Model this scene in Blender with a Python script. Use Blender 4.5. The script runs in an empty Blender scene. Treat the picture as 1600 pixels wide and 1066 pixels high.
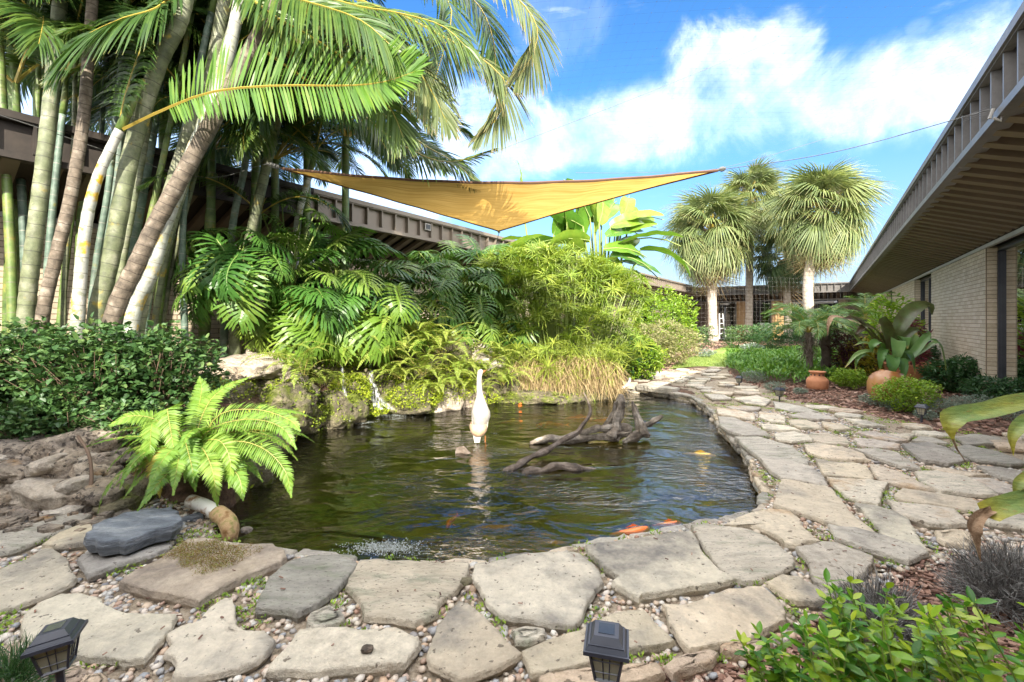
import bpy, math, random
import numpy as np
from mathutils import Vector, Matrix, noise
R = math.radians
rng = np.random.default_rng(7); random.seed(7)
scene = bpy.context.scene
COL = scene.collection

# ------------------------------------------------------------------ camera, sky, sun, exposure
FPX, HOR = 710.0, 500.0          # focal length and horizon in photo pixels (1600 wide)
CAMH = 1.2
cam = bpy.data.cameras.new("camera"); cam.sensor_width = 36; cam.lens = FPX/1600*36
cam.shift_y = -(533-HOR)/1600; cam.clip_start = 0.05; cam.clip_end = 2000
camo = bpy.data.objects.new("camera", cam); COL.objects.link(camo)
camo.location = (0,0,CAMH); camo.rotation_euler = (R(90),0,0); scene.camera = camo

D = Vector((.568,.823,0)); N = Vector((.823,-.568,0)); Z = Vector((0,0,1))   # courtyard axes: along the wings / across
SUN_EL = R(30); _s = (N*.62 - D*.78).normalized()
SUNV = Vector((_s.x*math.cos(SUN_EL), _s.y*math.cos(SUN_EL), math.sin(SUN_EL)))
sun = bpy.data.lights.new("sun","SUN"); sun.energy = 2.1; sun.angle = R(.5); sun.color = (1,.93,.80)
suno = bpy.data.objects.new("sun", sun); COL.objects.link(suno)
suno.rotation_euler = (-SUNV).to_track_quat('-Z','Y').to_euler(); suno.location = (0,0,30)
scene.view_settings.view_transform = 'Standard'; scene.view_settings.look = 'None'
scene.view_settings.exposure = 2.55; scene.view_settings.gamma = 1; scene.view_settings.use_curve_mapping = False
scene.cycles.max_bounces = 8; scene.cycles.transparent_max_bounces = 16
scene.cycles.sample_clamp_indirect = 6

w = bpy.data.worlds.new("World"); scene.world = w; w.use_nodes = True
nt = w.node_tree; nt.nodes.clear(); L = nt.links.new
def nn(t, tree=None, **k):
    n = (tree or nt).nodes.new(t)
    for a,b in k.items(): setattr(n,a,b)
    return n
sky = nn('ShaderNodeTexSky', sky_type='NISHITA', sun_disc=False, sun_elevation=SUN_EL, sun_rotation=math.atan2(_s.x,_s.y), air_density=1.0, dust_density=.6, ozone_density=2.0)
tc = nn('ShaderNodeTexCoord')
def wmath(op, a, b=None, c=None, clamp=False):
    m = nn('ShaderNodeMath', operation=op, use_clamp=clamp)
    for i,v in enumerate((a,b,c)):
        if v is None: continue
        if isinstance(v,(int,float)): m.inputs[i].default_value = v
        else: L(v, m.inputs[i])
    return m.outputs[0]
def wmap(v, a, b, c=0., d=1.):
    m = nn('ShaderNodeMapRange', interpolation_type='SMOOTHSTEP'); L(v, m.inputs[0])
    for i,x in zip((1,2,3,4),(a,b,c,d)): m.inputs[i].default_value = x
    return m.outputs[0]
def wdot(vec, to):
    m = nn('ShaderNodeVectorMath', operation='DOT_PRODUCT'); L(vec, m.inputs[0]); m.inputs[1].default_value = to
    return m.outputs['Value']
def pdir(px,py): return Vector(((px-800)/FPX,1,(HOR-py)/FPX)).normalized()
gen = tc.outputs['Generated']
n1 = nn('ShaderNodeTexNoise'); L(gen,n1.inputs['Vector']); n1.inputs['Scale'].default_value=5.5; n1.inputs['Detail'].default_value=9; n1.inputs['Roughness'].default_value=.62; n1.inputs['Distortion'].default_value=.35
n2 = nn('ShaderNodeTexNoise'); L(gen,n2.inputs['Vector']); n2.inputs['Scale'].default_value=2.2; n2.inputs['Detail'].default_value=4
mp = nn('ShaderNodeMapping'); L(gen,mp.inputs[0]); mp.inputs['Scale'].default_value=(3,7,16); mp.inputs['Rotation'].default_value=(0,R(18),0)
n3 = nn('ShaderNodeTexNoise'); L(mp.outputs[0],n3.inputs['Vector']); n3.inputs['Scale'].default_value=1.6; n3.inputs['Detail'].default_value=7; n3.inputs['Roughness'].default_value=.6
nz = n1.outputs['Fac']
bw = pdir(740,245).cross(pdir(1560,105)).normalized()          # the long cloud band is a great circle through these
dist = wmath('ABSOLUTE', wdot(gen, bw))
band = wmap(wmath('ADD', wmath('MULTIPLY', dist, -1.), wmath('MULTIPLY', wmath('SUBTRACT', nz,.5), .14)), -.098, -.035)
total = band
for (px,py,rp,s) in ((1120,125,78,1.),(1225,92,66,1.),(1180,140,60,.9),(785,190,75,1.),(660,240,130,1.),(300,150,300,.9),(1335,95,22,.5),(1435,43,26,.5),(880,40,60,.35)):
    ra = rp/FPX/(1+((px-800)/FPX)**2); c0=1-math.cos(ra*1.15); c1=1-math.cos(ra*.55)
    dd = wmath('ADD', wdot(gen, pdir(px,py)), wmath('MULTIPLY', wmath('SUBTRACT', nz,.5), c0*3.2))
    total = wmath('MAXIMUM', total, wmap(dd, 1-c0, 1-c1, 0, s))
wisps = wmap(n3.outputs['Fac'], .54, .78, 0, .75)
total = wmath('MAXIMUM', total, wisps)
up = nn('ShaderNodeSeparateXYZ'); L(gen, up.inputs[0])
# bright cloud deck added overhead and behind, out of view, to lift fill light
high = wmath('MAXIMUM', wmap(up.outputs['Z'], .60, .76), wmap(up.outputs['Y'], .35, .05))
far = wmath('MULTIPLY', wmap(wmath('ADD', n2.outputs['Fac'], wmath('MULTIPLY', wmath('SUBTRACT', nz, .5), .4)), .36, .50), high)
thin = wmath('MULTIPLY', wmath('POWER', wmath('MINIMUM', total, 1.0), 1.6), wmap(n1.outputs['Fac'], .28, .64, .06, .20))
total = wmath('MAXIMUM', thin, far)
lowpale = wmap(up.outputs['Z'], .0, .36, .80, 0)
total = wmath('MINIMUM', total, 1.0)
gamm = nn('ShaderNodeHueSaturation'); L(sky.outputs[0], gamm.inputs['Color']); gamm.inputs['Saturation'].default_value = 1.30; gamm.inputs['Value'].default_value=.36
mixc = nn('ShaderNodeMixRGB'); L(total, mixc.inputs['Fac']); tn = nn('ShaderNodeMixRGB', blend_type='MULTIPLY'); tn.inputs['Fac'].default_value=1; L(gamm.outputs[0], tn.inputs['Color1']); tn.inputs['Color2'].default_value=(.92,.95,1.04,1); hz = nn('ShaderNodeMixRGB'); L(lowpale, hz.inputs['Fac']); L(tn.outputs[0], hz.inputs['Color1']); hz.inputs['Color2'].default_value=(.56,.70,.98,1); L(hz.outputs[0], mixc.inputs['Color1'])
ccol = nn('ShaderNodeMixRGB'); L(wmap(n1.outputs['Fac'],.3,.7), ccol.inputs['Fac'])
ccol.inputs['Color1'].default_value=(4.0,4.05,4.2,1); ccol.inputs['Color2'].default_value=(6.6,6.45,6.3,1); L(ccol.outputs[0], mixc.inputs['Color2'])
bg = nn('ShaderNodeBackground'); L(mixc.outputs[0], bg.inputs['Color']); bg.inputs['Strength'].default_value = .15
wo = nn('ShaderNodeOutputWorld'); L(bg.outputs[0], wo.inputs['Surface'])

# ------------------------------------------------------------------ projection helpers (photo pixel -> place in the courtyard)
def P(px,py,Y): return Vector(((px-800)/FPX*Y, Y, CAMH+(HOR-py)/FPX*Y))
def G(px,py,z=0.):
    Y = (CAMH-z)*FPX/(py-HOR); return Vector(((px-800)/FPX*Y, Y, z))
def UV(u,v,z=0.): q = D*u+N*v; return Vector((q.x,q.y,z))
def onplane(px,v):  # distance Y at which the column px meets the vertical plane v
    k=(px-800)/FPX; return v/(N.x*k+N.y)

# ------------------------------------------------------------------ materials
MATS = {}
def mk(name, stops, wts=None, nscale=8., rough=.6, bump=None, trans=0., spec=.5, tip=None, ring=None, metal=0., coat=0., speck=None, coord='Object', bumpd=.02, objcol=0., ndet=6, stretch=None, patch=None, grain=None):
    """stops: colours along a 0..1 factor; wts: shares of that factor from face randomness, object randomness and noise."""
    wts = wts or dict(rnd=.6,obj=.15,noise=.25)
    m = bpy.data.materials.new(name); m.use_nodes = True; t = m.node_tree; t.nodes.clear(); l = t.links.new
    def mth(op,a,b,clamp=False):
        x = nn('ShaderNodeMath',t,operation=op,use_clamp=clamp)
        for i,v in enumerate((a,b)):
            if isinstance(v,(int,float)): x.inputs[i].default_value=v
            else: l(v,x.inputs[i])
        return x.outputs[0]
    tcn = nn('ShaderNodeTexCoord',t); oi0 = nn('ShaderNodeObjectInfo',t)
    va = nn('ShaderNodeVectorMath',t,operation='ADD'); l(tcn.outputs[coord],va.inputs[0]); cv = nn('ShaderNodeCombineXYZ',t); k_=mth('MULTIPLY',oi0.outputs['Random'],41.)
    for q_ in range(3): l(k_,cv.inputs[q_])
    l(cv.outputs[0],va.inputs[1]); vec = va.outputs[0]
    if stretch:
        mpn = nn('ShaderNodeMapping',t); l(vec,mpn.inputs[0]); mpn.inputs['Scale'].default_value=stretch; vec=mpn.outputs[0]
    no = nn('ShaderNodeTexNoise',t); l(vec,no.inputs['Vector']); no.inputs['Scale'].default_value=nscale; no.inputs['Detail'].default_value=ndet; no.inputs['Roughness'].default_value=.6
    nrm = nn('ShaderNodeMapRange',t); l(no.outputs['Fac'],nrm.inputs[0]); nrm.inputs[1].default_value=.3; nrm.inputs[2].default_value=.7
    at = nn('ShaderNodeAttribute',t,attribute_name='rnd'); oi = nn('ShaderNodeObjectInfo',t)
    src = dict(rnd=at.outputs['Fac'],obj=oi.outputs['Random'],noise=nrm.outputs[0]); f=None
    for k,wv in wts.items():
        if not wv: continue
        x = mth('MULTIPLY',src[k],float(wv)); f = x if f is None else mth('ADD',f,x)
    cr = nn('ShaderNodeValToRGB',t); l(f,cr.inputs[0]); e = cr.color_ramp.elements
    for i,c in enumerate(stops):
        p = i/(len(stops)-1)
        el = e[i] if i<2 and len(stops)>1 else e.new(p)
        el.position = p; el.color=(*c,1)
    e[0].position=0
    col = cr.outputs[0]
    def mix(fac,a,b,bt='MIX'):
        x = nn('ShaderNodeMixRGB',t,blend_type=bt)
        for i,v in zip((0,1,2),(fac,a,b)):
            if isinstance(v,(int,float)): x.inputs[i].default_value=v
            elif isinstance(v,tuple): x.inputs[i].default_value=(*v,1)
            else: l(v,x.inputs[i])
        return x.outputs[0]
    if objcol: col = mix(objcol,col,oi.outputs['Color'])
    if tip:
        ta = nn('ShaderNodeAttribute',t,attribute_name='tt'); mr = nn('ShaderNodeMapRange',t); l(ta.outputs['Fac'],mr.inputs[0]); mr.inputs[1].default_value=tip[1]; mr.inputs[2].default_value=tip[2]
        col = mix(mr.outputs[0],col,tip[0])
    if ring:
        ta = nn('ShaderNodeAttribute',t,attribute_name='tt')
        fr = mth('FRACT', mth('DIVIDE',mth('ADD',ta.outputs['Fac'],mth('MULTIPLY',no.outputs['Fac'],.03)),ring[0]),0.)
        lt = mth('LESS_THAN',fr,ring[2]); col = mix(mth('MULTIPLY',lt,.75),col,ring[1])
    if patch:   # own-coloured blotches: (colour, scale, lo, hi)
        pn = nn('ShaderNodeTexNoise',t); l(vec,pn.inputs['Vector']); pn.inputs['Scale'].default_value=patch[1]; pn.inputs['Detail'].default_value=5; pn.inputs['Roughness'].default_value=.65
        mr = nn('ShaderNodeMapRange',t); l(pn.outputs['Fac'],mr.inputs[0]); mr.inputs[1].default_value=patch[2]; mr.inputs[2].default_value=patch[3]
        col = mix(mr.outputs[0],col,patch[0])
    if grain:   # fine mottling: (scale, low, high)
        gn = nn('ShaderNodeTexNoise',t); l(vec,gn.inputs['Vector']); gn.inputs['Scale'].default_value=grain[0]; gn.inputs['Detail'].default_value=10; gn.inputs['Roughness'].default_value=.78
        mr = nn('ShaderNodeMapRange',t); l(gn.outputs['Fac'],mr.inputs[0]); mr.inputs[1].default_value=.32; mr.inputs[2].default_value=.66; mr.inputs[3].default_value=grain[1]; mr.inputs[4].default_value=grain[2]
        cg = nn('ShaderNodeCombineXYZ',t)
        for q_ in range(3): l(mr.outputs[0],cg.inputs[q_])
        col = mix(1.,col,cg.outputs[0],'MULTIPLY')
    if speck:
        sn = nn('ShaderNodeTexNoise',t); l(vec,sn.inputs['Vector']); sn.inputs['Scale'].default_value=speck[1]; sn.inputs['Detail'].default_value=3
        mr = nn('ShaderNodeMapRange',t); l(sn.outputs['Fac'],mr.inputs[0]); mr.inputs[1].default_value=speck[2]; mr.inputs[2].default_value=speck[2]+.04; mr.inputs[4].default_value=.8
        col = mix(mr.outputs[0],col,speck[0])
    b = nn('ShaderNodeBsdfPrincipled',t); l(col,b.inputs['Base Color']); b.inputs['Roughness'].default_value=rough
    b.inputs['Specular IOR Level'].default_value=spec; b.inputs['Metallic'].default_value=metal; b.inputs['Coat Weight'].default_value=coat
    if bump:
        bn = nn('ShaderNodeTexNoise',t); l(vec,bn.inputs['Vector']); bn.inputs['Scale'].default_value=bump[0]; bn.inputs['Detail'].default_value=8; bn.inputs['Roughness'].default_value=.65
        bp = nn('ShaderNodeBump',t); l(bn.outputs['Fac'],bp.inputs['Height']); bp.inputs['Strength'].default_value=bump[1]; bp.inputs['Distance'].default_value=bumpd; l(bp.outputs[0],b.inputs['Normal'])
    out = nn('ShaderNodeOutputMaterial',t)
    if trans:
        tr = nn('ShaderNodeBsdfTranslucent',t); l(mix(1.,col,(1.0,1.0,.55),'MULTIPLY'),tr.inputs['Color'])
        # scattered share added by mixing
        ms = nn('ShaderNodeMixShader',t); ms.inputs[0].default_value=trans; l(b.outputs[0],ms.inputs[1]); l(tr.outputs[0],ms.inputs[2]); l(ms.outputs[0],out.inputs[0])
    else: l(b.outputs[0],out.inputs[0])
    MATS[name]=m; return m
V3 = lambda *a: a
G1,G2,G3 = (.035,.085,.018),(.075,.16,.028),(.16,.27,.045)
m_palm = mk('palm_leaflet',[(.018,.048,.013),(.048,.105,.020),(.16,.23,.035)],dict(rnd=.35,obj=.45,noise=.2),rough=.42,trans=.32,tip=((.34,.27,.08),.93,1.05))
m_palmlit = mk('palm_leaflet_sunlit',[(.06,.16,.02),(.13,.26,.03),(.27,.35,.05)],dict(rnd=.5,obj=.2,noise=.3),rough=.38,trans=.42)  # brighter leaflet copy with sunlight put into the colour
m_palmdry = mk('palm_leaflet_dry',[(.06,.10,.04),(.13,.17,.05),(.30,.26,.10)],dict(rnd=.4,obj=.3,noise=.3),rough=.55,trans=.3,tip=((.42,.30,.12),.85,1.02))
m_rachis = mk('frond_rib',[(.30,.26,.04),(.42,.30,.06)],rough=.4)
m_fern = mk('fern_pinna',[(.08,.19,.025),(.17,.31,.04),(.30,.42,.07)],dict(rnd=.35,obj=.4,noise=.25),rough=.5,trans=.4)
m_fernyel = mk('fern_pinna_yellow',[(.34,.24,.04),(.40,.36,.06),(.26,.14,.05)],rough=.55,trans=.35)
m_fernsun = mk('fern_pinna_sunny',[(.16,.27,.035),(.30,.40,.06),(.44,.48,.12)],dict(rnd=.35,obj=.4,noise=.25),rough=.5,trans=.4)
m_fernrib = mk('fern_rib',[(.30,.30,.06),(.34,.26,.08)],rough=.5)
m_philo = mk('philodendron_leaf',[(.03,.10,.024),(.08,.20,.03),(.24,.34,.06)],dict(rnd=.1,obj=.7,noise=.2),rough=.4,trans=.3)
m_philosun = mk('philodendron_leaf_sunlit',[(.12,.25,.03),(.28,.38,.05)],dict(rnd=.1,obj=.7,noise=.2),rough=.4,trans=.35)  # yellower leaf copy, sun on the blades painted into the colour
m_stem = mk('green_stem',[(.14,.22,.04),(.26,.30,.08)],rough=.5)
m_cyp = mk('papyrus_ray',[(.06,.14,.02),(.26,.36,.045),(.46,.50,.09)],dict(rnd=.35,obj=.45,noise=.2),rough=.5,trans=.35)
m_thatch = mk('dry_thatch',[(.20,.14,.07),(.38,.28,.14),(.55,.44,.24)],dict(rnd=.8,obj=.0,noise=.2),rough=.8,trans=.15)
m_bop = mk('paddle_leaf',[(.05,.16,.02),(.12,.26,.03),(.32,.40,.05)],dict(rnd=0.,obj=.75,noise=.25),rough=.28,trans=.35)
m_sabal = mk('fan_palm_leaf',[(.07,.11,.045),(.17,.22,.075),(.33,.35,.14)],dict(rnd=.45,obj=.35,noise=.2),rough=.5,trans=.3,tip=((.50,.42,.20),.85,1.1))
m_sabaldry = mk('fan_palm_leaf_dead',[(.24,.16,.08),(.42,.30,.15),(.55,.43,.26)],dict(rnd=.5,obj=.4,noise=.1),rough=.7,trans=.2)
m_sabalshade = mk('fan_palm_leaf_shaded',[(.03,.06,.025),(.07,.12,.04),(.16,.2,.07)],dict(rnd=.45,obj=.35,noise=.2),rough=.5,trans=.2)  # darker fan leaf copy, shade on the low crown painted in
m_hedge = mk('round_leaf',[(.018,.05,.016),(.045,.11,.03),(.10,.18,.05),(.28,.30,.09)],dict(rnd=.85,obj=.0,noise=.12),rough=.45,trans=.2)
m_shrubdk = mk('dark_shrub_leaf',[(.015,.05,.015),(.04,.11,.03),(.09,.17,.05)],dict(rnd=.8,obj=.0,noise=.2),rough=.4,trans=.2)
m_shrubgr = mk('clipped_hedge_leaf',[(.03,.08,.025),(.09,.17,.05),(.26,.30,.10)],dict(rnd=.8,obj=.0,noise=.2),rough=.5,trans=.25)
m_shrublt = mk('yellow_green_leaf',[(.10,.22,.02),(.24,.38,.03),(.48,.54,.06)],dict(rnd=.85,obj=.0,noise=.15),rough=.4,trans=.35)
m_shrubpk = mk('pinkish_shrub_leaf',[(.14,.16,.06),(.30,.30,.12),(.45,.33,.24)],dict(rnd=.7,obj=.0,noise=.3),rough=.5,trans=.25)
m_privet = mk('fresh_leaf',[(.035,.13,.015),(.10,.27,.02),(.26,.42,.03),(.46,.52,.04)],dict(rnd=0.,obj=.85,noise=.12),rough=.3,trans=.35)
m_grey = mk('silvery_leaf',[(.09,.13,.09),(.22,.28,.22),(.36,.42,.36)],dict(rnd=.8,obj=.0,noise=.2),rough=.6,trans=.1)
m_drytwig = mk('wiry_stem',[(.06,.055,.05),(.16,.15,.14),(.34,.34,.33)],dict(rnd=.85,noise=.1,obj=0),rough=.7)
m_cover = mk('ground_cover_leaf',[(.045,.14,.02),(.11,.25,.03),(.22,.36,.05)],dict(rnd=.7,obj=.0,noise=.3),nscale=1.5,rough=.45,trans=.35)
m_weed = mk('moss_weed',[(.09,.18,.02),(.20,.32,.03),(.36,.46,.05)],dict(rnd=.7,obj=.0,noise=.3),rough=.6,trans=.2)
m_moss = mk('bright_moss',[(.18,.28,.02),(.38,.48,.03),(.58,.62,.06)],dict(rnd=.7,obj=.0,noise=.3),rough=.7,trans=.3)
m_red = mk('red_leaf',[(.05,.03,.025),(.14,.03,.045),(.26,.07,.07)],dict(rnd=.3,obj=.6,noise=.1),rough=.35,trans=.25)
m_croton = mk('variegated_leaf',[(.12,.20,.03),(.45,.38,.04),(.38,.07,.04)],dict(rnd=.7,obj=.1,noise=.2),rough=.35,trans=.25)
m_strap = mk('strap_leaf',[(.05,.13,.03),(.10,.20,.05),(.20,.28,.10)],dict(rnd=0.,obj=.7,noise=.3),rough=.35,trans=.25,tip=((.42,.30,.08),.86,1.0))
m_strapred = mk('strap_leaf_purple',[(.07,.03,.03),(.08,.09,.03),(.09,.15,.04)],dict(rnd=.0,obj=.4,noise=.6),nscale=7,rough=.35,trans=.2,grain=(9,.6,1.2))
m_strapdry = mk('strap_leaf_dry',[(.14,.08,.04),(.30,.19,.11),(.42,.30,.20)],dict(noise=1.),nscale=25,rough=.8,bump=(60,.6))
m_bigleaf = mk('broad_strap_leaf',[(.11,.22,.05),(.22,.32,.10),(.38,.40,.09)],dict(noise=1.),nscale=4,rough=.35,trans=.25,tip=((.45,.40,.06),.62,.9),bump=(30,.4),stretch=(1,1,6),grain=(26,.6,1.15),speck=((.30,.22,.06),30,.64))
m_trunk = mk('ringed_palm_trunk',[(.07,.09,.04),(.18,.20,.11),(.38,.37,.28)],dict(noise=.75,obj=.25,rnd=0),nscale=7,rough=.6,ring=(.125,(.07,.07,.05),.07),bump=(50,.4),bumpd=.006,grain=(9,.5,1.2),speck=((.12,.13,.08),16,.62),patch=((.40,.30,.04),5.5,.60,.70))
m_trunkbr = mk('brown_palm_trunk',[(.07,.055,.04),(.17,.135,.10),(.36,.31,.25)],dict(noise=.8,obj=.2,rnd=0),nscale=12,rough=.8,grain=(14,.5,1.3),ring=(.085,(.05,.035,.025),.10),bump=(60,.5),bumpd=.006)
m_trunkgn = mk('green_palm_trunk',[(.06,.12,.03),(.13,.20,.05),(.24,.26,.08)],dict(noise=.7,obj=.3,rnd=0),nscale=6,rough=.5,grain=(8,.5,1.2),ring=(.15,(.20,.18,.12),.07),patch=((.32,.26,.05),6,.60,.7))
m_trunkteal = mk('blue_green_palm_trunk',[(.06,.10,.075),(.13,.19,.145),(.27,.32,.25)],dict(noise=.7,obj=.3,rnd=0),nscale=7,rough=.55,grain=(9,.45,1.2),ring=(.16,(.30,.29,.24),.06),patch=((.26,.24,.06),5,.60,.7))
m_trunkwh = mk('pale_palm_trunk',[(.26,.28,.22),(.40,.41,.36),(.52,.50,.45)],dict(noise=.8,obj=.2,rnd=0),nscale=6,rough=.6,grain=(8,.55,1.15),speck=((.20,.21,.14),13,.60),ring=(.14,(.18,.16,.12),.06),patch=((.58,.36,.03),4.5,.55,.62),bump=(50,.2),bumpd=.004)
m_sabtrunk = mk('fan_palm_trunk',[(.30,.24,.18),(.48,.41,.33),(.60,.53,.44)],dict(noise=1.),nscale=6,rough=.9,bump=(12,.6),ring=(.18,(.24,.18,.14),.12))
m_shag = mk('shaggy_trunk',[(.05,.04,.03),(.14,.10,.08),(.28,.24,.2)],dict(rnd=.8,noise=.2),rough=.9)
m_twig = mk('twig_bark',[(.10,.06,.04),(.22,.15,.10)],rough=.8)
m_flag = mk('flagstone',[(.40,.34,.26),(.54,.48,.38),(.64,.58,.47)],dict(noise=.8,obj=.2,rnd=0),nscale=3.2,rough=.85,bump=(26,1.),bumpd=.03,grain=(14,.74,1.14),objcol=.55,speck=((.10,.08,.06),38,.655),patch=((.21,.195,.175),2.4,.50,.70))
m_flag2 = mk('stained_flagstone',[(.38,.32,.25),(.53,.47,.38),(.64,.57,.46)],dict(noise=.8,obj=.2,rnd=0),nscale=5,rough=.85,bump=(34,1.),bumpd=.025,objcol=.5,grain=(20,.68,1.15),speck=((.12,.09,.06),24,.64),patch=((.46,.30,.16),3.1,.52,.74))
m_flag3 = mk('layered_flagstone',[(.36,.32,.27),(.54,.49,.41),(.68,.63,.54)],dict(noise=.8,obj=.2,rnd=0),nscale=4,rough=.9,bump=(9,1.),bumpd=.05,objcol=.5,grain=(7,.66,1.15),speck=((.10,.08,.07),52,.63),patch=((.24,.26,.18),4.2,.54,.72),stretch=(1,2.6,1))
m_slate = mk('blue_slate',[(.09,.105,.13),(.19,.215,.25),(.36,.38,.40)],dict(noise=1.),nscale=5,rough=.55,bump=(18,1.),bumpd=.03,stretch=(1,2.5,6),grain=(12,.6,1.15))
m_mossflag = mk('mossy_flagstone',[(.34,.28,.20),(.46,.38,.30),(.50,.43,.34)],dict(noise=1.),nscale=4,rough=.8,bump=(22,1.),bumpd=.03,objcol=.2,grain=(12,.6,1.12),patch=((.22,.18,.15),2.5,.5,.7))
m_rock = mk('lime_rock',[(.13,.115,.10),(.36,.30,.24),(.52,.42,.31),(.62,.56,.47)],dict(noise=.55,obj=.45,rnd=0),nscale=4,rough=.95,bump=(16,1.),bumpd=.08,grain=(14,.28,1.35),speck=((.05,.04,.035),26,.58),patch=((.42,.24,.09),3,.58,.7))
m_rockdk = mk('mossy_rock',[(.07,.065,.04),(.22,.19,.12),(.40,.35,.21)],dict(noise=.8,obj=.2,rnd=0),nscale=7,rough=.9,bump=(16,1.),bumpd=.08,grain=(12,.35,1.2),patch=((.16,.20,.02),4,.50,.62))
m_rocklt = mk('pale_rock',[(.42,.34,.25),(.60,.52,.42),(.72,.66,.57)],dict(noise=.8,obj=.2,rnd=0),nscale=4,rough=.9,bump=(14,1.),bumpd=.07,grain=(11,.45,1.15),patch=((.45,.27,.10),3.5,.60,.7))
m_peb = mk('river_pebble',[(.16,.16,.18),(.55,.48,.38),(.48,.33,.22),(.62,.57,.50),(.34,.20,.14),(.50,.43,.34),(.26,.27,.29),(.66,.62,.55)],dict(rnd=1.),rough=.55,speck=((.2,.15,.1),90,.66))
m_gravel = mk('gravel_bed',[(.16,.12,.08),(.30,.24,.17),(.42,.36,.28)],dict(noise=1.),nscale=55,rough=.9,bump=(45,1.),bumpd=.02,coord='Object')
m_soil = mk('mulch_soil',[(.05,.028,.018),(.12,.07,.045),(.22,.13,.09)],dict(noise=1.),nscale=18,rough=.95,bump=(30,1.),bumpd=.03)
m_mulch = mk('bark_mulch',[(.07,.035,.025),(.17,.09,.065),(.30,.17,.12),(.40,.28,.22)],dict(rnd=.9,noise=.1),rough=.9)
m_mulchlt = mk('sunny_bark_mulch',[(.22,.12,.08),(.38,.24,.17),(.50,.36,.28)],dict(rnd=.9,noise=.1),rough=.9)
m_lawn = mk('lawn_turf',[(.10,.17,.03),(.19,.26,.05),(.30,.33,.09)],dict(noise=1.),nscale=6,rough=.9)
m_grass = mk('grass_blade',[(.09,.18,.03),(.20,.29,.05),(.36,.38,.10)],dict(rnd=.8,noise=.2),rough=.7,trans=.3)
m_brick = mk('buff_brick',[(.36,.28,.19),(.52,.43,.31),(.64,.55,.42)],dict(noise=.25,obj=.45,rnd=.45),grain=(30,.8,1.1),nscale=20,rough=.9,bump=(90,.35),bumpd=.004)
m_mortar = mk('mortar',[(.16,.125,.09),(.24,.19,.14)],dict(noise=1.),rough=.95)
m_metal = mk('taupe_metal',[(.185,.15,.12),(.24,.20,.16)],dict(noise=.6,obj=.4,rnd=0),nscale=3,rough=.45,spec=.4)
m_metalgr = mk('grey_metal',[(.15,.14,.135),(.21,.197,.187)],dict(noise=.6,obj=.4,rnd=0),nscale=3,rough=.42,spec=.4,grain=(5,.72,1.12),patch=((.09,.085,.07),6,.56,.76))
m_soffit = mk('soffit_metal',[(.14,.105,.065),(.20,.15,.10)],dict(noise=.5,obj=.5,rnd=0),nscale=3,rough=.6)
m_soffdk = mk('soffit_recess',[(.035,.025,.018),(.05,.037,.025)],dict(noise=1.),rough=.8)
m_fasciashade = mk('shaded_fascia',[(.018,.014,.012),(.045,.034,.026)],dict(noise=1.),nscale=6,rough=.7)  # near stretch of left fascia: foliage shade put into a near-black colour
m_trim = mk('pale_trim',[(.34,.32,.29),(.42,.40,.37)],dict(noise=1.),rough=.5)
m_roof = mk('roof_sheet',[(.45,.47,.50),(.58,.60,.62)],dict(noise=1.),rough=.5)
m_frame = mk('black_metal',[(.02,.022,.03),(.04,.042,.05)],dict(noise=1.),rough=.35,spec=.5)
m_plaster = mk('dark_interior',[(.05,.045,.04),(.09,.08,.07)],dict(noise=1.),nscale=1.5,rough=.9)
m_orange = mk('tan_pier',[(.50,.30,.13),(.60,.38,.18)],dict(noise=1.),rough=.8)
m_white = mk('white_paint',[(.72,.72,.70),(.80,.80,.78)],dict(noise=1.),rough=.45)
m_blind = mk('grey_shutter',[(.34,.38,.44),(.44,.48,.54)],dict(noise=1.),rough=.5)
m_terra = mk('terracotta',[(.42,.17,.08),(.56,.25,.13)],dict(noise=1.),nscale=9,rough=.8,bump=(40,.2),bumpd=.004)
m_glaze = mk('brown_glaze',[(.16,.06,.02),(.34,.15,.045),(.40,.20,.08)],dict(noise=1.),nscale=3,rough=.28,coat=.15,stretch=(1,1,.6))
m_drift = mk('driftwood',[(.08,.06,.045),(.24,.20,.155),(.44,.39,.33)],dict(noise=1.),nscale=6,rough=.9,bump=(18,1.),bumpd=.04,grain=(10,.3,1.3))
m_driftdk = mk('wet_driftwood',[(.05,.035,.025),(.16,.12,.09),(.28,.23,.19)],dict(noise=1.),nscale=9,rough=.6,bump=(24,1.),bumpd=.02,grain=(14,.4,1.25))
m_koi = mk('orange_koi',[(.75,.14,.03),(.85,.24,.05)],dict(noise=1.),rough=.3,patch=((.85,.75,.62),7,.58,.64))
m_koiyel = mk('yellow_koi',[(.75,.45,.04),(.85,.58,.10)],dict(noise=1.),rough=.3)
m_bird = mk('heron_paint',[(.48,.44,.38),(.60,.57,.52)],dict(noise=1.),nscale=9,rough=.5,grain=(18,.8,1.08),patch=((.50,.32,.18),11,.60,.72),bump=(40,.6),bumpd=.006)
m_rust = mk('rust_stain',[(.55,.34,.20),(.70,.52,.36)],dict(noise=1.),nscale=18,rough=.7)
m_pvc = mk('white_pvc',[(.62,.60,.54),(.72,.70,.66)],dict(noise=1.),nscale=9,rough=.4,patch=((.26,.13,.05),9,.50,.62))
m_pvcm = mk('mossy_pvc',[(.20,.10,.03),(.42,.28,.14),(.16,.18,.03)],dict(noise=1.),nscale=20,rough=.8,bump=(60,.6))
m_cap = mk('lamp_plastic',[(.03,.035,.05),(.055,.06,.08)],dict(noise=1.),nscale=12,rough=.35,spec=.6)
m_panel = mk('solar_cell',[(.03,.035,.04),(.07,.08,.085)],dict(noise=1.),nscale=14,rough=.12,spec=.8)
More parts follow.
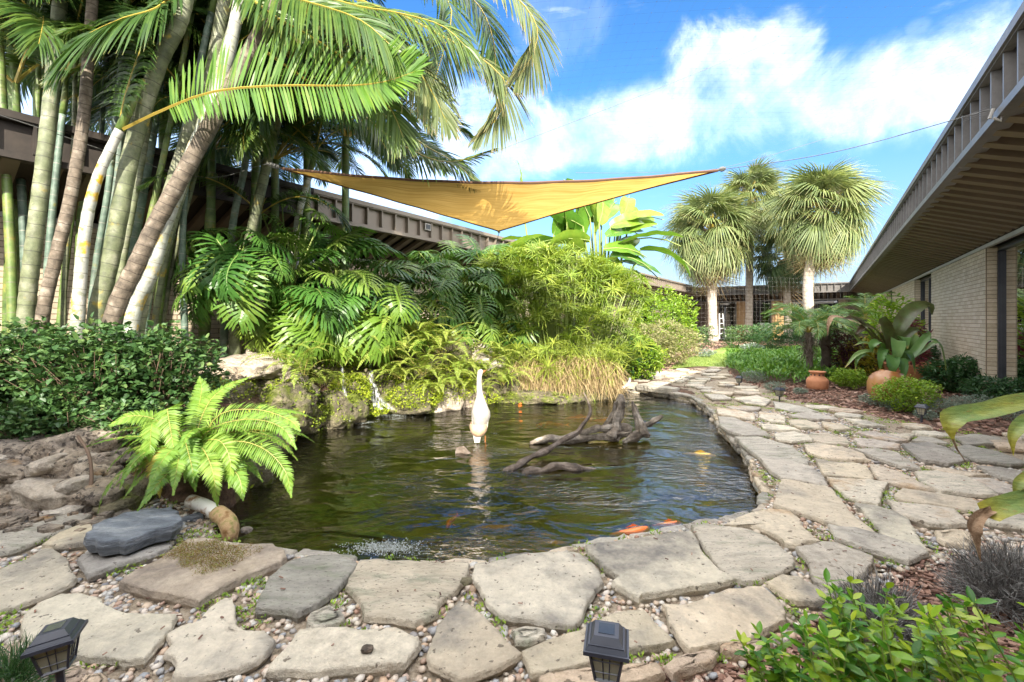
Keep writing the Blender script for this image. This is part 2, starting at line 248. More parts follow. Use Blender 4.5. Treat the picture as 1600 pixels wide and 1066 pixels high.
m_lens = mk('frosted_lens',[(.50,.48,.38),(.66,.64,.52)],dict(noise=1.),nscale=30,rough=.25,trans=.4)
m_rope = mk('cable',[(.10,.10,.10),(.16,.16,.15)],dict(noise=1.),rough=.5)
m_net = mk('net_cord',[(.45,.42,.38),(.55,.52,.48)],dict(noise=1.),rough=.7)
m_netdk = mk('net_cord_dark',[(.05,.06,.08),(.10,.11,.13)],dict(noise=1.),rough=.7)
m_hem = mk('sail_hem',[(.10,.05,.03),(.14,.07,.04)],dict(noise=1.),rough=.7)
def special(name):
    m = bpy.data.materials.new(name); m.use_nodes=True; t=m.node_tree; t.nodes.clear(); return m,t,t.links.new
# sail cloth: woven, thin, passes light
m_sail,t,l = special('sail_cloth')
tcn=nn('ShaderNodeTexCoord',t); mpn=nn('ShaderNodeMapping',t); l(tcn.outputs['Object'],mpn.inputs[0]); mpn.inputs['Rotation'].default_value=(0,0,R(35)); mpn.inputs['Scale'].default_value=(1.2,30,4)
no=nn('ShaderNodeTexNoise',t); l(mpn.outputs[0],no.inputs['Vector']); no.inputs['Scale'].default_value=1.6; no.inputs['Detail'].default_value=5
cr=nn('ShaderNodeValToRGB',t); l(no.outputs['Fac'],cr.inputs[0]); cr.color_ramp.elements[0].color=(.48,.27,.06,1); cr.color_ramp.elements[1].color=(.68,.43,.13,1); cr.color_ramp.elements[0].position=.35; cr.color_ramp.elements[1].position=.65
df=nn('ShaderNodeBsdfDiffuse',t); tr=nn('ShaderNodeBsdfTranslucent',t); ms=nn('ShaderNodeMixShader',t); ms.inputs[0].default_value=.6
l(cr.outputs[0],df.inputs[0]); l(cr.outputs[0],tr.inputs[0]); l(df.outputs[0],ms.inputs[1]); l(tr.outputs[0],ms.inputs[2]); o_=nn('ShaderNodeOutputMaterial',t); l(ms.outputs[0],o_.inputs[0])
# pond water: clear olive tint with fresnel reflection and ripples
m_water,t,l = special('pond_water')
tcn=nn('ShaderNodeTexCoord',t)
def wn(scale,sc,det,rot=0,kind='n'):
    mpn=nn('ShaderNodeMapping',t); l(tcn.outputs['Object'],mpn.inputs[0]); mpn.inputs['Scale'].default_value=sc; mpn.inputs['Rotation'].default_value=(0,0,R(rot))
    x=nn('ShaderNodeTexNoise',t); l(mpn.outputs[0],x.inputs['Vector']); x.inputs['Scale'].default_value=scale; x.inputs['Detail'].default_value=det; x.inputs['Distortion'].default_value=.5
    return x.outputs['Fac']
a1=wn(2.2,(1,1.7,1),2.5,25); a2=wn(11,(1,1.9,1),3,-15); a3=wn(30,(1,1.4,1),2,8)
msk=wn(.8,(1,1,1),1)
mr=nn('ShaderNodeMapRange',t); l(msk,mr.inputs[0]); mr.inputs[1].default_value=.47; mr.inputs[2].default_value=.66; mr.inputs[3].default_value=.12; mr.inputs[4].default_value=1.
b1=nn('ShaderNodeBump',t); l(a1,b1.inputs['Height']); b1.inputs['Strength'].default_value=.5; b1.inputs['Distance'].default_value=.09
b2=nn('ShaderNodeBump',t); l(a2,b2.inputs['Height']); l(mr.outputs[0],b2.inputs['Strength']); b2.inputs['Distance'].default_value=.03; l(b1.outputs[0],b2.inputs['Normal'])
b3=nn('ShaderNodeBump',t); l(a3,b3.inputs['Height']); b3.inputs['Strength'].default_value=.35; b3.inputs['Distance'].default_value=.005; l(b2.outputs[0],b3.inputs['Normal'])
fr=nn('ShaderNodeFresnel',t); fr.inputs[0].default_value=2.0; l(b3.outputs[0],fr.inputs['Normal'])
gl=nn('ShaderNodeBsdfGlossy',t); gl.inputs['Roughness'].default_value=.03; l(b3.outputs[0],gl.inputs['Normal']); gl.inputs['Color'].default_value=(1,1,1,1)
tp=nn('ShaderNodeBsdfTransparent',t); tp.inputs[0].default_value=(.70,.66,.32,1)
ms=nn('ShaderNodeMixShader',t); l(fr.outputs[0],ms.inputs[0]); l(tp.outputs[0],ms.inputs[1]); l(gl.outputs[0],ms.inputs[2]); o_=nn('ShaderNodeOutputMaterial',t); l(ms.outputs[0],o_.inputs[0])
# falling water / foam
m_fall,t,l = special('falling_water')
no=nn('ShaderNodeTexNoise',t); tcn=nn('ShaderNodeTexCoord',t); mpn=nn('ShaderNodeMapping',t); l(tcn.outputs['Object'],mpn.inputs[0]); mpn.inputs['Scale'].default_value=(30,30,4); l(mpn.outputs[0],no.inputs['Vector']); no.inputs['Scale'].default_value=1.5
mr=nn('ShaderNodeMapRange',t); l(no.outputs['Fac'],mr.inputs[0]); mr.inputs[1].default_value=.42; mr.inputs[2].default_value=.68; mr.inputs[3].default_value=.04; mr.inputs[4].default_value=.55
pb=nn('ShaderNodeBsdfPrincipled',t); pb.inputs['Base Color'].default_value=(.8,.84,.86,1); pb.inputs['Roughness'].default_value=.15
tp=nn('ShaderNodeBsdfTransparent',t); ms=nn('ShaderNodeMixShader',t); l(mr.outputs[0],ms.inputs[0]); l(tp.outputs[0],ms.inputs[1]); l(pb.outputs[0],ms.inputs[2]); o_=nn('ShaderNodeOutputMaterial',t); l(ms.outputs[0],o_.inputs[0])
m_foam = mk('foam_bead',[(.38,.42,.42),(.60,.63,.64)],dict(rnd=1.),rough=.1,trans=.4)
# window glass
m_glass,t,l = special('window_glass')
fr=nn('ShaderNodeFresnel',t); fr.inputs[0].default_value=2.1
gl=nn('ShaderNodeBsdfGlossy',t); gl.inputs['Roughness'].default_value=.01; tp=nn('ShaderNodeBsdfTransparent',t); tp.inputs[0].default_value=(.35,.37,.38,1)
ms=nn('ShaderNodeMixShader',t); l(fr.outputs[0],ms.inputs[0]); l(tp.outputs[0],ms.inputs[1]); l(gl.outputs[0],ms.inputs[2]); o_=nn('ShaderNodeOutputMaterial',t); l(ms.outputs[0],o_.inputs[0])
m_bed = mk('pond_bed',[(.028,.028,.010),(.085,.078,.02),(.20,.16,.045)],dict(noise=1.),nscale=3,rough=.9,bump=(10,.8))

# ------------------------------------------------------------------ mesh helpers
RL = {}
def tri(o):
    return o
def root(name,label,cat,loc,group=None):
    o=bpy.data.objects.new(name,None); COL.objects.link(o); o.location=loc; o.empty_display_size=.1
    o['label']=label; o['category']=cat
    if group: o['group']=group
    RL[o.name]=Vector(loc); return o
def mesh_from(name,V,F,mats,rnd=None,tt=None,smooth=False,mi=None):
    me=bpy.data.meshes.new(name); V=np.asarray(V,dtype=np.float32).reshape(-1,3)
    if isinstance(F,np.ndarray):
        k=F.shape[1]; n=len(F)
        me.vertices.add(len(V)); me.vertices.foreach_set('co',V.ravel()); me.loops.add(n*k); me.loops.foreach_set('vertex_index',F.astype(np.int32).ravel())
        me.polygons.add(n); me.polygons.foreach_set('loop_start',(np.arange(n)*k).astype(np.int32)); me.polygons.foreach_set('loop_total',np.full(n,k,dtype=np.int32)); me.update(calc_edges=True)
    else: me.from_pydata(V.tolist(),[],F)
    for m in (mats if isinstance(mats,(list,tuple)) else [mats]): me.materials.append(m)
    if rnd is not None: a=me.attributes.new('rnd','FLOAT','POINT'); a.data.foreach_set('value',np.asarray(rnd,dtype=np.float32))
    if tt is not None: a=me.attributes.new('tt','FLOAT','POINT'); a.data.foreach_set('value',np.asarray(tt,dtype=np.float32))
    if mi is not None: me.polygons.foreach_set('material_index',np.asarray(mi,dtype=np.int32))
    me.polygons.foreach_set('use_smooth',np.full(len(me.polygons),bool(smooth)))
    me.update(); return me
def link(name,me,parent=None,M=None,kind=None,color=None):
    o=bpy.data.objects.new(name,me); COL.objects.link(o)
    if parent is not None:
        o.parent=parent; RL[o.name]=RL[parent.name]
    else: RL[o.name]=Vector((0,0,0))
    if M is not None:
        M=M.copy()
        if parent is not None: M.translation = M.translation-RL[parent.name]
        o.matrix_basis=M
    if kind: o['kind']=kind
    if color: o.color=(*color,1)
    return o
def tag(o,label,cat,group=None,kind=None):
    o['label']=label; o['category']=cat
    if group: o['group']=group
    if kind: o['kind']=kind
    return o
class MB:
    def __init__(s): s.v=[];s.f=[];s.r=[];s.t=[];s.m=[]
    def add(s,vs,fs,r=None,t=None,m=0):
        b=len(s.v); s.v+= [tuple(x) for x in vs]; s.f+=[tuple(i+b for i in f) for f in fs]
        r=random.random() if r is None else r; s.r+=[r]*len(vs); s.t+= list(t) if t is not None else [0.]*len(vs); s.m+=[m]*len(fs)
    def box(s,c,h,ax=None,r=None,m=0):
        c=Vector(c); X,Y,W = ax or (Vector((1,0,0)),Vector((0,1,0)),Z)
        vs=[c+X*(a*h[0])+Y*(b*h[1])+W*(d*h[2]) for d in (-1,1) for b in (-1,1) for a in (-1,1)]
        s.add(vs,[(0,2,3,1),(4,5,7,6),(0,1,5,4),(2,6,7,3),(0,4,6,2),(1,3,7,5)],r,m=m)
    def tube(s,pts,rad,seg=8,r=None,m=0,cap=True,tt=True,bump=0.,seed=0):
        pts=[Vector(p) for p in pts]; n=len(pts)
        rad=[rad]*n if isinstance(rad,(int,float)) else rad
        vs=[];ts=[];acc=0; up=None
        for i,p in enumerate(pts):
            T=(pts[min(i+1,n-1)]-pts[max(i-1,0)]).normalized()
            if up is None: up = Vector((0,0,1)) if abs(T.z)<.9 else Vector((1,0,0))
            A=T.cross(up).normalized(); B=A.cross(T).normalized(); up=B
            if i: acc+=(p-pts[i-1]).length
            for k in range(seg):
                a=2*math.pi*k/seg; rr=rad[i]
                d=A*math.cos(a)+B*math.sin(a)
                if bump: rr*=1+bump*(noise.noise((p+d*rr*1.5)*9+Vector((seed,0,0))) + .5*noise.noise(Vector((a*1.3,seed,acc*1.5))) - (.9*abs(noise.noise(Vector((math.cos(a)*3.2,math.sin(a)*3.2+seed,acc*2.2)))) if seg>20 else 0))
                vs.append(p+d*rr); ts.append(acc)
        fs=[(i*seg+k,i*seg+(k+1)%seg,(i+1)*seg+(k+1)%seg,(i+1)*seg+k) for i in range(n-1) for k in range(seg)]
        if cap: fs+= [tuple(range(seg))[::-1], tuple((n-1)*seg+k for k in range(seg))]
        s.add(vs,fs,r,ts if tt else None,m)
    def lathe(s,prof,base,seg=24,axis=None,r=None,m=0,cap=True,sq=(1,1)):
        X,Y,W = axis or (Vector((1,0,0)),Vector((0,1,0)),Z); base=Vector(base)
        vs=[base+X*(q[0]*math.cos(2*math.pi*k/seg)*sq[0])+Y*(q[0]*math.sin(2*math.pi*k/seg)*sq[1])+W*q[1] for q in prof for k in range(seg)]
        n=len(prof); fs=[(i*seg+k,i*seg+(k+1)%seg,(i+1)*seg+(k+1)%seg,(i+1)*seg+k) for i in range(n-1) for k in range(seg)]
        if cap: fs+=[tuple(range(seg))[::-1],tuple((n-1)*seg+k for k in range(seg))]
        s.add(vs,fs,r,m=m)
    def mesh(s,name,mats,smooth=False): return mesh_from(name,s.v,s.f,mats,s.r,s.t,smooth,s.m)
    def build(s,name,mats,parent=None,smooth=False,kind=None,color=None):
        if parent is not None:
            q=RL[parent.name]; s.v=[(a-q.x,b-q.y,c-q.z) for a,b,c in s.v]
            o=link(name,s.mesh(name,mats,smooth),parent,kind=kind,color=color); return o
        return link(name,s.mesh(name,mats,smooth),kind=kind,color=color)
def selfroot(o,c):
    """move a parentless mesh object's origin to c"""
    c=Vector(c); me=o.data; a=np.empty(len(me.vertices)*3,dtype=np.float32); me.vertices.foreach_get('co',a); a=a.reshape(-1,3)-np.array(c,dtype=np.float32); me.vertices.foreach_set('co',a.ravel()); o.location=c; RL[o.name]=c; me.update(); return o
def catmull(pts,n):
    pts=[Vector(p) for p in pts]
    if len(pts)==2: return [pts[0].lerp(pts[1],i/(n-1)) for i in range(n)]
    q=[2*pts[0]-pts[1]]+pts+[2*pts[-1]-pts[-2]]; out=[]
    for i in range(n):
        x=i/(n-1)*(len(pts)-1); k=min(int(x),len(pts)-2); t=x-k; a,b,c,d=q[k:k+4]
        out.append(.5*((2*b)+(c-a)*t+(2*a-5*b+4*c-d)*t*t+(3*b-3*c+d-a)*t**3))
    return out
def scatter(name,V,F,M3,T,rnd,mats,parent=None,kind='stuff',smooth=False,tt=None,nolink=False):
    V=np.asarray(V,dtype=np.float64); F=np.asarray(F); n=len(T)
    W=np.einsum('nij,vj->nvi',M3,V)+T[:,None,:]
    if parent is not None: W=W-np.array(RL[parent.name])
    FF=(F[None]+(np.arange(n)*len(V))[:,None,None]).reshape(-1,F.shape[1])
    me=mesh_from(name,W.reshape(-1,3),FF,mats,np.repeat(rnd,len(V)),None if tt is None else np.tile(tt,n),smooth)
    return me if nolink else link(name,me,parent,kind=kind)
def rots(az,el,roll,s):
    """matrices whose X column points (az, el), rolled about it, scaled by s (n,) or (n,3)"""
    ca,sa,ce,se,cr_,sr=np.cos(az),np.sin(az),np.cos(el),np.sin(el),np.cos(roll),np.sin(roll)
    X=np.stack([ca*ce,sa*ce,se],1); Yv=np.stack([-sa,ca,0*ca],1); Zv=np.cross(X,Yv)
    Y2=Yv*cr_[:,None]+Zv*sr[:,None]; Z2=-Yv*sr[:,None]+Zv*cr_[:,None]
    s=np.asarray(s); s=s[:,None]*np.ones(3) if s.ndim==1 else s
    return np.stack([X*s[:,0:1],Y2*s[:,1:2],Z2*s[:,2:3]],2)
def inpoly(x,y,poly):
    x=np.asarray(x);y=np.asarray(y);c=np.zeros(x.shape,bool);n=len(poly);j=n-1
    for i in range(n):
        xi,yi=poly[i][0],poly[i][1];xj,yj=poly[j][0],poly[j][1]
        c^=((yi>y)!=(yj>y))&(x<(xj-xi)*(y-yi)/((yj-yi) or 1e-9)+xi); j=i
    return c
def polydist(x,y,poly):
    d=np.full(np.shape(x),1e9);n=len(poly)
    for i in range(n):
        ax,ay=poly[i][0],poly[i][1];bx,by=poly[(i+1)%n][0],poly[(i+1)%n][1]
        vx,vy=bx-ax,by-ay;t=np.clip(((x-ax)*vx+(y-ay)*vy)/(vx*vx+vy*vy+1e-12),0,1)
        d=np.minimum(d,np.hypot(x-ax-t*vx,y-ay-t*vy))
    return d
def sdist(x,y,poly): return np.where(inpoly(x,y,poly),-1,1)*polydist(x,y,poly)
def sstep(x,a,b): t=np.clip((x-a)/(b-a),0,1); return t*t*(3-2*t)

# ------------------------------------------------------------------ ground, pond, path
POND=[(-1.55,2.52),(-1.17,2.46),(-.77,2.38),(-.2,2.36),(.1,2.42),(.39,2.54),(1.07,2.78),(1.5,2.92),(1.83,3.25),(2.0,3.8),(2.22,4.3),(2.47,5.3),(2.8,6.5),(2.97,7.5),(2.6,8.3),(2.0,8.8),(1.5,8.4),(.86,7.75),(-.1,7.65),(-.99,7.0),(-2.1,6.3),(-2.67,5.4),(-2.5,4.6),(-2.1,3.9),(-1.95,3.3),(-1.85,2.85)]
WATER=-.17
def H(x,y):
    x=np.asarray(x,float);y=np.asarray(y,float)
    sd=sdist(x,y,POND); v=x*N.x+y*N.y; u=x*D.x+y*D.y
    nzv=.012*np.sin(x*7+np.cos(y*5)*2)+.010*np.sin(y*11+x*3)
    h=-.055+nzv
    h+=sstep(y,3.14,3.30)*.30*(1-sstep(u,3.2,5))*sstep(-x,1.85,2.25)
    def g(cx,cy,s,a): return a*np.exp(-((x-cx)**2+(y-cy)**2)/(2*s*s))
    m=g(-2.7,7.0,.8,.55)+g(-1.3,8.3,.9,.75)+g(.1,8.9,.9,.4)+g(-3.6,5.8,.8,.40)+g(1.1,9.0,.8,.2)
    h+=m*sstep(sd,0.,.55)
    h=np.where(sd<.14,h+(-.36-h)*(1-sstep(sd,.05,.14)),h)
    return np.where(sd<0,-.36-.35*sstep(-sd,0,.3),h)
def Hs(x,y): return float(H(np.array([x]),np.array([y]))[0])
xs=np.concatenate([[-400,-150,-60,-30,-16,-10,-7],np.arange(-5.5,5.5,.055),np.arange(5.5,12,.4),[14,18,25,40,80,200,400]])
ys=np.concatenate([[-300,-60,-20,-8,-3,0,.8],np.arange(1.2,11,.055),np.arange(11,32,.5),[36,45,60,100,200,500,1000]])
XX,YY=np.meshgrid(xs,ys); hh=H(XX,YY); nx,ny=len(xs),len(ys)
idx=np.arange(nx*ny).reshape(ny,nx); FF=np.stack([idx[:-1,:-1],idx[:-1,1:],idx[1:,1:],idx[1:,:-1]],-1).reshape(-1,4)
cx_=(XX[:-1,:-1]+XX[1:,1:])/2; cy_=(YY[:-1,:-1]+YY[1:,1:])/2
mi=(sdist(cx_,cy_,POND)<.09).astype(int).ravel()
g_=link('ground',mesh_from('ground',np.stack([XX,YY,hh],-1).reshape(-1,3),FF,[m_soil,m_bed],smooth=True,mi=mi),kind='structure')

big=[( (x-.0)*1.0,y) for x,y in POND]
def grow(poly,a):
    cx=sum(p[0] for p in poly)/len(poly);cy=sum(p[1] for p in poly)/len(poly)
    return [(x+(x-cx)/math.hypot(x-cx,y-cy)*a,y+(y-cy)/math.hypot(x-cx,y-cy)*a) for x,y in poly]
wp=grow(POND,.14)
link('pond_water',mesh_from('pond_water',[(x,y,WATER) for x,y in wp],[tuple(range(len(wp)))],m_water),kind='structure')

# flagstones traced from zoomed crops (origin x, origin y, scale) in photo pixels
CA,CB,CC,CD,CE=(0,766,3.5533),(400,766,3.5533),(800,766,3.5533),(1150,766,3.5533),(1100,540,3.136)
TAN,PALE,GREY,DARK,SLATE,ORG=(.66,.54,.39),(.70,.63,.50),(.44,.40,.35),(.20,.19,.18),(.27,.27,.28),(.62,.42,.27)
STONES=[
(CA,PALE,[(0,440),(60,415),(150,385),(245,318),(290,320),(340,345),(370,385),(400,440),(430,480),(400,510),(330,545),(250,575),(160,610),(60,650),(0,665),(-150,680),(-190,520)]),
(CA,GREY,[(-160,265),(0,225),(150,185),(300,150),(440,125),(505,125),(480,150),(380,205),(290,240),(180,290),(60,335),(0,345),(-160,380)]),
(CA,TAN,[(235,300),(330,235),(450,190),(560,165),(600,170),(520,260),(480,290),(390,300),(300,308)]),
(CA,SLATE,[(435,375),(540,320),(640,310),(740,308),(830,285),(900,275),(960,300),(940,325),(860,355),(760,385),(650,420),(560,450),(490,470),(465,440)]),
(CA,'MOSS',[(665,520),(700,490),(800,430),(890,385),(960,330),(1040,285),(1120,275),(1190,280),(1260,300),(1400,305),(1520,310),(1580,345),(1595,380),(1560,405),(1480,435),(1400,470),(1300,520),(1200,570),(1110,625),(1030,605),(940,580),(860,570),(760,545)]),
(CA,PALE,[(118,740),(140,680),(220,620),(330,575),(440,572),(530,600),(600,650),(690,670),(800,690),(975,690),(960,730),(900,830),(850,890),(790,945),(700,945),(640,925),(520,925),(400,918),(300,900),(180,850),(120,790)]),
(CA,PALE,[(905,915),(950,860),(930,800),(1000,760),(1100,730),(1170,660),(1250,610),(1290,605),(1300,680),(1310,750),(1370,785),(1470,790),(1530,840),(1500,890),(1420,945),(1330,985),(1200,1015),(1080,1035),(960,1040),(990,950),(960,930)]),
(CA,ORG,[(310,970),(370,940),(480,1000),(470,1030),(420,1060),(310,1080)]),
(CA,ORG,[(-60,880),(100,850),(160,900),(170,960),(100,970),(-60,940)]),
(CA,ORG,[(435,1075),(470,1035),(560,1015),(620,1040),(600,1085),(500,1100)]),
(CB,DARK,[(-15,640),(20,590),(70,500),(130,430),(200,385),(300,365),(430,362),(520,380),(566,400),(545,450),(495,500),(440,560),(380,600),(300,645),(235,680),(180,668),(80,665),(0,662)]),
(CB,TAN,[(578,392),(700,385),(850,388),(980,405),(1100,400),(1190,402),(1180,450),(1160,500),(1100,560),(1030,610),(1005,680),(950,710),(890,732),(800,720),(700,700),(600,688),(575,600),(520,550),(500,530),(535,460)]),
(CC,PALE,[(-213,405),(-120,398),(0,375),(60,360),(180,345),(300,333),(380,350),(440,400),(490,450),(508,500),(470,540),(430,600),(410,660),(390,710),(350,748),(260,740),(140,725),(0,705),(-70,695),(-120,640),(-180,540),(-213,470)]),
(CB,PALE,[(285,730),(300,680),(400,630),(470,670),(488,715),(400,740),(340,750)]),
(CB,PALE,[(60,1000),(110,930),(190,850),(240,775),(400,772),(600,770),(780,768),(850,800),(905,845),(880,900),(830,960),(700,970),(600,985),(480,995),(300,1000),(100,1005)]),
(CB,TAN,[(1130,600),(1180,625),(1260,680),(1340,760),(1400,840),(1470,905),(1400,945),(1290,990),(1200,1020),(1140,1035),(1050,1000),(960,960),(945,900),(980,820),(1010,740),(1060,670)]),
(CC,PALE,[(0,770),(80,748),(190,758),(180,800),(100,835),(20,835)]),
(CC,PALE,[(412,310),(560,285),(700,265),(880,240),(1000,238),(1030,280),(1060,340),(1110,400),(1160,450),(1250,495),(1180,515),(1060,530),(950,545),(850,560),(760,575),(700,600),(620,550),(550,510),(600,480),(500,420),(480,390),(430,350)]),
(CC,PALE,[(995,190),(1100,190),(1200,200),(1300,215),(1400,250),(1490,300),(1560,370),(1570,405),(1500,450),(1380,490),(1300,500),(1225,480),(1150,430),(1105,370),(1055,300),(1010,225)]),
(CD,TAN,[(-65,185),(0,150),(90,115),(190,100),(290,108),(340,140),(375,200),(430,250),(470,280),(400,275),(340,305),(270,285),(240,255),(150,212),(80,186),(0,192)]),
(CC,TAN,[(835,640),(960,640),(1040,615),(1180,560),(1300,540),(1400,545),(1470,600),(1530,680),(1510,720),(1400,780),(1250,850),(1100,870),(980,890),(930,820),(880,740)]),
(CC,TAN,[(50,890),(200,830),(380,780),(530,690),(650,660),(730,660),(780,710),(850,780),(905,830),(800,860),(640,885),(500,930),(350,975),(200,1005),(110,1010),(80,950)]),
(CC,ORG,[(150,1025),(300,995),(500,985),(700,965),(820,960),(860,1010),(700,1050),(500,1080),(150,1090)]),
(CC,ORG,[(850,960),(960,900),(1100,880),(1155,900),(1100,940),(1000,990),(900,1010)]),
(CC,ORG,[(1150,870),(1200,845),(1300,850),(1400,840),(1440,850),(1350,900),(1250,905),(1165,890)]),
(CD,TAN,[(165,510),(260,470),(350,480),(430,520),(520,550),(560,590),(520,610),(430,625),(330,610),(280,590),(220,550)]),
(CE,TAN,[(345,775),(375,650),(460,655),(560,670),(620,695),(650,730),(700,790),(760,850),(810,890),(870,940),(780,915),(640,870),(520,830),(420,800)]),
(CE,PALE,[(600,645),(700,650),(800,655),(905,668),(880,710),(855,780),(780,765),(700,740),(650,700)]),
(CE,PALE,[(735,765),(850,785),(930,810),(1010,850),(1040,910),(1060,960),(1095,1000),(1000,980),(900,945),(850,890),(790,820)]),
(CE,TAN,[(615,880),(740,890),(850,920),(960,955),(1060,985),(1095,1015),(1000,1055),(880,1020),(760,985),(640,940)]),
(CD,PALE,[(340,320),(480,290),(560,295),(660,330),(770,370),(750,420),(700,475),(620,520),(545,548),(430,510),(420,440),(390,380)]),
(CE,TAN,[(930,720),(975,695),(1100,715),(1250,735),(1380,770),(1370,810),(1200,790),(1050,768),(950,745)]),
(CE,PALE,[(900,757),(1000,768),(1120,785),(1230,798),(1300,870),(1200,880),(1100,870),(950,820)]),
(CE,TAN,[(540,550),(640,565),(740,570),(800,590),(835,640),(830,655),(700,640),(590,628)]),
(CE,TAN,[(810,580),(900,600),(1000,630),(1080,680),(1125,705),(1000,690),(860,655),(825,610)]),
(CE,PALE,[(1035,615),(1150,610),(1260,630),(1360,670),(1445,730),(1300,725),(1160,710),(1060,660)]),
(CE,GREY,[(270,552),(400,557),(520,592),(580,630),(605,690),(480,668),(375,645),(320,610)]),
(CE,PALE,[(150,442),(250,442),(330,460),(430,490),(510,550),(515,578),(400,568),(270,545),(200,490)]),
(CE,TAN,[(485,482),(560,475),(680,500),(780,530),(805,560),(700,563),(600,553),(520,530)]),
(CE,GREY,[(735,503),(850,503),(950,522),(1020,572),(1065,605),(950,583),(850,553),(790,527)]),
(CE,DARK,[(970,482),(1100,472),(1180,500),(1300,560),(1200,580),(1060,560),(1000,512)]),
(CE,TAN,[(735,452),(830,454),(960,482),(960,500),(850,497),(750,488)]),
(CE,TAN,[(505,430),(600,425),(700,450),(710,480),(600,478),(530,460)]),
(CE,PALE,[(345,432),(440,422),(515,440),(540,463),(430,470),(355,460)]),
(CE,PALE,[(70,345),(150,353),(230,383),(300,420),(325,438),(200,437),(120,418),(75,385)]),
(CE,PALE,[(280,380),(380,385),(445,400),(475,414),(380,413),(290,404)]),
(CE,TAN,[(415,362),(500,362),(565,387),(575,404),(480,399),(425,385)]),
(CE,TAN,[(575,370),(680,387),(725,408),(640,412),(585,395)]),
(CE,DARK,[(740,427),(830,422),(960,450),(1000,465),(940,472),(830,448)]),
(CE,PALE,[(270,322),(350,332),(400,350),(395,376),(320,368),(268,350)]),
(CE,PALE,[(60,302),(150,312),(250,334),(250,362),(150,345),(70,333)]),
(CE,GREY,[(415,337),(520,322),(640,350),(655,360),(560,360),(455,350)]),
(CE,TAN,[(915,428),(1000,428),(1040,436),(1005,453),(935,445)]),
(CE,DARK,[(1055,442),(1140,452),(1200,478),(1100,473),(1020,463)]),
(CE,TAN,[(1135,903),(1230,893),(1300,908),(1310,950),(1300,975),(1185,963),(1145,940)]),
(CE,TAN,[(1090,588),(1200,602),(1400,632),(1300,640),(1150,613)]),
(CE,GREY,[(1310,643),(1400,643),(1540,692),(1600,735),(1450,718),(1350,668)]),
(CE,DARK,[(1205,502),(1300,484),(1450,520),(1600,575),(1500,580),(1330,558)]),
(CE,DARK,[(1335,583),(1450,592),(1620,625),(1700,700),(1450,640)]),
(CE,DARK,[(1290,488),(1225,445),(1330,433),(1450,450),(1480,478),(1350,483)]),
(CE,ORG,[(1395,463),(1620,473),(1700,525),(1450,500)]),
(CE,GREY,[(0,237),(100,242),(140,260),(40,262)]),
(CE,PALE,[(150,255),(260,242),(330,265),(300,290),(200,278)]),
(CE,PALE,[(340,272),(470,292),(560,320),(440,323),(350,303)]),
(CE,PALE,[(685,352),(800,367),(895,395),(785,390)]),
(CE,PALE,[(1330,790),(1420,800),(1560,830),(1700,870),(1600,900),(1400,870),(1320,830)]),
(CE,TAN,[(1400,750),(1560,760),(1750,800),(1700,840),(1480,805)]),
(CE,TAN,[(1150,200+320),(1190,530),(1230,548),(1190,556)]),
(CE,TAN,[(1460,425),(1600,432),(1700,455),(1560,455)]),
]
PATHPX=[(-250,800),(60,790),(215,762),(330,800),(420,850),(735,872),(915,842),(1080,815),(1200,790),(1170,700),(1110,632),(1075,605),(1000,599),(955,600),(985,586),(1020,580),(1060,574),(1135,572),(1150,590),(1200,605),(1240,622),(1330,637),(1400,652),(1470,668),(1600,680),(1900,700),(1900,860),(1640,880),(1560,850),(1490,858),(1400,880),(1330,920),(1260,955),(1160,1010),(1090,1040),(1000,1085),(900,1110),(700,1120),(-250,1130)]
PATH=[tuple(G(x,y))[:2] for x,y in PATHPX]
gx=np.arange(-5,8,.05); gy=np.arange(1.2,13,.05); XX,YY=np.meshgrid(gx,gy); cx_=XX[:-1,:-1]+.025; cy_=YY[:-1,:-1]+.025
jit=.06*np.sin(cx_*13)*np.cos(cy_*11)
keep=(sdist(cx_,cy_,PATH)<jit)&(sdist(cx_,cy_,POND)>.03)
idx=np.arange(XX.size).reshape(XX.shape); FF=np.stack([idx[:-1,:-1],idx[:-1,1:],idx[1:,1:],idx[1:,:-1]],-1)[keep]
us,inv=np.unique(FF,return_inverse=True); V=np.stack([XX.ravel()[us],YY.ravel()[us],H(XX.ravel()[us],YY.ravel()[us])*.3-.026+.006*np.sin(XX.ravel()[us]*40)*np.sin(YY.ravel()[us]*37)],-1)
V[:,2]=np.clip(V[:,2],-.05,-.025)
path=link('path',mesh_from('path',V,inv.reshape(-1,4),m_gravel,smooth=True),kind='structure')
SPOLY=[]
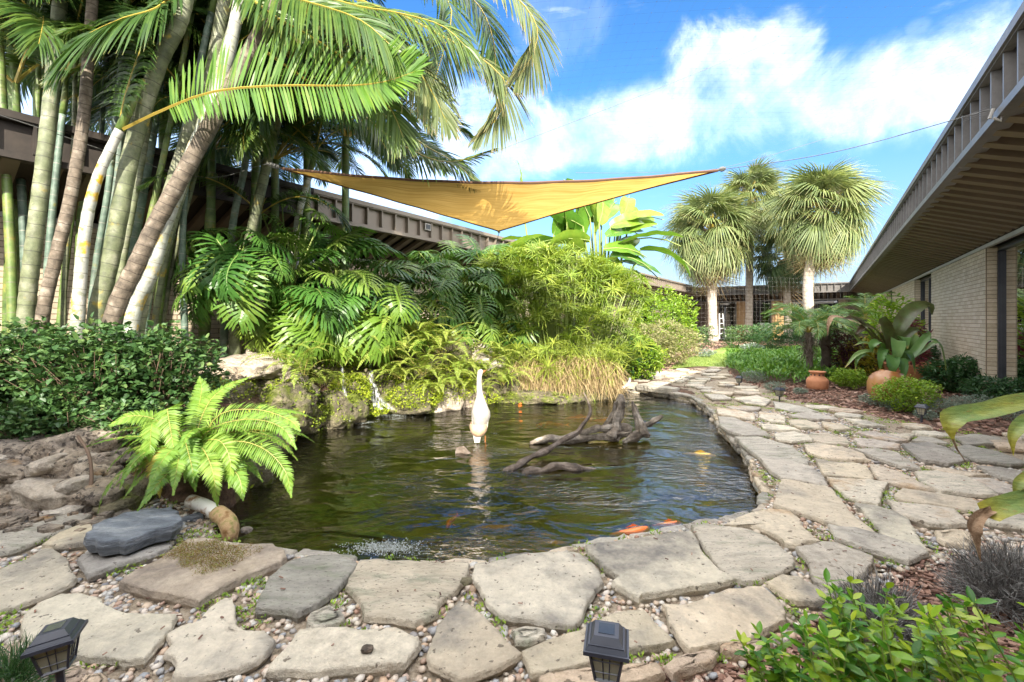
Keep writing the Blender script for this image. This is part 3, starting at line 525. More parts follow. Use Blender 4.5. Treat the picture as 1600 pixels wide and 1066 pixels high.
def stone_mesh(poly,th,seed,z=0.,rough=.012):
    rnd_=random.Random(seed); pts=[Vector((x,y,0)) for x,y in poly]; n=len(pts); out=[]
    # resample with a wandering broken edge
    for i in range(n):
        a,b=pts[i],pts[(i+1)%n]; k=max(1,int((b-a).length/.028)); k=min(k,12)
        for j in range(k):
            p=a.lerp(b,j/k); q=noise.noise_vector(p*11+Vector((seed,0,0)))*rough+noise.noise_vector(p*37+Vector((seed,5,0)))*rough*.6
            out.append(p+Vector((q.x,q.y,0)))
    m=len(out); c=sum(out,Vector())/m
    if sum((out[i].x*out[(i+1)%m].y-out[(i+1)%m].x*out[i].y) for i in range(m))<0: out.reverse()
    area=abs(sum((out[i].x*out[(i+1)%m].y-out[(i+1)%m].x*out[i].y) for i in range(m)))/2; sz=math.sqrt(area)
    rings=[]
    def ring(inset,zz,nzs=0.):
        r=[]
        for p in out:
            dv=c-p; L_=dv.length or 1e-6; q=p+dv*(min(inset,L_*.9)/L_)
            r.append(Vector((q.x,q.y,zz+nzs*noise.noise(q*6+Vector((0,seed,0)))))); 
        return r
    rings.append(ring(.012,z-th)); rings.append(ring(-.004,z-th*.45,.01)); rings.append(ring(0.0,z-.006,.008)); rings.append(ring(.004,z-.001,.008)); rings.append(ring(.03,z,.010))
    for f in (.35,.7):
        r=[]
        for p in out:
            q=p.lerp(c,f); r.append(Vector((q.x,q.y,z+.010*noise.noise(q*4+Vector((0,seed,0))))))
        rings.append(r)
    V=[v for r in rings for v in r]+[Vector((c.x,c.y,z+.01*noise.noise(c*4+Vector((0,seed,0)))))]
    F=[(i*m+k,i*m+(k+1)%m,(i+1)*m+(k+1)%m,(i+1)*m+k) for i in range(len(rings)-1) for k in range(m)]
    stone_mesh.flat=3*m
    F+=[((len(rings)-1)*m+k,(len(rings)-1)*m+(k+1)%m,len(V)-1) for k in range(m)]
    return V,F,c
def sharp(me):
    a=np.ones(len(me.polygons),dtype=bool); a[:stone_mesh.flat]=False; me.polygons.foreach_set('use_smooth',a)
def jcol(c,s=.05):
    k=1+random.uniform(-.20,.16); return tuple(max(.02,min(.9,x*k+random.uniform(-s,s)*.25)) for x in c)
def put_stone(poly,col,seed,mat=None,th=None,z=None,parent=path,name='flagstone',rough=.012):
    z=random.uniform(-.004,.008) if z is None else z; th=th or random.uniform(.045,.06)
    V,F,c=stone_mesh(poly,th,seed,z,rough); V=[v-Vector((c.x,c.y,0)) for v in V]
    me=mesh_from('flagstone',V,F,mat or random.choice((m_flag,m_flag,m_flag2,m_flag3)),smooth=True); sharp(me); o=link(name,me,parent,Matrix.Translation((c.x,c.y,0)),color=jcol(col)); RL[o.name]=Vector((c.x,c.y,0)); return o
for i,(cr_,col,pts) in enumerate(STONES):
    poly=[tuple(G(cr_[0]+x/cr_[2],cr_[1]+y/cr_[2]))[:2] for x,y in pts]; SPOLY.append(poly)
    mat=None
    if col=='MOSS':
        # mossy wet patch built as its own low mat on the stone
        o=put_stone(poly,TAN,i,m_mossflag,.075,.012)
        mp_=[tuple(G(x/3.5533,766+y/3.5533,.02))[:2] for x,y in [(905,360),(960,318),(1040,288),(1120,278),(1190,283),(1260,303),(1400,309),(1425,330),(1380,360),(1310,390),(1240,420),(1170,452),(1110,430),(1050,410),(990,385),(940,375)]]
        a_=np.array(mp_); nq=16000; xx=rng.uniform(a_[:,0].min()-.04,a_[:,0].max()+.04,nq); yy=rng.uniform(a_[:,1].min()-.04,a_[:,1].max()+.04,nq); dq=sdist(xx,yy,mp_)+rng.normal(0,.016,nq)+.03*np.sin(xx*31)*np.cos(yy*27); kq=(dq<.0); xx,yy=xx[kq],yy[kq]; nq=len(xx)
        scatter('moss_tufts',np.array([(0,0,0),(.5,.3,.2),(1,0,.1),(.5,-.3,.2)]),np.array([[0,1,2,3]]),rots(rng.uniform(0,6.28,nq),rng.uniform(0,1.2,nq),rng.normal(0,.4,nq),rng.uniform(.003,.009,nq)),np.stack([xx,yy,rng.uniform(.012,.024,nq)],1),rng.random(nq),mk('moss_tuft',[(.10,.05,.012),(.24,.13,.025),(.20,.18,.03),(.22,.27,.04)],dict(rnd=.8,noise=.2),rough=.6),o)
        continue
    put_stone(poly,GREY if (i>26 and random.random()<.22) else col,i)
# stones the crops are too coarse to trace: laid on a jittered grid up the path
fill=[]
for a in range(60):
    for b in range(34):
        x=-1+b*.36+(a%2)*.17+random.uniform(-.07,.07); y=3.0+a*.30+random.uniform(-.06,.06)
        if a>26: y=3.0+26*.30+(a-26)*.34
        r=random.uniform(.13,.20); n=random.choice((5,6,6,7)); a0=random.random()*6
        poly=[(x+1.18*r*math.cos(a0+6.283*k/n+random.uniform(-.2,.2)),y+.9*r*math.sin(a0+6.283*k/n+random.uniform(-.2,.2))) for k in range(n)]
        X_=np.array([p[0] for p in poly]+[x]);Y_=np.array([p[1] for p in poly]+[y])
        if (sdist(X_,Y_,PATH)>.0).any() or (sdist(X_,Y_,POND)<.03).any(): continue
        if any(inpoly(X_,Y_,q).any() or (min(polydist(X_,Y_,q))<.02) for q in SPOLY if abs(q[0][0]-x)<2.5): continue
        if any((f[0]-x)**2+((f[1]-y)*1.2)**2<.09 for f in fill): continue
        fill.append((x,y)); put_stone(poly,random.choice((TAN,PALE,TAN,GREY,PALE,ORG,DARK) if y>4.3 else (TAN,GREY)),500+len(fill)); SPOLY.append(poly)
# pond-edge stones along the far right rim
for (x0,y0),(x1,y1) in (((2.0,3.8),(2.22,4.3)),((2.47,5.3),(2.62,5.8)),((2.62,5.85),(2.78,6.5)),((2.8,6.55),(2.95,7.2)),((2.97,7.25),(2.85,7.85)),((2.8,7.9),(2.35,8.5)),((2.3,8.55),(1.9,8.8))):
    dx,dy=x1-x0,y1-y0; L_=math.hypot(dx,dy); nx_,ny_=dy/L_,-dx/L_
    poly=[(x0+nx_*-.04,y0+ny_*-.04),(x0+dx*.5+nx_*-.06,y0+dy*.5+ny_*-.06),(x1-nx_*.04,y1-ny_*.04),(x1+nx_*.2,y1+ny_*.2),(x0+dx*.5+nx_*.25,y0+dy*.5+ny_*.25),(x0+nx_*.2,y0+ny_*.2)]
    if any(inpoly(np.array([p[0] for p in poly]),np.array([p[1] for p in poly]),q).any() for q in SPOLY): continue
    put_stone(poly,random.choice((TAN,GREY,PALE)),int(y0*100),th=.1); SPOLY.append(poly)
# stacked edge stones lining the rim of the pond under the flagstones
rimp=[Vector((x,y,0)) for x,y in POND[:16]]; tot=[0]
for i in range(1,len(rimp)): tot.append(tot[-1]+(rimp[i]-rimp[i-1]).length)
def rimat(d):
    d=max(0,min(d,tot[-1]-1e-4)); i=max(k for k in range(len(tot)) if tot[k]<=d); i=min(i,len(rimp)-2); f_=(d-tot[i])/(tot[i+1]-tot[i]); T=(rimp[i+1]-rimp[i]).normalized(); return rimp[i].lerp(rimp[i+1],f_),T
for layer in range(3):
    d=random.uniform(0,.2)
    while d<tot[-1]-.1:
        ln=random.uniform(.16,.38); p0,T=rimat(d); p1_,T1=rimat(d+ln); nr_=Vector((T.y,-T.x,0)); off=random.uniform(-.035,.02)+.012*layer
        pm=(p0+p1_)/2; poly=[tuple((p0+nr_*off)[:2]),tuple((pm+nr_*(off-random.uniform(.0,.02)))[:2]),tuple((p1_-T1*.012+nr_*off)[:2]),tuple((p1_-T1*.012+nr_*(off+.16))[:2]),tuple((p0+nr_*(off+.16))[:2])]
        put_stone(poly,random.choice((GREY,DARK,TAN,SLATE)),int(d*100)+layer,th=.05,z=-.055-.048*layer,name='edge_stone',rough=.02); d+=ln
# the big slate slab lying on the stones, left
SL=[tuple(G(x/3.5533,766+y/3.5533,.10))[:2] for x,y in [(470,232),(520,188),(590,160),(700,120),(850,98),(960,92),(1000,120),(995,165),(960,195),(860,225),(760,262),(700,280),(640,272),(560,275),(490,262)]]
V,F,c=stone_mesh(SL,.075,77,.10,.035); V=[v-Vector((c.x,c.y,0)) for v in V]; me=mesh_from('slate_slab',V,F,m_slate,smooth=True); sharp(me)
o=link('slate_slab',me,None,Matrix.Translation((c.x,c.y,0))); tag(o,'thick blue-grey slate slab lying on the flagstones left of the pond','stone slab')

# river pebbles between the stones
ico=None
def icosphere(sub):
    import bmesh
    bm=bmesh.new(); bmesh.ops.create_icosphere(bm,subdivisions=sub,radius=1.); bm.verts.index_update()
    V=np.array([v.co[:] for v in bm.verts]); F=np.array([[v.index for v in f.verts] for f in bm.faces]); bm.free(); return V,F
ICO1=icosphere(1); ICO2=icosphere(2)
n=60000; x=rng.uniform(-3.6,4.2,n); y=1.5+(rng.random(n)**1.25)*4.6
ok=(sdist(x,y,PATH)<.03)&(sdist(x,y,POND)>.05)
x,y=x[ok],y[ok]
free=np.ones(len(x),bool)
for q in SPOLY:
    qa=np.array(q); mn=qa.min(0)-.1; mx=qa.max(0)+.1; s=(x>mn[0])&(x<mx[0])&(y>mn[1])&(y<mx[1])&free
    if s.any(): idx_=np.where(s)[0]; free[idx_[sdist(x[idx_],y[idx_],q)<.004]]=False
x,y=x[free],y[free]
# thin out by cell so that pebbles touch without stacking
cell={}; keep=[]
for i in range(len(x)):
    k=(int(x[i]/.017),int(y[i]/.017))
    if k in cell: continue
    cell[k]=1; keep.append(i)
    if len(keep)>=11500: break
x,y=x[keep],y[keep]; n=len(x); s=rng.uniform(.0075,.0165,n)*(1+.4*(rng.random(n)>.93))
z_=np.clip(H(x,y)*.3-.026,-.05,-.025)+rng.uniform(.0,.012,n)
sc_=np.stack([s*rng.uniform(1.,1.5,n),s,s*rng.uniform(.5,.8,n)],1)
scatter('river_pebbles',ICO1[0],ICO1[1],rots(rng.uniform(0,6.28,n),rng.normal(0,.2,n),rng.normal(0,.3,n),sc_),np.stack([x,y,z_],1),rng.random(n),m_peb,smooth=True)
bpy.data.objects['river_pebbles']['label']='mixed tan and grey river pebbles filling the joints between flagstones'
bpy.data.objects['river_pebbles']['category']='pebbles'
# weeds in the joints
n=26000; x=rng.uniform(-3.6,5,n); y=1.6+rng.random(n)**1.3*6; cl=np.sin(x*5.1+1)*np.cos(y*6.3)+.6*np.sin(x*13+y*9)
ok=(sdist(x,y,PATH)<0)&(sdist(x,y,POND)>.02)&(cl>.15); x,y=x[ok],y[ok]; free=np.ones(len(x),bool)
for q in SPOLY: free&=~(sdist(x,y,q)<-.006)
x,y=x[free],y[free]
x=np.repeat(x,6)+rng.normal(0,.012,len(x)*6); y=np.repeat(y,6)+rng.normal(0,.012,len(y)*6); n=len(x)
LEAF4=(np.array([(0,0,0),(.5,.28,.06),(1,0,0),(.5,-.28,.06)]),np.array([[0,1,2,3]]))
scatter('joint_weeds',*LEAF4,rots(rng.uniform(0,6.28,n),rng.uniform(.1,1.2,n),rng.normal(0,.4,n),rng.uniform(.010,.022,n)),np.stack([x,y,np.full(n,-.020)],1),rng.random(n),m_weed)
tag(bpy.data.objects['joint_weeds'],'small green weeds and moss growing in the flagstone joints','weeds',kind='stuff')
# ------------------------------------------------------------------ buildings round the courtyard
OV=1.03; ZF,ZT,ZW=2.76,3.24,2.41
def box_mesh(name,h,mat,rot=None):
    b=MB(); b.box((0,0,0),h,r=.5); return b.mesh(name,mat)
BR=box_mesh('brick',(.1,.014,.0285),m_brick)
def wing(name,label,base,A,O,a0,a1,metal,windows,brick_rng,fins,loc,brick_n=300,zf=ZF,zt=ZT,near=None,zmin=0.,ov=OV,group=None,split=None):
    r=root(name,label,'building',loc)
    W=lambda a,o,z: base+A*a+O*o+Z*z
    ax=(A,O,Z)
    def bx(m,a,b,o0,o1,z0,z1,rr=None): m.box(W((a+b)/2,(o0+o1)/2,(z0+z1)/2),((b-a)/2,(o1-o0)/2,(z1-z0)/2),ax,rr)
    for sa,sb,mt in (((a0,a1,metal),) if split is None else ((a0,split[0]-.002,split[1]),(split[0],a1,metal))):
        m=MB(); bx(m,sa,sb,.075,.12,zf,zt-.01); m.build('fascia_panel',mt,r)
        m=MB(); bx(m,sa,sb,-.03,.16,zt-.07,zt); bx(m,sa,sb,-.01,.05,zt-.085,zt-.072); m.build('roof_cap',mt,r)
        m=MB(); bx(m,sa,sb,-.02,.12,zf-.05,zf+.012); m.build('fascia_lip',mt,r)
    m=MB(); bx(m,a0,a1,.10,9.,zt-.03,zt-.012); m.build('roof',m_roof,r)
    # soffit: dark deck with metal ribs
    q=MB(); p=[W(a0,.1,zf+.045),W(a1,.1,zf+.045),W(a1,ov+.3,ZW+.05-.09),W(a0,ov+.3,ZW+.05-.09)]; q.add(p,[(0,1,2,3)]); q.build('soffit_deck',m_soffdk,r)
    Sd=(O*ov+Z*(ZW-zf)).normalized(); Sn=Sd.cross(A).normalized(); ln=math.hypot(ov,zf-ZW)
    mm=MB(); h=(.062,ln/2-.04,.03); mm.add([A*(a*h[0]*(1 if d<0 else 1.25))+Sd*(b*h[1])+Sn*(d*h[2])*(1 if Sn.z>0 else -1) for d in (-1,1) for b in (-1,1) for a in (-1,1)],[(0,2,3,1),(4,5,7,6),(0,1,5,4),(2,6,7,3),(0,4,6,2),(1,3,7,5)],.5)
    rib=mm.mesh('soffit_rib',m_soffit)
    mm=MB(); mm.box((0,0,0),(.013,.036,(zt-zf)/2-.05),ax,.5); fin=mm.mesh('fascia_batten',metal); fin2=fin
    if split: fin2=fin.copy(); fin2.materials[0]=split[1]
    k=fins[0]
    while k<fins[1]:
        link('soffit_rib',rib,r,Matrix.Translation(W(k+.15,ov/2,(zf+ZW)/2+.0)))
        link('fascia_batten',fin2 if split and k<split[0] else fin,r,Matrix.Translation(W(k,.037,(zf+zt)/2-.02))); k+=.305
    # wall panels between the windows, mortar backing + bricks
    edges=sorted([a0]+[e for w_ in windows for e in w_[:2]]+[a1]); panels=[(edges[i],edges[i+1]) for i in range(0,len(edges),2)]
    for pa,pb in panels:
        m=MB(); bx(m,pa,pb,ov-.007,ov+.35,0,ZW-.05); m.build('wall',m_mortar,r)
    m=MB(); bx(m,a0,a1,ov-.03,ov+.02,ZW-.075,ZW-.02); m.build('wall_trim',m_trim,r)
    cells=[]
    for row in range(int((ZW-.08)/.0665)):
        z=.04+row*.0665
        for pa,pb in panels:
            a=pa+(0 if row%2 else -.105)
            while a<pb-.02:
                c0=max(a,pa)+.004; c1=min(a+.205,pb)-.004
                if c1-c0>.03 and brick_rng[0]<=(c0+c1)/2<=brick_rng[1]: cells.append((W((c0+c1)/2,ov,z),(c1-c0)/.2,0))
                a+=.21
            for (e,sgn) in ((pb,1),(pa,-1)):   # reveal faces
                if near and abs(e-near)<.3 or (brick_rng[0]<e<brick_rng[1]):
                    cells.append((W(e,ov+.12,z),1.15,sgn))
                    if e!=a0 and e!=a1: cells.append((W(e,ov+.12+.20,z),.5,sgn))
    vis=[]; Rm=Matrix((A,O,Z)).transposed().to_4x4(); Rr=Matrix((O,A,Z)).transposed().to_4x4()
    for c in cells:
        y=c[0].y
        if y<1: vis.append((1e9,c)); continue
        px=800+FPX*c[0].x/y; py=HOR-(c[0].z-CAMH)/y*FPX
        vis.append(((c[0]-Vector((0,0,CAMH))).length if (-20<px<1620 and zmin<c[0].z) else 1e6+y,c))
    vis.sort(key=lambda q:q[0])
    def Mx(c):
        M=(Rr if c[2] else Rm)@Matrix.Diagonal((c[1],1,1,1)); M.translation=c[0]; return M
    for i,(d_,c) in enumerate(vis[:brick_n]): link('brick',BR,r,Mx(c))
    rest=vis[brick_n:]
    if rest:
        Vb=np.array([v.co[:] for v in BR.vertices]); Fb=np.array([list(p_.vertices) for p_ in BR.polygons])
        M3=np.array([[list(row[:3]) for row in Mx(c)[:3]] for _,c in rest]); T=np.array([tuple(c[0]) for _,c in rest])
        scatter('brick_courses',Vb,Fb,M3,T,rng.random(len(rest)),m_brick,r)
    for (wa,wb,mull) in windows:
        g=MB(); bx(g,wa,wb,ov+.16,ov+.165,.1,ZW-.05); wo_=MB()
        for z0,z1 in ((.06,.12),(ZW-.13,ZW-.055)): bx(wo_,wa,wb,ov+.12,ov+.21,z0,z1)
        for e in [wa+.03,wb-.03]+[wa+(wb-wa)*t for t in mull]: bx(wo_,e-.03,e+.03,ov+.115,ov+.215,.121,ZW-.131)
        f=wo_.build('window',m_frame,r); g.build('pane',m_glass,f)
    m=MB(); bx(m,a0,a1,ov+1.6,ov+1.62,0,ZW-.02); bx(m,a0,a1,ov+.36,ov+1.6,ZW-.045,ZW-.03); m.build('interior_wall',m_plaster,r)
    return r,W,bx
UVp=lambda u,v:UV(u,v,0)
rw,RWf,_=wing('brick_building','low buff brick wing along the right side under a deep grey metal eave',UVp(0,1.07),D,N,-8,30.2,m_metalgr,[(6.2,10.2,(.35,)),(14.7,17.2,(.5,)),(22.5,24.2,()),(26.,27.6,())],(9.9,31),(-.4,30),UV(12,3,0),near=10.2)
lw,LWf,lbx=wing('brick_building','buff brick wing behind the palms on the left with a taupe metal fascia',UVp(0,-6.42),D,-N,-3,32,m_metal,[(3.75,4.85,()),(9,11,(.5,)),(14,16,(.5,)),(21,24,(.5,)),(27,29.5,(.5,))],(.2,12),(-.2,31),UV(8,-9,0),zf=2.80,zt=3.20,zmin=.95,split=(3.97,m_fasciashade))
bw_,BWf,bbx=wing('brick_building','low brown building closing the far end behind the fan palms',UVp(30.3,0),N,D,-7.4,2.3,m_metalgr,[(-5.6,-4.6,()),(-3.9,-2.7,(.5,)),(-2.0,.6,(.5,))],(-6.4,1.0),(-6.3,1.0),UV(32,-3,0),brick_n=0)
fw,FWf,_=wing('brick_building','brick wing behind the viewer closing the near end of the courtyard',UVp(-2.9,0),N,-D,-8,6,m_metal,[(-5,-3,(.5,))],(-1,-1),(5,5),UV(-5,-3,0),brick_n=0)
# fascia vent on the left wing
m=MB(); u=6.1
mm=MB(); c=LWf(6.42,.028,3.03); mm.box(c,(.075,.012,.065),(D,-N,Z)); v_=mm.build('fascia_vent',m_trim,lw)
mm=MB(); mm.box(c+N*.014,(.055,.006,.045),(D,-N,Z)); mm.build('vent_grille',m_frame,v_)
# shutters inside the left window
s_=MB()
for k in range(24): s_.box(LWf(4.3,OV+.22,.25+k*.088),(.5,.012,.034),(D,(-N*.8+Z*.6).normalized(),(Z*.8+N*.6).normalized()))
s_.build('shutter',m_blind,lw,kind='stuff')
# back wing piers, tan corner pier, blinds
for a,b_ in ((-6.0,-5.62),(-4.55,-3.95),(-2.65,-2.05)):
    m=MB(); m.box(BWf((a+b_)/2,OV-.03,1.17),((b_-a)/2,.03,1.17),(N,D,Z)); m.build('pier',m_orange,bw_)
for a,b_ in ((-5.55,-5.0),(-1.9,-.9),(-.7,.4)):
    m=MB(); m.box(BWf((a+b_)/2,OV+.1,2.2),((b_-a)/2,.02,.06),(N,D,Z)); m.build('blind',m_white,bw_)
m=MB(); m.box(BWf(-3.05,OV+.09,.85),(.28,.012,.16),(N,D,Z)); m.build('notice_board',m_white,bw_)
m=MB(); m.box(BWf(-.75,OV-.1,.80),(.30,.03,.2),(N,D,Z)); m.build('window_unit',m_white,bw_)

# ------------------------------------------------------------------ sail shade with its cables
SL_,SR_,ST_=P(440,263,4.7),P(1122,266,4.8),P(779,361,7.4)
sr=root('sail_shade','golden yellow triangular shade sail strung over the pond','shade sail',(SL_+SR_+ST_)/3)
n=34; V=[];F=[];row=[]
def sailpt(a,b):
    c=1-a-b; p=SL_*a+SR_*b+ST_*c
    cen=(SL_+SR_+ST_)/3; pull=.42*(4*a*b*(1-c)**.5*.45+4*b*c*.40+4*a*c*.10)
    q=p.lerp(cen,pull*.30); q.z-= .62*a*b*4*.20+.10*(27*a*b*c)
    q.z+=.012*math.sin(30*a-14*b)*min(1,12*min(a,b,c)+.2)
    return q
ids={}
for i in range(n+1):
    for j in range(n+1-i): ids[i,j]=len(V); V.append(sailpt(i/n,j/n))
for i in range(n):
    for j in range(n-i):
        F.append((ids[i,j],ids[i+1,j],ids[i,j+1]))
        if j<n-i-1: F.append((ids[i+1,j],ids[i+1,j+1],ids[i,j+1]))
c0=RL[sr.name]; V=[v-c0 for v in V]; link('sail_cloth',mesh_from('sail_cloth',V,F,m_sail,smooth=True),sr)
for e in (lambda t:sailpt(t,1-t),lambda t:sailpt(t,0),lambda t:sailpt(0,t)):
    m=MB(); m.tube([e(k/40) for k in range(41)],.014,6); m.build('hem',m_hem,sr)
for p,q_ in ((SL_,P(418,256,4.85)),(SR_,P(1134,263,4.75)),(ST_,P(780,363,8.2))):
    m=MB(); m.tube([p,q_],.014,6); m.tube([p.lerp(q_,.3),p.lerp(q_,.8)],.026,6); m.build('turnbuckle',m_rope,sr)
def cable(pts,label,r=.004,mat=m_rope):
    m=MB(); m.tube(catmull(pts,24),r,4); o=m.build('cable',mat); selfroot(o,pts[0]); tag(o,label,'cable'); return o
fx=onplane(1552,1.03); EYE=P(1552,170,fx)
cable([P(780,363,8.2),LWf(8.6,0,2.9)],'short cable tying the lowest corner of the sail to the taupe fascia',.006)
cable([SR_,SR_.lerp(EYE,.5)-Z*.07,EYE],'thin cable from the right tip of the sail to the grey eave',.0035)
for k in range(4): cable([P(1505+k*2,190-k*3,fx*1.02),EYE+Z*(.02*k-.03)],'short frayed wire tied at the eave hook, strand %s'%('lowest','second lowest','second highest','highest')[k],.0018)
cable([P(420,256,4.85),P(300,275,5.0),P(0,180,4.0)],'grey cable running left from the sail through the palm trunks',.0035)
cable([P(740,250,7),P(1000,150,8),P(1215,62,9)],'long net support wire rising to the right across the cloud',.004)
cable([P(900,270,9),P(1000,270,9.5),P(1130,262,10),P(1330,205,10)],'slack dark wire behind the top edge of the sail',.004)
m=MB(); m.tube([EYE,EYE-Z*.07-N*.02],.012,6); m.tube([EYE-Z*.07,EYE-Z*.10+N*.04,EYE-Z*.05+N*.05],.01,6); o=selfroot(m.build('eave_hook',m_trim),EYE); tag(o,'small steel hook under the grey eave holding the sail cable','hook')
fx2=onplane(1495,1.07); e2=P(1495,250,fx2); m=MB(); m.tube([e2,e2-Z*.06,e2-Z*.08+N*.04],.012,6); o=selfroot(m.build('eave_hook',m_trim),e2); tag(o,'second steel hook farther along the underside of the grey eave','hook')

# ------------------------------------------------------------------ bird netting
nr=root('bird_net','fine pale bird netting hung across the far end of the courtyard','netting',P(1130,560,19))
m=MB(); Yn=19.
def netp(px,py): return P(px,py,Yn)
px=1022
while px<1330:
    top=430+ (px-1022)*.02; m.tube([netp(px,top),netp(px+1.5,490),netp(px,545)],.0009,3,cap=False); px+=6.6
py=432
while py<545:
    m.tube([netp(1020,py),netp(1090,py+3),netp(1160,py),netp(1240,py+3),netp(1330,py)],.0009,3,cap=False); py+=6.8
m.build('net_cords',m_net,nr,kind='stuff')
nn_=root('bird_net','very fine dark bird netting stretched overhead above the pond','netting',(0,8,4.6))
# overhead net: knots and thin cords on a sagging sheet
m=MB()
def oz(x,y): return 4.7+.012*(x*x)+.15*math.sin(x*.7)+.02*y
kx=[]
for i in range(0,60):
    x=-1+i*.16
    m.tube([Vector((x,y,oz(x,y))) for y in np.linspace(4,14,9)],.0005,3,cap=False)
for j in range(0,50):
    y=4+j*.2
    m.tube([Vector((x,y,oz(x,y))) for x in np.linspace(-1,9,9)],.0005,3,cap=False)
m.build('net_cords',m_netdk,nn_,kind='stuff')
OC=(np.array([(1,0,0),(-1,0,0),(0,1,0),(0,-1,0),(0,0,1),(0,0,-1)],float),np.array([(0,2,4),(2,1,4),(1,3,4),(3,0,4),(2,0,5),(1,2,5),(3,1,5),(0,3,5)]))
ii,jj=np.meshgrid(np.arange(60),np.arange(50)); x=-1+ii.ravel()*.16; y=4+jj.ravel()*.2; pick=rng.random(len(x))<.6; x,y=x[pick],y[pick]
z_=4.7+.012*x*x+.15*np.sin(x*.7)+.02*y
scatter('net_knots',*OC,rots(np.zeros(len(x)),np.zeros(len(x)),np.zeros(len(x)),rng.uniform(.0025,.006,len(x))),np.stack([x,y,z_],1),rng.random(len(x)),m_netdk,nn_)

# ------------------------------------------------------------------ rocks
def rock_mesh(name,size,seed,mat,sub=3,amp=.28,flat=0.,bx=.8):
    V,F=icosphere(sub); out=[]
    for v in V:
        p=Vector(v); q=p*1.3+Vector((seed*3.1,seed,0)); d=1+amp*noise.noise(q)+amp*.5*noise.noise(q*2.7)+amp*(.28*noise.noise(q*6.3)+(.20*abs(noise.noise(q*11))+.14*noise.noise(q*19) if sub>3 else 0)) + (amp*.9*(noise.voronoi(q*1.7)[0][1]-noise.voronoi(q*1.7)[0][0]-.25) if sub>3 else 0)
        p=p*d; p=Vector((math.copysign(abs(p.x)**bx,p.x),math.copysign(abs(p.y)**bx,p.y),math.copysign(abs(p.z)**(bx-.1),p.z)))
        out.append((p.x*size[0],p.y*size[1],p.z*size[2]))
    return mesh_from(name,out,F,mat,smooth=False if sub<3 else True)
def rockM(px,py,Y,yaw=0,tilt=0):
    M=Matrix.Translation(P(px,py,Y))@Matrix.Rotation(yaw,4,'Z')@Matrix.Rotation(tilt,4,'Y'); return M
rwall=root('rock_wall','low dry wall of pitted lime rocks left of the front fern','rock wall',P(90,790,3.0))
k=0
for (px,py,w_,h_,Y,mat,ti) in [(35,715,80,40,3.15,m_rock,.2),(88,705,62,46,3.2,m_rock,-.2),(152,686,64,34,3.3,m_rock,.05),(52,748,92,34,3.05,m_rocklt,.25),(103,733,46,44,3.1,m_rock,-.1),(148,745,50,56,3.12,m_rock,.4),(70,772,94,40,2.95,m_rocklt,.15),(140,778,66,40,2.98,m_rock,0),(8,742,46,34,3.05,m_rocklt,0),(10,772,50,30,2.95,m_rock,.1),(100,765,52,28,3.0,m_rock,-.3),(178,758,34,26,3.05,m_rock,.2),(188,792,44,26,2.95,m_rockdk,0),(-20,735,50,40,3.2,m_rock,.1),(60,790,90,16,2.95,m_rock,0),(120,712,50,28,3.2,m_rock,.2),(20,694,50,20,3.3,m_rocklt,0),(195,725,34,34,3.4,m_rockdk,0),(-40,765,50,40,3.0,m_rock,0),(70,690,44,18,3.3,m_rock,.1),(125,757,40,22,2.98,m_rocklt,-.2),(30,735,44,22,3.0,m_rock,.3),(80,725,40,24,3.05,m_rocklt,-.3),(60,795,50,18,2.9,m_rock,.1),(110,795,46,18,2.9,m_rocklt,0),(165,770,40,22,2.95,m_rock,.3),(172,718,40,26,3.2,m_rock,-.2),(5,715,44,22,3.1,m_rocklt,.1),(215,770,40,36,3.1,m_rockdk,.3)]:
    k+=1; s=Y/FPX*.60
    link('stone',rock_mesh('stone',(w_*s,.12,h_*s*.86),k,mat,amp=.26,sub=4,bx=.62),rwall,rockM(px,py,Y,random.uniform(-.4,.4),ti))
m=MB()
for (px,py,Y) in [(rng.uniform(0,230),rng.uniform(795,830),0) for _ in range(70)]:
    p=G(px,py,0); s=random.uniform(.012,.035); m.box(p,(s,s*.8,s*.5),(Vector((math.cos(px),math.sin(px),0)),Vector((-math.sin(px),math.cos(px),0)),Z))
m.build('rubble',m_rock,rwall,kind='stuff')
mound=root('rock_waterfall','mossy rock bank with two small waterfalls along the far edge of the pond','rock bank',(-1.6,7.2,.1))
k=50; ROCKS=[]
m_bankmoss=mk('bank_moss',[(.06,.10,.015),(.17,.25,.02),(.34,.43,.035),(.50,.55,.08)],dict(rnd=.7,noise=.3,obj=0),nscale=2,rough=.6,trans=.25)
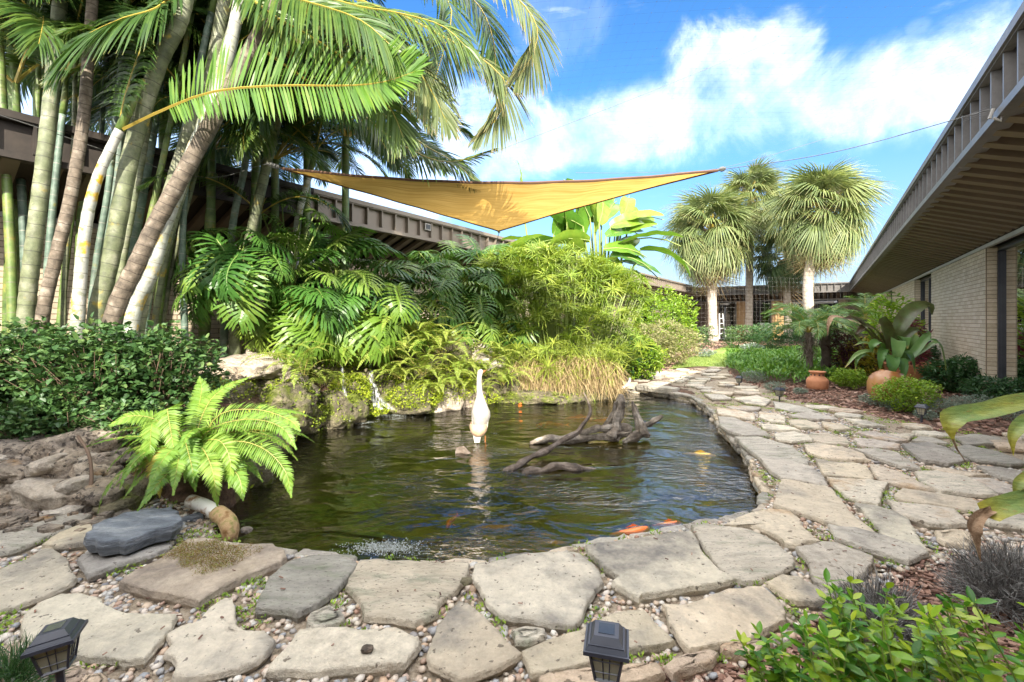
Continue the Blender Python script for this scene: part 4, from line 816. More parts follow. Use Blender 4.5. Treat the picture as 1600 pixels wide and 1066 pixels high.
for (px,py,w_,h_,Y,mat,ti) in [(390,572,90,26,5.4,m_rocklt,.08),(350,590,80,34,5.2,m_rock,0),(440,575,60,46,5.6,m_rocklt,.3),(420,545,60,30,6.0,m_rocklt,0),(400,625,100,60,5.5,m_rockdk,0),(440,640,90,60,5.3,m_rockdk,0),(455,605,60,40,5.6,m_rocklt,.5),(495,523,66,14,6.1,m_rocklt,-.06),(485,548,70,34,6.4,m_rockdk,0),(500,590,70,60,6.25,m_rockdk,.2),(520,640,74,46,6.0,m_rockdk,0),(555,620,60,70,6.5,m_rockdk,0),(585,575,44,80,6.75,m_rockdk,0),(600,620,40,44,6.7,m_rockdk,0),(640,622,70,44,6.75,m_rockdk,0),(690,627,56,30,7.0,m_rocklt,0),(730,620,50,34,7.3,m_rock,0),(690,570,90,80,7.6,m_rockdk,0),(735,560,90,50,8.0,m_rocklt,.5),(700,545,80,30,7.8,m_rocklt,.5),(760,600,70,50,7.7,m_rockdk,0),(650,560,90,80,7.4,m_rockdk,0),(340,628,80,50,4.9,m_rockdk,0),(470,660,50,36,5.5,m_rockdk,0),(690,508,50,16,8.2,m_rocklt,.1),(395,680,90,60,4.6,m_rockdk,0),(380,740,60,60,3.8,m_rockdk,0),(840,618,110,20,7.9,m_rockdk,0),(920,612,70,20,8.1,m_rockdk,0)]:
    k+=1; s=Y/FPX*.62
    ro=link('rock',rock_mesh('rock',(w_*s,w_*s*.75,h_*s),k,mat,amp=.38,sub=4),mound,rockM(px,py,Y,random.uniform(-.6,.6),ti))
    if mat is m_rockdk: ROCKS.append(ro)
mp4=[];mn4=[]
for ro in ROCKS:
    vs_=np.array([v.co[:] for v in ro.data.vertices]); nv=np.array([v.normal[:] for v in ro.data.vertices]); M4=np.array(ro.matrix_basis)
    wv=vs_@M4[:3,:3].T+M4[:3,3]+np.array(RL[mound.name]); wn_=nv@M4[:3,:3].T
    ok=np.where((wn_[:,2]>-.15)&(wv[:,2]>WATER)&(np.sin(wv[:,0]*7)*np.cos(wv[:,2]*8+wv[:,1]*5)+rng.normal(0,.5,len(wv))>-.55))[0]
    ok=rng.choice(ok,min(len(ok),900),replace=False) if len(ok) else ok
    mp4.append(wv[ok]); mn4.append(wn_[ok])
mp4=np.repeat(np.concatenate(mp4),3,0)+rng.normal(0,.02,(sum(map(len,mp4))*3,3)); mn4=np.repeat(np.concatenate(mn4),3,0); n=len(mp4)
o=scatter('moss_mat',*LEAF4,rots(np.arctan2(mn4[:,1],mn4[:,0])+rng.normal(0,1,n),rng.normal(.1,.7,n),rng.normal(0,.6,n),rng.uniform(.015,.05,n)),mp4,rng.random(n),m_bankmoss); tag(o,'mixed moss and small leaves growing over the dark bank rocks','moss',kind='stuff')
# falling water, foam
def fall(pts,wd,label):
    m=MB(); pts=catmull(pts,14); vs=[];fs=[]
    for i,p in enumerate(pts):
        for j in range(5):
            a=(j/4-.5)*wd[0]*(1-i/13)+(j/4-.5)*wd[1]*(i/13); vs.append(p+Vector((a,.02*math.sin(j*2.+i*.5),.0)))
    for i in range(13):
        for j in range(4): fs.append((i*5+j,i*5+j+1,(i+1)*5+j+1,(i+1)*5+j))
    m.add(vs,fs); o=m.build('waterfall',m_fall,smooth=True); selfroot(o,pts[0]); tag(o,label,'waterfall')
fall([P(576,545,6.5),P(579,580,6.35),P(583,612,6.25),P(592,640,6.2)],(.04,.12),'white waterfall spilling between the mossy rocks into the pond')
fall([P(584,600,6.27),P(594,622,6.2),P(612,640,6.15)],(.04,.10),'second strand of the main waterfall fanning to the right')
fall([P(522,535,6.0),P(534,575,5.9),P(540,620,5.85),P(546,658,5.8)],(.03,.05),'thin trickle of water falling left of the main waterfall')
def foam(px,py,n,sx,sy,label):
    c=G(px,py,WATER); x=c.x+rng.normal(0,sx,n); y=c.y+rng.normal(0,sy,n); z_=WATER+np.abs(rng.normal(0,.005,n))*np.exp(-((x-c.x)/sx)**2*.5)
    s=rng.uniform(.001,.0042,n); o=scatter('foam',*OC,rots(rng.uniform(0,6,n),rng.uniform(0,1,n),np.zeros(n),np.stack([s*1.8,s*1.2,s*.6],1)),np.stack([x,y,z_],1),rng.random(n),m_foam)
    tag(o,label,'foam',kind='stuff')
foam(598,648,2200,.16,.07,'white foam where the main waterfall meets the pond')
foam(546,660,1500,.16,.05,'foam under the thin trickle at the mossy rocks')
foam(602,856,1500,.11,.04,'bubbling foam by the near edge of the pond')
# ------------------------------------------------------------------ driftwood
def wood(paths,label,mat=m_drift,name='driftwood',base=None,bump=.6):
    r=root(name,label,'driftwood',base or paths[0][0][0])
    for i,(pts,rad) in enumerate(paths):
        rad=[x_*(.78 if len(paths)>3 else 1) for x_ in rad]; n=44; q=catmull(pts,n); rr=[np.interp(k/(n-1),np.linspace(0,1,len(rad)),rad) for k in range(n)]
        q=[p+noise.noise_vector(p*5)*.02 for p in q]
        m=MB(); m.tube(q,rr,28,bump=bump,seed=i+3); m.build('trunk' if i==0 else 'limb',mat,r,smooth=True)
    return r
W_=lambda px,py:P(px,py,(CAMH-WATER)*FPX/(py-HOR))
Yb=4.5
wood([([P(788,740,4.12),P(812,727,4.25),P(845,706,4.5),P(882,688,4.65),P(908,668,4.8),P(921,650,4.9),P(919,633,4.95),P(912,615,5.)],[.035,.035,.034,.03,.026,.02,.015,.007])],'long curved grey driftwood branch rising out of the pond beside the stump',m_driftdk)
wood([([P(815,741,4.1),P(845,737,4.12),P(870,729,4.15),P(900,733,4.15),P(937,734,4.2)],[.05,.045,.035,.04,.012])],'flat piece of driftwood floating in the middle of the pond',m_driftdk)
wood([([P(712,705,4.7),P(724,706,4.7),P(745,716,4.65)],[.04,.035,.01]),([P(722,700,4.7),P(735,712,4.66)],[.02,.008])],'short dark driftwood stub beside the heron',m_driftdk)
wood([([P(828,692,5.0),P(850,688,5.05),P(890,688,5.05),P(920,684,5.1),P(960,682,5.1),P(985,676,5.15)],[.035,.06,.065,.05,.06,.04]),
      ([P(955,688,5.1),P(963,660,5.2),P(970,635,5.25),P(972,617,5.3)],[.10,.10,.075,.045]),
      ([P(1003,680,5.15),P(1000,660,5.2),P(992,640,5.25),P(988,626,5.25)],[.09,.08,.045,.015]),
      ([P(940,672,5.2),P(955,650,5.2),P(962,628,5.2)],[.05,.045,.02]),
      ([P(1000,668,5.2),P(1015,662,5.3),P(1033,651,5.4)],[.05,.05,.035]),
      ([P(905,680,5.1),P(925,672,5.1),P(950,668,5.15),P(985,672,5.2)],[.03,.05,.06,.07]),
      ([P(975,690,5.05),P(990,680,5.1),P(1012,676,5.2)],[.03,.07,.05])],'large weathered driftwood stump with roots standing in the pond',m_drift,name='driftwood_stump')
m=MB(); m.tube(catmull([P(122,682,3.1),P(138,708,3.0),P(143,740,2.95),P(141,775,2.9)],16),[.010]*10+[.012]*4+[.02,.024],7,bump=.2); o=selfroot(m.build('dead_stalk',m_twig,smooth=True),P(141,775,2.9)); tag(o,'dry curved brown stalk leaning on the rock wall','stalk')
m=MB(); m.tube(catmull([P(670,1085,1.5),P(730,1020,1.75),P(770,975,1.9)],8),[.004,.009,.006]*2+[.004,.003],5); o=selfroot(m.build('dead_stick',m_twig),P(730,1020,1.75)); tag(o,'dry brown stick lying over the pebbles at the bottom edge','stick')
# heron figure
hb=W_(750,692); bd=root('heron_figure','white painted heron figure with rust stained rump standing in the pond','figure',hb)
f=hb.y/FPX
def bl(zpx): return hb+Z*((692-zpx)*f)
m=MB(); prof=[(683,.3),(678,4),(670,8.5),(662,12.5),(652,15),(644,14.5),(636,12),(628,9),(622,6.5),(616,5),(608,4.4),(598,4.0),(588,3.9),(582,4.4),(579,3.6),(577.5,1.)]
offs={683:-6,678:-4,670:-2,662:0,652:1,644:1,636:0,628:0,622:0,616:-.5,608:-1.3,598:-1.6,588:-1.,582:0,579:.8,577.5:1}
vs=[];seg=20
for (zp,rr) in prof:
    for k in range(seg):
        a=2*math.pi*k/seg; depth=1.35 if zp>620 else 1.
        vs.append(bl(zp)+Vector(((offs[zp]+rr*math.cos(a))*f,rr*f*depth*math.sin(a)+(.05 if zp>650 else .02),0)))
n=len(prof); fs=[(i*seg+k,i*seg+(k+1)%seg,(i+1)*seg+(k+1)%seg,(i+1)*seg+k) for i in range(n-1) for k in range(seg)]+[tuple(range(seg))[::-1],tuple((n-1)*seg+k for k in range(seg))]
m.add(vs,fs); m.build('body',m_bird,bd,smooth=True)
m=MB(); m.tube([bl(583)+Vector((2*f,.02,0)),bl(581)+Vector((7*f,.10,0)),bl(580)+Vector((11*f,.17,0))],[.016,.010,.003],8); m.build('beak',m_glaze,bd,smooth=True)
for s in (-1,1):
    m=MB(); vs=[];fs=[]
    for i in range(9):
        t=i/8; z_=640+t*42; wd=11*math.sin(math.pi*min(1,t*.85+.12))**.7
        for j in range(5):
            b=(j/4); x_=s*(2+wd*b); y_=-.125*math.sqrt(max(0,1-(x_/15.5)**2))*(1-.35*t)-.004+.06*t
            vs.append(bl(z_)+Vector((x_*f,y_+.035,0)))
    for i in range(8):
        for j in range(4): fs.append((i*5+j,i*5+j+1,i*5+j+6,i*5+j+5))
    m.add(vs,fs); m.build('wing',m_bird,bd,smooth=True)
m=MB(); m.lathe([(0.2*f,-11*f),(9*f,-8*f),(13*f,-2*f),(14.2*f,5*f),(13.2*f,11*f)],bl(672)+Vector((-2.6*f,.02,0)),18,sq=(1,1.3),cap=False); m.build('rump',m_rust,bd,smooth=True)
m=MB(); m.add([bl(676)+Vector((-11*f,-.03,0)),bl(676)+Vector((2*f,-.03,0)),bl(690)+Vector((0*f,-.04,0)),bl(691)+Vector((-8*f,-.04,0)),bl(676)+Vector((-11*f,.02,0)),bl(676)+Vector((2*f,.02,0)),bl(690)+Vector((0*f,.0,0)),bl(691)+Vector((-8*f,.0,0))],[(0,1,2,3),(7,6,5,4),(0,3,7,4),(1,5,6,2),(3,2,6,7),(0,4,5,1)]); m.build('tail',m_bird,bd)
for s in (-4,8):
    m=MB(); m.tube([bl(682)+Vector((s*f,.03,0)),bl(692)+Vector((s*f,.03,0)),bl(705)+Vector((s*f,.03,0))],.008,6); m.build('leg',m_glaze,bd)
# koi
def koi(px,py,L_,yaw,mat,label,dz=-.035):
    c=G(px,py,WATER+dz); r=root('koi',label,'koi fish',c,'koi in the pond')
    A=Vector((math.cos(yaw),math.sin(yaw),0)); B=Vector((-A.y,A.x,0)); m=MB(); vs=[];seg=10;n=12
    for i in range(n):
        t=i/(n-1); rr=L_*.115*math.sin(math.pi*min(1,(t*.86+.06)))**.65*(1-.55*t); bend=B*(.05*L_*math.sin(t*4))
        for k in range(seg):
            a=2*math.pi*k/seg; vs.append(c+A*((t-.5)*L_*.82)+bend+B*(rr*math.cos(a))+Z*(rr*1.1*math.sin(a)))
    m.add(vs,[(i*seg+k,i*seg+(k+1)%seg,(i+1)*seg+(k+1)%seg,(i+1)*seg+k) for i in range(n-1) for k in range(seg)]+[tuple(range(seg))[::-1],tuple((n-1)*seg+k for k in range(seg))])
    m.build('body',mat,r,smooth=True)
    e=c+A*(.40*L_)+B*(.05*L_*math.sin(4)); m=MB(); m.add([e,e+A*.16*L_+B*.07*L_+Z*.02,e+A*.10*L_,e+A*.17*L_-B*.06*L_-Z*.02],[(0,1,2),(0,2,3)]); m.build('tail_fin',mat,r)
    for s in (-1,1):
        q=c-A*.22*L_+B*(s*.08*L_); m=MB(); m.add([q,q+B*s*.10*L_+A*.07*L_-Z*.01,q+A*.09*L_],[(0,1,2)]); m.build('side_fin',mat,r)
    m=MB(); q=c+Z*.1*L_-A*.05*L_; m.add([q-A*.12*L_,q+Z*.05*L_,q+A*.16*L_],[(0,1,2)]); m.build('back_fin',mat,r)
koi(985,832,.36,R(200),m_koi,'bright orange koi touching the near rim stones',-.02); koi(1042,820,.26,R(195),m_koi,'orange and white koi just right of the near bright koi',-.02)
koi(1092,712,.40,R(165),m_koiyel,'yellow koi under the surface by the right rim',-.03); koi(905,655,.5,R(170),m_koi,'orange koi swimming behind the driftwood branch',-.09)
koi(860,665,.5,R(10),m_koi,'orange koi left of the driftwood stump',-.11); koi(945,658,.4,R(175),m_koi,'orange koi close behind the stump',-.10); koi(815,635,.4,R(30),m_koi,'small orange koi near the dry thatch at the far bank',-.04); koi(706,815,.25,R(80),m_koi,'deep red koi in the rippled open water',-.10); koi(800,660,.4,R(200),m_koiyel,'pale yellow koi right of the heron',-.08)
# pipes
pp=root('drain_pipe','white elbow pipe stained with moss emptying on the near stones','pipe',G(345,840,0))
m=MB(); m.tube(catmull([P(298,783,2.85),P(318,790,2.8),P(336,800,2.74),P(345,808,2.70)],10),.040,14); m.build('pipe_end',m_pvc,pp,smooth=True)
m=MB(); m.tube(catmull([P(340,802,2.71),P(353,812,2.66),P(359,826,2.62),P(360,846,2.60)],10),[.047]*8+[.040,.038],14,bump=.08); m.build('elbow',m_pvcm,pp,smooth=True)
m=MB(); m.tube(catmull([P(316,806,2.86),P(290,815,2.82),P(275,822,2.8)],8),[.03]*8,10,bump=.2); o=selfroot(m.build('inlet_pipe',m_slate,smooth=True),P(300,812,2.8)); tag(o,'grey pipe lying under the white elbow pipe','pipe')
m=MB(); m.tube(catmull([P(286,822,2.75),P(293,830,2.7),P(300,845,2.66)],8),.022,8); o=selfroot(m.build('water_spout',m_fall,smooth=True),P(293,830,2.7)); tag(o,'little jet of water pouring beside the slate slab','water jet')
m=MB(); m.tube(catmull([G(945,601,-.05)+Z*.16,G(962,592,-.05)+Z*.17,G(978,590,-.05)+Z*.15,G(984,598,-.05)+Z*.06,G(975,607,-.05)+Z*0.02,G(955,607,-.05)],20),.026,10); o=selfroot(m.build('white_hose',m_white,smooth=True),G(965,600,0)); tag(o,'curved white pond hose looping into the water at the far rim','hose')
m=MB(); m.tube([P(1133,480,19),P(1131,532,19)],.02,5); o=selfroot(m.build('thin_post',m_frame),P(1131,545,19)); 
tag(o,'thin dark post just right of the nearest fan palm trunk','post')
ld=root('step_ladder','pale step ladder standing before the far building','ladder',UV(29.6,-3.3,0))
lb=onplane(1120,0); 
for s,(xa,ya,xb,yb) in enumerate([(1124,490,1124,530),(1129,490,1134,528)]):
    m=MB(); m.tube([P(xa,ya,26.),P(xb,yb,26.)],.035,5); m.build('side_rail',m_white,ld)
for t in (.2,.4,.6,.8):
    m=MB(); m.tube([P(1124,490+40*t,26.),P(1129+5*t,490+38*t,26.)],.02,4); m.build('rung',m_white,ld)
# ------------------------------------------------------------------ pots
c=G(1277,607,0); pr=root('terracotta_pot','squat terracotta pot with holes in its neck on the mulch','pot',c)
m=MB(); m.lathe([(.15,0),(.165,.02),(.17,.13),(.16,.16),(.125,.20),(.105,.215),(.105,.27),(.13,.285),(.13,.30),(.11,.30),(.10,.27),(.095,.21)],c,28,cap=False); m.build('body',m_terra,pr,smooth=True)
for k in range(10):
    a=k*.628; q=c+Vector((.101*math.cos(a),.101*math.sin(a),.242)); m=MB(); m.lathe([(.014,0),(.014,.008)],q,10,axis=(Vector((-math.sin(a),math.cos(a),0)),Z,Vector((math.cos(a),math.sin(a),0)))); m.build('hole',m_frame,pr)
c=G(1386,629,0)+Z*.0; jr=root('glazed_jar','big shiny brown glazed jar tipped among the yellow-green shrubs','jar',c)
ax_=Matrix.Rotation(R(14),3,'Y'); A3=(ax_@Vector((1,0,0)),ax_@Vector((0,1,0)),ax_@Z)
m=MB(); m.lathe([(.11,0),(.17,.05),(.23,.15),(.25,.26),(.24,.35),(.20,.42),(.145,.46),(.14,.48),(.12,.48)],c-Vector((.05,0,.02)),32,axis=A3); m.build('body',m_glaze,jr,smooth=True)
c=G(1430,600,0); qr=root('planter','wide rust brown planter holding the purple strap leaf plant','planter',c)
m=MB(); m.lathe([(.30,0),(.40,.05),(.46,.28),(.50,.34),(.52,.36),(.47,.36),(.44,.28)],c+Z*.02,32); m.build('body',m_terra,qr,smooth=True)
# ------------------------------------------------------------------ path lights
def plight(c,s,yaw,label,full=True,tilt=0.,tiltax='Y'):
    r=root('path_light',label,'path light',c,'solar path lights')
    M=Matrix.Translation(c)@Matrix.Rotation(tilt,4,tiltax)@Matrix.Rotation(yaw,4,'Z')@Matrix.Scale(s,4)
    def T(p): return M@Vector(p)
    def frus(m,z0,a,z1,b): m.add([T((x*a,y*a,z0)) for x,y in ((-1,-1),(1,-1),(1,1),(-1,1))]+[T((x*b,y*b,z1)) for x,y in ((-1,-1),(1,-1),(1,1),(-1,1))],[(0,1,5,4),(1,2,6,5),(2,3,7,6),(3,0,4,7),(0,3,2,1),(4,5,6,7)])
    m=MB(); frus(m,.0,.058,.010,.058); frus(m,.0101,.053,.020,.047); frus(m,.0201,.046,.023,.046); frus(m,.0231,.043,.040,.032); m.build('cap',m_cap,r)
    m=MB(); frus(m,.0401,.021,.0415,.021); m.build('solar_panel',m_panel,r)
    m=MB(); frus(m,-.078,.026,-.001,.039); m.build('lens',m_lens,r)
    m=MB()
    def bar(p,q,rr=.0028): m.tube([T(p),T(q)],rr*s,4)
    for sx,sy in ((-1,-1),(1,-1),(1,1),(-1,1)): bar((sx*.0285,sy*.0285,-.08),(sx*.0425,sy*.0425,0),.0042)
    for sx,sy,ex,ey in ((-1,-1,1,-1),(1,-1,1,1),(1,1,-1,1),(-1,1,-1,-1)):
        bar((sx*.0285,sy*.0285,-.079),(ex*.0285,ey*.0285,-.079),.005)
        for zf,aa in ((-.055,.0325),(-.022,.0385)): 
            if zf==-.055 or full: bar((sx*aa,sy*aa,zf),(ex*aa,ey*aa,zf),.0018)
        for t in (.38,.62):
            l0=(sx*.0285*(1-t)+ex*.0285*t,sy*.0285*(1-t)+ey*.0285*t,-.079); l1=(sx*.0415*(1-t)+ex*.0415*t,sy*.0415*(1-t)+ey*.0415*t,0); bar(l0,l1,.0018)
    m.build('cage',m_cap,r)
    m=MB(); m.tube([T((0,0,-.079)),T((0,0,-.34))],.011*s,8); m.build('stake',m_cap,r)
plight(P(948,1006,1.16),.95,R(-14),'black solar path light at the bottom centre of the picture')
plight(P(88,1000,1.16),.84,R(27),'black solar path light leaning in the bottom left corner',tilt=R(-6))
for i,(px,py,lab) in enumerate([(1218,606,'small solar path light left of the terracotta pot beside the path'),(1440,633,'small solar path light near the glazed jar and grey plants'),(1155,587,'tiny solar path light at the far end of the mulch bed'),(1386,570,'small dark path light under the purple strap leaf plant')]):
    Yp=(CAMH-.2)*FPX/(py-HOR-3); plight(P(px,py+4,Yp),1.05,R(20+i*15),lab,full=False)
# ------------------------------------------------------------------ plant builders
def frond(name,path,nl,Lf,Wf,up=None,fold=.45,droop=.35,sweep=.6,start=.15,rach=.010,mats=None,prof=None,segs=3,jit=.12,side_len=(1,1),rend=.25):
    """a feather leaf: rib tube along path with nl pairs of leaflets"""
    n=30; pts=catmull(path,n); m=MB(); m.tube(pts[::2]+[pts[-1]],[rach*(1-.85*i/15) for i in range(len(pts[::2])+1)],4,m=1,cap=False)
    prof=prof or (lambda s: max(.12,math.sin(math.pi*(.10+.86*s)))**.6)
    for i in range(nl):
        s=i/(nl-1); q=start+(1-start)*s; x=q*(n-1); k=min(int(x),n-2); p=pts[k].lerp(pts[k+1],x-k); T=(pts[k+1]-pts[k]).normalized()
        U=Vector(up) if up else Z
        S=T.cross(U); S=S.normalized() if S.length>.05 else Vector((0,1,0)); Nn=S.cross(T).normalized()
        for sg in (-1,1):
            sl=side_len[0] if sg<0 else side_len[1]
            l=Lf*prof(s)*sl*random.uniform(.9,1.08); sw=sweep+(1.3-sweep)*s**3+random.uniform(-jit,jit)*.5; fd=fold+random.uniform(-jit,jit)
            dr=(S*sg*math.cos(sw)+T*math.sin(sw))*math.cos(fd)+Nn*math.sin(fd); dr.normalize()
            wv=T-dr*T.dot(dr); wv=wv.normalized() if wv.length>.01 else Nn
            wv=(wv*math.cos(.5)+dr.cross(wv)*math.sin(random.uniform(-.6,.6))).normalized()
            vs=[];tt=[]; d2=droop*random.uniform(.7,1.3)
            for j in range(segs+1):
                t=j/segs; wd=Wf*(.45 if j==0 else (1.-.15*t if j<segs else .08))*.5
                c=p+dr*(l*t)-Z*(d2*l*t*t); vs+=[c-wv*wd,c+wv*wd]; tt+=[t,t]
            m.add(vs,[(2*j,2*j+1,2*j+3,2*j+2) for j in range(segs)],random.random(),tt,0)
    return m
def arc(L_,e0,e1,n=8,side=0.):
    p=Vector((0,0,0)); out=[p.copy()]
    for i in range(n):
        t=(i+.5)/n; e=e0+(e1-e0)*t**1.2; p=p+Vector((math.cos(e)*math.cos(side*t),math.cos(e)*math.sin(side*t),math.sin(e)))*(L_/n); out.append(p.copy())
    return out
def place(p,yaw,s=1.,roll=0.,pitch=0.): return Matrix.Translation(p)@Matrix.Rotation(yaw,4,'Z')@Matrix.Rotation(pitch,4,'Y')@Matrix.Rotation(roll,4,'X')@Matrix.Scale(s,4)
def strap(path,wfn,up=None,fold=.3,n=14,m=None,cols=4,pet=None,mi=0,wave=.0,seed=0):
    """broad leaf blade swept along a path"""
    m=m or MB(); pts=catmull(path,n); vs=[];tt=[]
    for i,p in enumerate(pts):
        T=(pts[min(i+1,n-1)]-pts[max(i-1,0)]).normalized(); U=Vector(up) if up else Z
        S=T.cross(U); S=S.normalized() if S.length>.08 else Vector((0,1,0)); Nn=S.cross(T).normalized(); w_=wfn(i/(n-1))
        for j in range(cols+1):
            a=(j/cols-.5)*2; vs.append(p+S*(a*w_*math.cos(fold))+Nn*(abs(a)*w_*math.sin(fold)+wave*w_*math.sin(i*1.7+a*2+seed))); tt.append(i/(n-1))
    m.add(vs,[(i*(cols+1)+j,i*(cols+1)+j+1,(i+1)*(cols+1)+j+1,(i+1)*(cols+1)+j) for i in range(n-1) for j in range(cols)],None,tt,mi)
    return m
def leafcloud(name,label,cat,c,size,n,ls,mat,shape='ell',parent=None,group=None,twigs=40,top=None,aspect=.55,seed=0,outer=.55,upb=.5,zmin=None):
    """a shrub: uneven crown of many small leaves with woody stems"""
    c=Vector(c); r=parent or root(name,label,cat,c,group)
    d=rng.normal(size=(n,3)); d/=np.linalg.norm(d,axis=1)[:,None]
    rad=rng.random(n)**(1/3); rad=outer+(1-outer)*rad
    rad=np.where(rng.random(n)<.25,rng.random(n),rad)
    if shape=='box': k=np.max(np.abs(d),axis=1); d=d/k[:,None]*.95+d*.05
    bumps=1+.16*np.sin(d[:,0]*5+seed)*np.cos(d[:,1]*6+seed*2)+.10*np.sin(d[:,2]*9+d[:,0]*7+seed)+rng.normal(0,.035,n)
    p=d*rad[:,None]*bumps[:,None]*np.array(size)+np.array([0,0,size[2]])
    if zmin is not None: p[:,2]=np.maximum(p[:,2],zmin)
    az=np.arctan2(d[:,1],d[:,0])+rng.normal(0,.9,n); el=rng.normal(.15,.5,n)
    s=ls*rng.uniform(.65,1.25,n)
    V=np.array([(0,0,0),(.35,.5*aspect*2,.10),(.35,-.5*aspect*2,.10),(.8,.32*aspect*2,.06),(.8,-.32*aspect*2,.06),(1.05,0,-.05)])*np.array([1,.5,1]); F=np.array([[0,2,4,5],[0,5,3,1]])
    rn=np.clip(.5*rng.random(n)+.5*(.5+.5*np.sin(p[:,0]*9/max(size)*.6+seed)*np.cos(p[:,2]*8/max(size)))*rng.random(n)+.15*(rad-.5),0,1)
    scatter('foliage',V,F,rots(az,el,rng.normal(0,.5,n),s),p+np.array(c),rn,mat,r)
    if twigs:
        m=MB()
        for k in range(twigs):
            a=random.random()*6.283; q=Vector((math.cos(a)*size[0]*.25,math.sin(a)*size[1]*.25,0)); e=Vector((random.uniform(-.85,.85)*size[0],random.uniform(-.85,.85)*size[1],size[2]*random.uniform(1.,1.75)))
            m.tube([c+q*random.random(),c+(q+e)*.5+Vector((random.uniform(-.1,.1),random.uniform(-.1,.1),0))*size[0],c+e],[max(.004,size[2]*.012),max(.003,size[2]*.008),.002],4,cap=False)
        m.build('stems',m_twig,r,kind='stuff')
    return r

# ---- clump palms on the left
random.seed(11)
PF=[]   # shared palm fronds
for k in range(5):
    L_=random.uniform(1.7,2.3); e0=R(random.uniform(45,72)); e1=R(random.uniform(-70,-35))
    PF.append(frond('frond',arc(L_,e0,e1,8,random.uniform(-.3,.3)),104,.46,.0165,fold=.25,droop=random.uniform(.35,.6),rach=.016,start=.16).mesh('frond',[m_palm,m_rachis]))
for k in range(2):
    PF.append(frond('frond',arc(1.9,R(50),R(-80),8,.2),92,.42,.015,fold=.1,droop=.8,rach=.014,start=.16).mesh('frond',[m_palmdry,m_rachis]))
TRUNKS=[ # pixel path from base up, widths px (base, top), depth base/top, material, crown z beyond
 ([(20,600),(18,430),(6,200),(0,90)],(16,13),(4.5,4.6),m_trunkgn,'slim green ringed palm trunk at the left edge'),
 ([(46,600),(42,500),(37,358),(27,186)],(15,12),(4.7,4.8),m_trunkteal,'slim grey-green palm second from the left edge'),
 ([(38,600),(42,480),(56,358),(75,200),(91,34)],(28,20),(4.2,4.2),m_trunk,'thick pale ringed palm trunk third from the left edge'),
 ([(66,600),(72,460),(82,330),(98,179)],(14,10),(4.5,4.6),m_trunkteal,'thin blue-green palm behind the thick pale trunk'),
 ([(55,640),(66,500),(88,400),(110,310),(130,190),(140,60)],(22,17),(4.1,4.2),m_trunkbr,'dark brown rough palm trunk with close rings'),
 ([(85,600),(101,430),(115,300),(126,130)],(12,9),(4.8,4.9),m_trunkgn,'thin green palm behind the dark brown trunk'),
 ([(118,600),(122,490),(132,370),(150,285),(187,203)],(24,15),(4.0,4.05),m_trunkwh,'white banded palm trunk with a bright yellow patch'),
 ([(150,600),(158,450),(178,340),(190,200),(198,60)],(20,18),(4.8,4.9),m_trunkteal,'shaded green palm trunk behind the white banded one'),
 ([(140,600),(156,480),(180,370),(205,240),(246,105),(282,30),(300,-60)],(30,24),(4.2,4.3),m_trunk,'thick grey ringed palm trunk leaning right in the middle of the clump'),
 ([(180,600),(195,450),(214,340),(238,200),(250,100)],(22,16),(4.8,4.9),m_trunkteal,'cool grey palm trunk behind the thick leaning one'),
 ([(186,600),(200,500),(245,370),(285,240),(330,110),(352,0)],(24,22),(4.5,4.6),m_trunk,'grey palm trunk leaning right beside the brown leaning trunk'),
 ([(160,600),(178,490),(215,410),(246,345),(297,253),(358,142),(420,25),(445,-40)],(28,26),(4.05,4.3),m_trunkbr,'long brown palm trunk leaning far right across the clump'),
 ([(195,600),(208,490),(236,425),(258,350),(300,240),(345,130),(380,-20)],(26,20),(4.15,4.3),m_trunkwh,'leaning palm trunk with an orange patch low down'),
 ([(205,600),(222,480),(258,370),(283,295),(318,190),(360,60)],(22,18),(4.3,4.4),m_trunk,'pale yellow-green palm trunk rightmost of the leaning clump'),
 ([(292,600),(287,470),(285,380),(290,290),(296,220)],(12,9),(5.0,5.0),m_trunkteal,'thin straight green palm right of the leaning clump'),
 ([(366,560),(370,500),(385,400),(405,310),(428,210),(445,140)],(20,15),(5.6,5.6),m_trunk,'single grey palm trunk standing right of the clump before the window'),
 ([(350,570),(352,480),(364,350),(382,263),(388,200)],(14,10),(5.7,5.7),m_trunkteal,'slim green palm just left of the grey trunk by the window'),
 ([(392,570),(392,480),(402,380)],(11,9),(5.9,5.9),m_trunkgn,'short thin green palm right of the grey trunk by the window'),
 ([(452,470),(460,400),(467,335),(482,278)],(15,11),(6.3,6.2),m_trunkwh,'pale ringed palm stem under the left tip of the sail'),
 ([(232,600),(250,470),(272,340),(300,200),(318,80)],(14,11),(5.0,5.1),m_trunkgn,'dark slender palm deep inside the clump'),
]
for (x0,x1,x2,w0,Y0,lab) in [(30,52,62,10,4.9,'thin cane between the two thick left trunks'),(98,112,118,9,4.7,'thin cane just right of the dark brown trunk'),(134,170,196,12,4.6,'slim cane behind the white banded trunk'),(170,214,262,13,4.7,'slim cane beside the thick grey leaning trunk'),(196,246,300,12,4.8,'slim cane crossing behind the brown leaning trunk'),(214,268,330,14,4.6,'slim cane right of the orange patched trunk'),(228,288,345,11,4.9,'outer slim cane at the right of the clump'),(240,300,372,10,5.1,'farthest right slim cane in the clump'),(105,150,172,9,5.0,'thin cane deep behind the white banded trunk')]:
    TRUNKS.append(([(x0,600),((x0+x1)/2-4,430),(x1,290),((x1+x2)/2+2,150),(x2,20)],(w0,w0*.75),(Y0,Y0+.05),random.choice((m_trunkgn,m_trunk,m_trunkteal)),lab+', ringed green palm'))
crowns=[]
